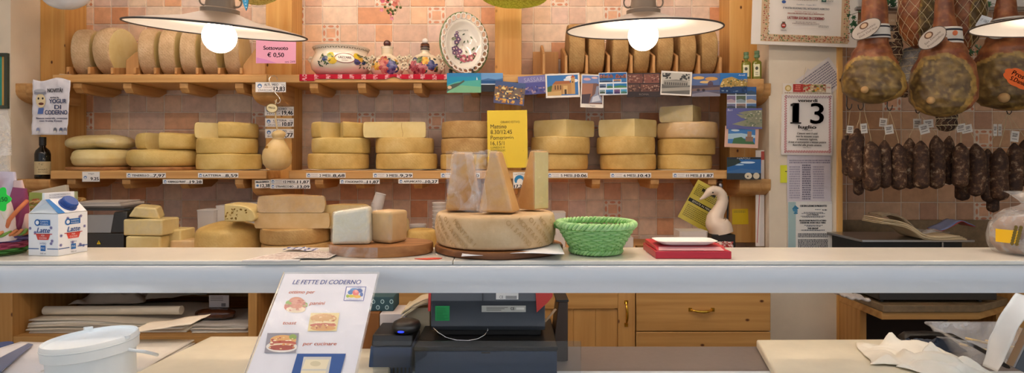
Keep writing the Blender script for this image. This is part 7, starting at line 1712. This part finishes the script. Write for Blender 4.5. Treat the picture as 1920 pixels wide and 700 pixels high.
curved('fanned bundle of cream paper bags lying on the steel oven', [(1650, 413), (1672, 416), (1694, 421), (1712, 431), (1730, 443), (1760, 446), (1808, 444)], 2.78, .16, .0050, '#DCC8A4', 3, c2='#CDB690')
curved('grey paper bags curling up at the left end of the oven', [(1652, 404), (1668, 401), (1686, 406), (1702, 418), (1714, 430)], 2.86, .12, .003, '#A8957C', 6, lay=3)
curved('blue and red printed plastic pack lying at the right of the oven', [(1762, 432), (1780, 424), (1800, 414), (1816, 420), (1826, 424)], 2.90, .10, .003, '#7A88B0', 8, mat='print_gloss', lay=2, name='printed_pack', cat='packet', c2='#B84A4A')
mb = MB(); mb.grid(16, 10, lambda a, b: (.19 * a, .12 * b, .004 + .03 * max(0, nz(a * 4, b * 3, 2)) + .02 * math.sin(PI * a))); tag(mb.build('clear_wrap', 'film_bag', loc=(X(1722, 2.84), 2.84, zo + .004), smooth=70), 'loose clear plastic over the papers on the oven', 'wrap')
mb = MB(); mb.grid(20, 10, lambda a, b: (.125 * a, .13 * b, .012 + .03 * (1 - a) * .6 + .012 * nz(a * 5, b * 4)), '#D8D0CC'); tag(mb.build('folded_cloth', 'cloth', loc=(X(1584, 2.74), 2.745, zt + .004), smooth=60, solid=.01), 'folded white cloth at the left end of the stone counter', 'cloth')

# ================================================================ below the ledge
ZD2 = ZD + .0022
# bucket
YK2 = 1.41; lc = P(170, 634, YK2); 
t = thing('plastic_bucket', 'white plastic bucket with lid tilted to the left below the ledge', 'bucket', lc, (0, -.065, 0)); R_ = .098; hB = lc.z - ZD2 - .017
mb = MB(); mb.lathe([(R_ * .86, -hB), (R_ * .88, -hB + .004), (R_ * .93, -.026), (R_ * .93, -.022)], 56, '#EDF1F0'); mb.build('bucket_body', 'plastic', t, smooth=40)
mb = MB(); mb.lathe([(R_ * .955, -.034), (R_ * 1.0, -.032), (R_ * 1.01, -.008), (R_ * 1.0, -.001), (R_ * .985, .003), (R_ * .95, .003), (R_ * .93, -.004), (.0005, -.003)], 64, '#F1F3F0'); mb.build('bucket_lid', 'plastic', t, smooth=40)
mb = MB(); mb.tube([(R_ * 1.005 * math.cos(a), R_ * 1.005 * math.sin(a), -.0095) for a in [2 * PI * k / 64 for k in range(64)]], .0018, 6, '#E6EAE8', closed=True); mb.build('lid_ridge', 'plastic', t, smooth=60)
mb = MB(); mb.loft([[Vector((-.062, -.0 + .0, .0)) + Vector((.012 * math.cos(a), .078 + .006 * math.sin(a), z)) for a in [2 * PI * k / 10 for k in range(10)]] for z in (0, .008)], '#F1F3F0'); mb.build('pull_tab', 'plastic', t)
mb = MB(); mb.tube([(R_ * .98, -.012, -.030), (R_ * 1.10, -.006, -.036), (R_ * 1.22, .01, -.044), (R_ * 1.26, .04, -.060), (R_ * 1.15, .07, -.072)], .0042, 8, '#E8ECEC'); mb.lathe([(.008, -.004), (.008, .004)], 14, '#E8ECEC', cx=R_ * .97, cy=-.012); 
mb.build('handle', 'plastic', t, smooth=60)
# cutting boards
def cboard(label, pts, z0, z1):
    mb = MB(); mb.prism([(x, y, z0) for x, y in pts], (0, 0, z1 - z0)); return tag(mb.build('cutting_board', 'cut_board', bevel=.006, bseg=3), label, 'cutting board', 'thick white cutting boards under the ledge')
cboard('thick cream cutting board behind the menu stand', [g(395, 1.93), (X(258, 1.62), 1.56), (X(258, 1.62) - .07, 1.38), (-.26, 1.38), (-.33, 1.56), g(745, 1.93)], ZD2 + .0005, 1.02)
cboard('thick cream cutting board at the right with a crumpled napkin on it', [(.788, 1.893), (.665, 1.38), (1.235, 1.38), (1.33, 1.90)][::-1], ZD2 + .0005, 1.02)
# napkin
def crumple(label, name, cat, c, w, d, h, seed, col, spike=None, mat='paper', rot=0, n=40):
    mb = MB()
    def f(u, v):
        x = (u - .5) * w; y = (v - .5) * d; x += .10 * w * nz(u * 2.2, v * 2.2, seed); y += .14 * d * nz(u * 2.0 + 4, v * 2.4, seed)
        rd = 1.25 * abs(nz(u * 2.3 + seed, v * 1.9)) + .45 * abs(nz(u * 4.4 + seed + 2 * v, v * 2.6, 3)) + .12 * abs(nz(u * 9, v * 9, seed)); e = min(1, 5 * min(u, 1 - u, v, 1 - v) + .1)
        z = h * (.10 + 1.2 * rd * e) 
        if spike:
            q = math.exp(-((u - spike[0]) ** 2 + (v - spike[1]) ** 2) / spike[2]); z += spike[3] * q
        return (x, y, max(.001, z))
    mb.grid(n, n, f, col); return tag(mb.build(name, mat, loc=c, rot=(0, 0, rot), smooth=50, solid=.0009), label, cat)
crumple('crumpled white paper napkin lying on the right cutting board', 'napkin', 'napkin', (X(1720, 1.72) - .03, 1.70, 1.0215), .25, .20, .034, 4, '#F0EADA', (.36, .86, .004, .036), rot=-.35)
crumple('second crumpled white napkin at the front right of the board', 'napkin', 'napkin', (X(1760, 1.62) - .0, 1.60, 1.0215), .17, .17, .044, 9, '#F3EFE2', rot=.5)
# paper stacks left
def pstack(label, x, y, z, w, d, h, n, seed, col='#DDD5C6', name='paper_stack', rot=0, cat='paper', group=None, warp=.004):
    t = thing(name, label, cat, (x, y, z), (0, 0, rot), group); r = random.Random(seed); th = h / n
    for k in range(n):
        mb = MB(); dx, dy, a = r.uniform(-.008, .008), r.uniform(-.008, .008), r.uniform(-.04, .04)
        mb.X = Matrix.Translation(Vector((dx, dy, k * th))) @ Matrix.Rotation(a, 4, 'Z')
        mb.grid(14, 8, lambda u, v: ((u - .5) * w, (v - .5) * d, th * .5 + warp * (k / n) * nz(u * 2 + seed, v * 2, k * .3)), col if k % 3 else '#E8E1D4'); mb.build('sheets', 'paper', t, smooth=60, solid=th * .86)
    return t
pstack('stack of white wrapping sheets right of the bucket', -1.155, 1.74, ZD2 + .0008, .27, .28, .030, 7, 3, '#E2DAD0', rot=.0)
curved('single cream sheet curling up over the stack behind the bucket', [(236, 624), (280, 618), (320, 612), (362, 606)], 1.84, .12, .0012, '#E6DCCB', 5, lay=1, name='paper_sheet')
pstack('stack of white sheets at the left frame edge behind the bucket', X(55, 1.72), 1.72, ZD2 + .0008, .32, .26, .030, 6, 8, '#DCDCE0', rot=-.12)
mb = MB(); mb.prism([(X(-30, 1.6), 1.57, 0), (X(20, 1.6), 1.57, 0), (X(62, 1.8), 1.80, 0), (X(48, 1.8), 1.81, 0)], (0, 0, .004), '#6E7896'); tag(mb.build('plastic_strip', 'plastic', loc=(0, 0, ZD2 + .0385), bevel=.001), 'grey-blue plastic strip lying on the sheets at left edge', 'strip')
mb = MB(); mb.prism([(X(-30, 1.48), 1.48, 0), (X(14, 1.48), 1.475, 0), (X(44, 1.56), 1.56, 0), (X(20, 1.56), 1.58, 0)], (0, 0, .004), '#7E88A2'); tag(mb.build('plastic_strip', 'plastic', loc=(0, 0, ZD2 + .002), bevel=.001), 'second grey-blue plastic strip lying below the first at left edge', 'strip')
mb = MB(); mb.lathe([(.03, 0), (.034, .012), (.03, .022), (.0005, .022)], 24, '#2E4A86'); tag(mb.build('blue_disc', 'plastic', loc=(X(2, 1.86), 1.86, ZD2 + .0008), smooth=50), 'dark blue lid at the left frame edge below the ledge', 'lid')
# open shelf contents
zs2 = ZSH + .001
pstack('wide stack of butcher paper filling the left open shelf', -1.835, 2.83, zs2, .70, .36, .055, 8, 5, '#DDD2BE', warp=.02)
pstack('stack of printed paper sheets at the right of the open shelf', -1.325, 2.83, zs2, .25, .34, .030, 6, 7, '#D4CDC4', rot=.02, warp=.012)
mb = MB(); mb.tube([(-2.18, 2.74, zs2 + .080), (X(345, 2.72), 2.70, zs2 + .092)], .020, 20, '#E4D8C2'); tag(mb.build('paper_roll', 'paper', smooth=60), 'long white paper roll lying across the butcher paper', 'paper roll')
crumple('folded grey-white paper sheet on the butcher paper behind the roll', 'folded_paper', 'paper', (-1.97, 2.92, zs2 + .082), .34, .18, .06, 12, '#CDBFAC', rot=.1)
crumple('second folded sheet rising to the right behind the roll', 'folded_paper', 'paper', (-1.72, 3.02, zs2 + .085), .28, .16, .07, 15, '#BDAE9A', rot=.4)
t = thing('meat_package', 'brown vacuum-packed meat with white label on the open shelf', 'package', (X(405, 2.76), 2.76, zs2 + .060))
mb = MB(); mb.lathe([(.0005, -.095), (.018, -.09), (.030, -.06), (.033, 0), (.031, .05), (.018, .085), (.0005, .09)], 24, wob=lambda a, z: 1 + .12 * nz(math.cos(a) * 2, math.sin(a) * 2, z * 30)); mb.v = [Vector((v.z, v.y, v.x * .75)) for v in mb.v]; mb.f = [tuple(reversed(f)) for f in mb.f]; mb.mi = 0; simple('meat_brown', '#6A3A22', .22, nsc=22, namp=.3, bump=.5, coat=.5); mb.build('meat', 'meat_brown', t, smooth=70)
mb = MB(); w_ = .047; mb.box(-w_, w_, .028, .030, .022, .080, '#CFC6C4')
for k in range(7): mb.rect(.012 + .003 * k, .0135 + .003 * k + (.0006 if k % 2 else 0), .026, .042, '#2A2A2A', .0274)
for k in range(3): mb.rect(-.04, .02, .070 - .008 * k, .073 - .008 * k, '#8A8480', .0274)
mb.build('paper_label', 'print', t, smooth=0)
# boxes right of the menu stand
def pbox(name, label, x0, x1, y0, Y, dep, col, mat='paper', rot=0, z=ZD + .0008, cat='box'):
    w = (x1 - x0) * S(Y); mb = MB(); mb.box(-w / 2, w / 2, 0, dep, 0, Z(y0, Y) - z, col); return tag(mb.build(name, mat, loc=(X((x0 + x1) / 2, Y), Y, z), rot=(0, 0, rot), bevel=.002), label, cat)
pbox('white_box', 'plain white box beside the menu stand below the ledge', 712, 760, 589, 1.79, .11, '#D0C6C2')
pbox('brown_carton', 'small brown carton wedged between menu stand and white box', 676, 711, 587, 1.80, .10, '#8A5A32')
o = pbox('patterned_box', 'dark teal patterned box lying on the brown carton', 672, 738, 557, 1.82, .09, '#3E5A60', z=Z(584, 1.82)); o.rotation_euler = (0, .0, .0)
mb = MB(); 
for k in range(8): mb.ell(-.05 + .014 * k, .012 + .018 * (k % 2), .006, .007, '#A8C4C4', -.0008 - k * .00002); mb.ell(-.05 + .014 * k, .012 + .018 * (k % 2), .0035, .0045, '#3E5A60', -.0012 - k * .00002)
mb.build('printed_pattern', 'print', o, smooth=0)
curved('cream paper bag folded over the white box', [(748, 598), (760, 585), (776, 574), (792, 566), (806, 562)], 1.80, .09, .004, '#D8C8A8', 7, lay=4, name='paper_bag', cat='bag')
pbox('cream_carton', 'cream paper carton half behind the cash register', 758, 806, 578, 1.82, .09, '#D6C6A4')
# cash drawer and register
YD_ = 1.62; zdt = Z(650, YD_)
t = thing('till_box', 'dark blue cash drawer box under the register', 'cash drawer', (X(911, YD_), YD_, ZD2 + .0005)); w_ = (1045 - 778) / 2 * S(YD_); hd = zdt - ZD2 - .0005
mb = MB(); mb.box(-w_, w_, 0, .28, 0, hd - .013); mb.build('drawer_front', 'sky_sheen_navy', t, bevel=.003)
mb = MB(); mb.box(-w_ - .002, w_ + .002, -.004, .285, hd - .0125, hd); mb.build('top_cover', 'black', t, bevel=.003)
mb = MB(); mb.box(-.012, .012, -.0055, -.0042, hd - .018, hd - .014); mb.build('latch', 'black', t)
mb = MB(); mb.tube([(-.168 + .0, .012, hd + .002), (-.165, .0, hd + .001), (-.15, -.004, hd + .004)], .001, 5)
t = thing('receipt_printer', 'low dark printer at the left of the cash drawer', 'printer', (X(731, 1.64), 1.64, ZD2 + .0005)); s = S(1.64)
hp = Z(634, 1.64) - ZD2; wp = 40 * s
mb = MB(); mb.prism([(-wp, .0, 0), (-wp, .0, hp * .30), (-wp, .02, hp * .72), (-wp, .16, hp * .8), (-wp, .16, 0)], (2 * wp, 0, 0)); mb.build('printer_body', 'sky_sheen_navy', t, bevel=.004)
mb = MB(); mb.prism([(-wp + .004, .012, hp * .74), (-wp + .004, .03, hp), (-wp + .004, .155, hp), (-wp + .004, .158, hp * .81)], (2 * wp - .004, 0, 0)); mb.build('printer_lid', 'black', t, bevel=.004)
for k in range(9):
    mb = MB(); mb.box(-wp * .6 + k * .011, -wp * .6 + k * .011 + .005, -.0012, .0005, hp * .06, hp * .24); mb.build('vent_slot', 'black', t)
t = thing('barcode_scanner', 'rounded dark scanner with blue light on the receipt printer', 'scanner', (X(762, 1.70), 1.70, ZD2 + hp + .002)); s = S(1.70)
mb = MB(); mb.loft([[Vector((27 * s * k * math.cos(a), 30 * s * k * math.sin(a), z)) for a in [2 * PI * q / 28 for q in range(28)]] for k, z in ((.75, 0), (.95, .006), (1, .016), (.9, .026), (.6, .032), (.1, .034))]); mb.build('scanner_body', 'steel_dark', t, smooth=70)
mb = MB(); mb.loft([[Vector((-5 * s + 6 * s * math.cos(a), -30 * s * .98 + .001 + .001 * z_, .010 + .0028 * math.sin(a))) for a in [2 * PI * q / 12 for q in range(12)]] for z_ in (0, -1)]); mb.build('status_light', 'led_blue', t)
Yr = 1.70; zr0 = ZD2 + .0005 + hd + .001
t = thing('cash_register', 'dark grey cash register seen from behind with red sides', 'cash register', (X(918, Yr), Yr, zr0)); s = S(Yr); u = lambda x: (x - 918) * s; v = lambda y: Z(y, Yr) - zr0
mb = MB(); mb.box(u(820), u(1015), .02, .14, 0, v(622)); mb.build('foot_plate', 'black', t, bevel=.002)
zt0 = v(624); zt1 = ZT - .07 - zr0 - .004
prof = [(.035, zt0), (.012, zt0 + .004), (0, zt0 + .018), (0, zt0 + .022), (.004, v(566.5)), (.004, v(565.5)), (.0, v(565.4)), (.012, zt1), (.17, zt1), (.17, zt0)]
mb = MB(); mb.prism([(u(808), y, z) for y, z in prof], (u(1022) - u(808), 0, 0)); mb.build('housing', 'charcoal', t, bevel=.003)
simple('red_plastic', '#B8322A', .4)
mb = MB(); mb.prism([(u(802), .004, v(585)), (u(803), .002, v(553)), (u(803), .016, zt1), (u(803), .16, zt1), (u(803), .16, v(585))], (u(807.5) - u(802.5), 0, 0)); mb.build('side_panel', 'red_plastic', t, bevel=.001)
mb = MB(); mb.prism([(u(1006), -.005, v(586)), (u(1027), -.005, v(567)), (u(1036), -.005, v(556)), (u(1036), -.005, v(545)), (u(1004), -.005, v(545))], (0, .004, 0)); mb.build('side_panel', 'red_plastic', t, bevel=.001)
mb = MB(); mb.rect(u(816), u(843), v(602), v(574), '#1E8A4A', -.0006)
rr = random.Random(3)
for k in range(12): y = 577 + k * 2; mb.rect(u(819), u(rr.uniform(830, 841)), v(y + .9), v(y), '#157038', -.0009)
mb.rect(u(903), u(986), v(585.5), v(573.5), '#A8A8A0', -.0006); mb.text('CE', u(961), v(579), 5 * s, '#2A2A2A', -.0009, w=7 * s, bold=.0003); mb.rect(u(968), u(983), v(581), v(577), '#D0D0C8', -.0009)
for k in range(3): mb.rect(u(912), u(952 - 6 * k), v(577.5 + 2.6 * k), v(576.2 + 2.6 * k), '#6A6A64', -.0009)
mb.build('rating_labels', 'print', t, smooth=0)
mb = MB(); mb.box(u(930), u(972), -.0028, -.0012, v(561.5), v(553.5) + .01, '#D8D6D2'); mb.text('CE', u(940), v(557), 5 * s, '#2A2A2A', -.0032, w=7 * s)
for k in range(3): mb.rect(u(948), u(969), v(556.2 + 2 * k), v(555 + 2 * k), '#4A4A4A', -.0032)
mb.build('white_sticker', 'print', t, smooth=0)
mb = MB(); mb.box(u(905) - .0006, u(905) + .0006, -.0010, .002, v(565), v(553) + .012); mb.build('seam', 'black', t)
mb = MB(); mb.tube([P(x, y, Yr - .05 if 820 < x < 910 else Yr - .02) - Vector(t.location) for x, y in ((813, 616), (822, 624), (836, 633), (855, 638), (878, 639), (896, 636), (908, 629), (915, 620), (914, 616))], .0013, 6); mb.build('loop_cable', 'chrome', t, smooth=60)
# tall dark box right of the register
t = thing('dark_stand', 'dark brown upright panel right of the cash register', 'stand', (X(1050, 1.77), 1.77, ZD2 + .0005)); s = S(1.77)
simple('dark_brown', '#3A2A1E', .4)
mb = MB(); hh_ = Z(567, 1.77) - ZD2; mb.prism([(-.025, 0, 0), (-.004, 0, hh_), (.024, .0, hh_), (.024, 0, 0)], (0, .12, 0)); mb.build('panel_body', 'dark_brown', t, bevel=.002)
mb = MB(); mb.box(-.012, .026, -.003, .123, hh_ + .0005, hh_ + .007); mb.build('panel_cap', 'black', t, bevel=.001)
mb = MB(); mb.tube([P(1022, 603, 1.74), P(1042, 580, 1.74)], .0035, 8, '#B89A7A'); tag(mb.build('wooden_stick', 'matte', smooth=60), 'short pale stick leaning between register and dark panel', 'stick')
# right end: tray, paper, strap, bag
t = thing('clear_tray', 'clear plastic tray holding pale sticks at the right below the ledge', 'tray', (X(1856, 1.78), 1.80, ZD2 + .0008), (0, -.05, -.2)); s = S(1.78)
mb = MB(); wt = .115
def rq(k, z, rc=.02): return [Vector((p.x, p.y, z)) for p in rr_ring(wt * k, .10 * k, z, 6, rc)]
mb.loft([rq(.72, .002), rq(.98, .078), rq(1.06, .079), rq(1.06, .082), rq(.97, .081), rq(.70, .005)]); mb.build('tray_shell', 'tray_clear', t, smooth=40)
for k, (x, y, a_, l) in enumerate(((-.02, -.02, .5, .15), (.01, .01, .45, .14), (.03, -.035, .55, .12))):
    mb = MB(); mb.box(-l / 2, l / 2, -.012, .012, 0, .006, '#D8BE8C'); o = mb.build('breadstick', 'matte', t, bevel=.002); o.location = (x, y, .03 + .009 * k); o.rotation_euler = (0, .30, a_)
simple('blue_bag', '#3A4658', .35)
crumple('dark blue plastic bag lying behind the clear tray', 'plastic_bag', 'bag', (X(1740, 1.86), 1.865, ZD2 + .001), .20, .07, .055, 21, '#39465A', mat='plastic', rot=-.1)
mb = MB(); pts = [P(1690, 637, 1.84), P(1700, 630, 1.84), P(1740, 629, 1.84), P(1785, 633, 1.83), P(1800, 641, 1.80), P(1830, 655, 1.72), P(1860, 672, 1.64), P(1884, 690, 1.58)]
rings = []
for k, p in enumerate(pts): rings.append([p + Vector((0, .018 * math.cos(a), .006 * math.sin(a) + .006)) for a in [2 * PI * q / 10 for q in range(10)]])
mb.loft(rings); tag(mb.build('black_strap', 'black', smooth=60), 'black plastic strap running past the napkin to the tray', 'strap')
mb = MB(); path = [(1856, 692, 1.5), (1866, 668, 5), (1876, 640, 7), (1888, 612, 8), (1904, 585, 9), (1928, 556, 11)]
def strip(u_, v_):
    k = v_ * (len(path) - 1); i = min(len(path) - 2, int(k)); f = k - i; x, y, w = [path[i][q] * (1 - f) + path[i + 1][q] * f for q in range(3)]
    p = P(x + (u_ - .5) * 2 * w, y + (u_ - .5) * w * .6, 1.50); return (p.x, p.y + .02 * math.cos(PI * u_) + .006 * nz(u_ * 3, v_ * 4), p.z)
mb.grid(12, 24, strip, '#E6DED2'); tag(mb.build('paper_strip', 'paper', smooth=70, solid=.001), 'curled white paper strip leaning at the right frame edge', 'paper')
t = thing('scale_panel', 'dark glossy panel edge at the lower right corner', 'panel', (X(1915, 1.56), 1.56, ZD2 + .046), (0, .45, 0))
mb = MB(); mb.box(-.02, .10, 0, .02, .0, .16); mb.build('panel_body', 'charcoal', t, bevel=.003)
mb = MB(); mb.box(-.026, -.0205, -.002, .022, .0, .165); mb.build('metal_edge', 'steel', t, bevel=.001)
# ================================================================ lamps, light, camera
def lamp(xc, y, Y, R, tilt, label):
    """centre of the shade rim at pixel (xc, y)"""
    c = P(xc, y, Y); t = thing('pendant_lamp', label, 'lamp', c, tilt, 'pendant lamps over the serving ledge')
    outer = [(R, 0), (R - .002, .004), (R * .72, .016), (R * .42, .028), (.062, .038), (.046, .044), (.046, .054), (.036, .058), (.030, .108), (.024, .118)]
    inner = [(.024, .1175), (.028, .108), (.033, .056), (.05, .038), (R * .42, .0255), (R * .72, .0138), (R - .0035, .0028), (R, 0)]
    mb = MB(); mb.lathe(outer, 72, cap=False); mb.build('shade', 'enamel_grey', t, smooth=50)['label'] = 'grey enamel outside'
    mb = MB(); mb.lathe(inner, 72, cap=False); mb.build('shade_lining', 'enamel_white', t, smooth=50)['label'] = 'white enamel inside'
    mb = MB(); mb.tube([(R * math.cos(2 * PI * k / 72), R * math.sin(2 * PI * k / 72), .001) for k in range(72)], .0024, 8, closed=True); mb.build('rim', 'rim_dark', t)
    for sx in (-1, 1):
        mb = MB(); mb.tube([(sx * (.042 + .012 * math.sin(2 * PI * k / 16)), .0, .076 + .014 * math.cos(2 * PI * k / 16)) for k in range(16)], .0022, 6, closed=True); mb.build('side_ring', 'enamel_grey', t)
    mb = MB(); mb.lathe([(.020, .03), (.020, .10)], 24); mb.build('socket', 'enamel_white', t)
    b = MB(); prof = [(.0005, -.056)]
    for k in range(1, 15):
        a = -PI / 2 + k / 15 * PI * .88; prof.append((.041 * math.cos(a), -.015 + .041 * math.sin(a)))
    prof += [(.016, .032)]
    b.lathe(prof, 40); b.build('bulb', 'bulb', t, smooth=80)['label'] = 'glowing globe bulb'
    mb = MB(); Rm = Euler(tilt).to_matrix().inverted()
    top = Rm @ Vector((0, 0, 2.945 - c.z)); mb.tube([Vector((0, 0, .116)), Vector((0, 0, .2)), top * .5 + Vector((0, 0, .02)), top], .003, 6); mb.build('cable', 'rim_dark', t)
    return t
lamp(412, 58, 1.50, .211, (.10, .075, 0), 'grey enamel pendant lamp with lit globe bulb over the left cheeses')
lamp(1206, 57, 1.62, .210, (.085, -.012, 0), 'grey enamel pendant lamp with lit globe bulb before the right rack')
lamp(2003, 48, 1.56, .210, (.06, .02, 0), 'pendant lamp cut by the frame beside the hanging hams')

# ceiling tubes out of frame; the ledge one is added to brighten front items
for (lx, ly, hl, lb) in ((-.50, 2.55, 1.6, 'long white tube light fixture on the ceiling before the shelves'), (-.35, 1.18, 1.9, 'long white tube light fixture on the ceiling above the ledge')):
    t = thing('ceiling_light', lb, 'lamp', (lx, ly, 2.949))
    mb = MB(); mb.box(-hl, hl, -.07, .07, -.04, 0); mb.build('housing', 'plaster_white', t, bevel=.004)
    mb = MB(); mb.tube([(-hl + .02, 0, -.058), (hl - .02, 0, -.058)], .016, 12); mb.build('tube', 'tube_light', t)

w = bpy.data.worlds.new('World'); sc.world = w; w.use_nodes = True
bg = w.node_tree.nodes['Background']; bg.inputs[0].default_value = (.86, .92, 1.0, 1); bg.inputs[1].default_value = .36

cam = bpy.data.cameras.new('Camera'); co = bpy.data.objects.new('Camera', cam); COL.objects.link(co)
co.location = (0, 0, EYE); co.rotation_euler = (PI / 2, 0, 0)
cam.sensor_fit = 'HORIZONTAL'; cam.sensor_width = 36; cam.lens = 36 * F / 1920; cam.shift_y = -50 / 1920; cam.clip_start = .05
sc.camera = co
vs = sc.view_settings; vs.view_transform = 'Standard'; vs.look = 'None'; vs.gamma = 1; vs.use_curve_mapping = False; vs.exposure = 0.75
sc.display_settings.display_device = 'sRGB'
sc.cycles.use_denoising = True
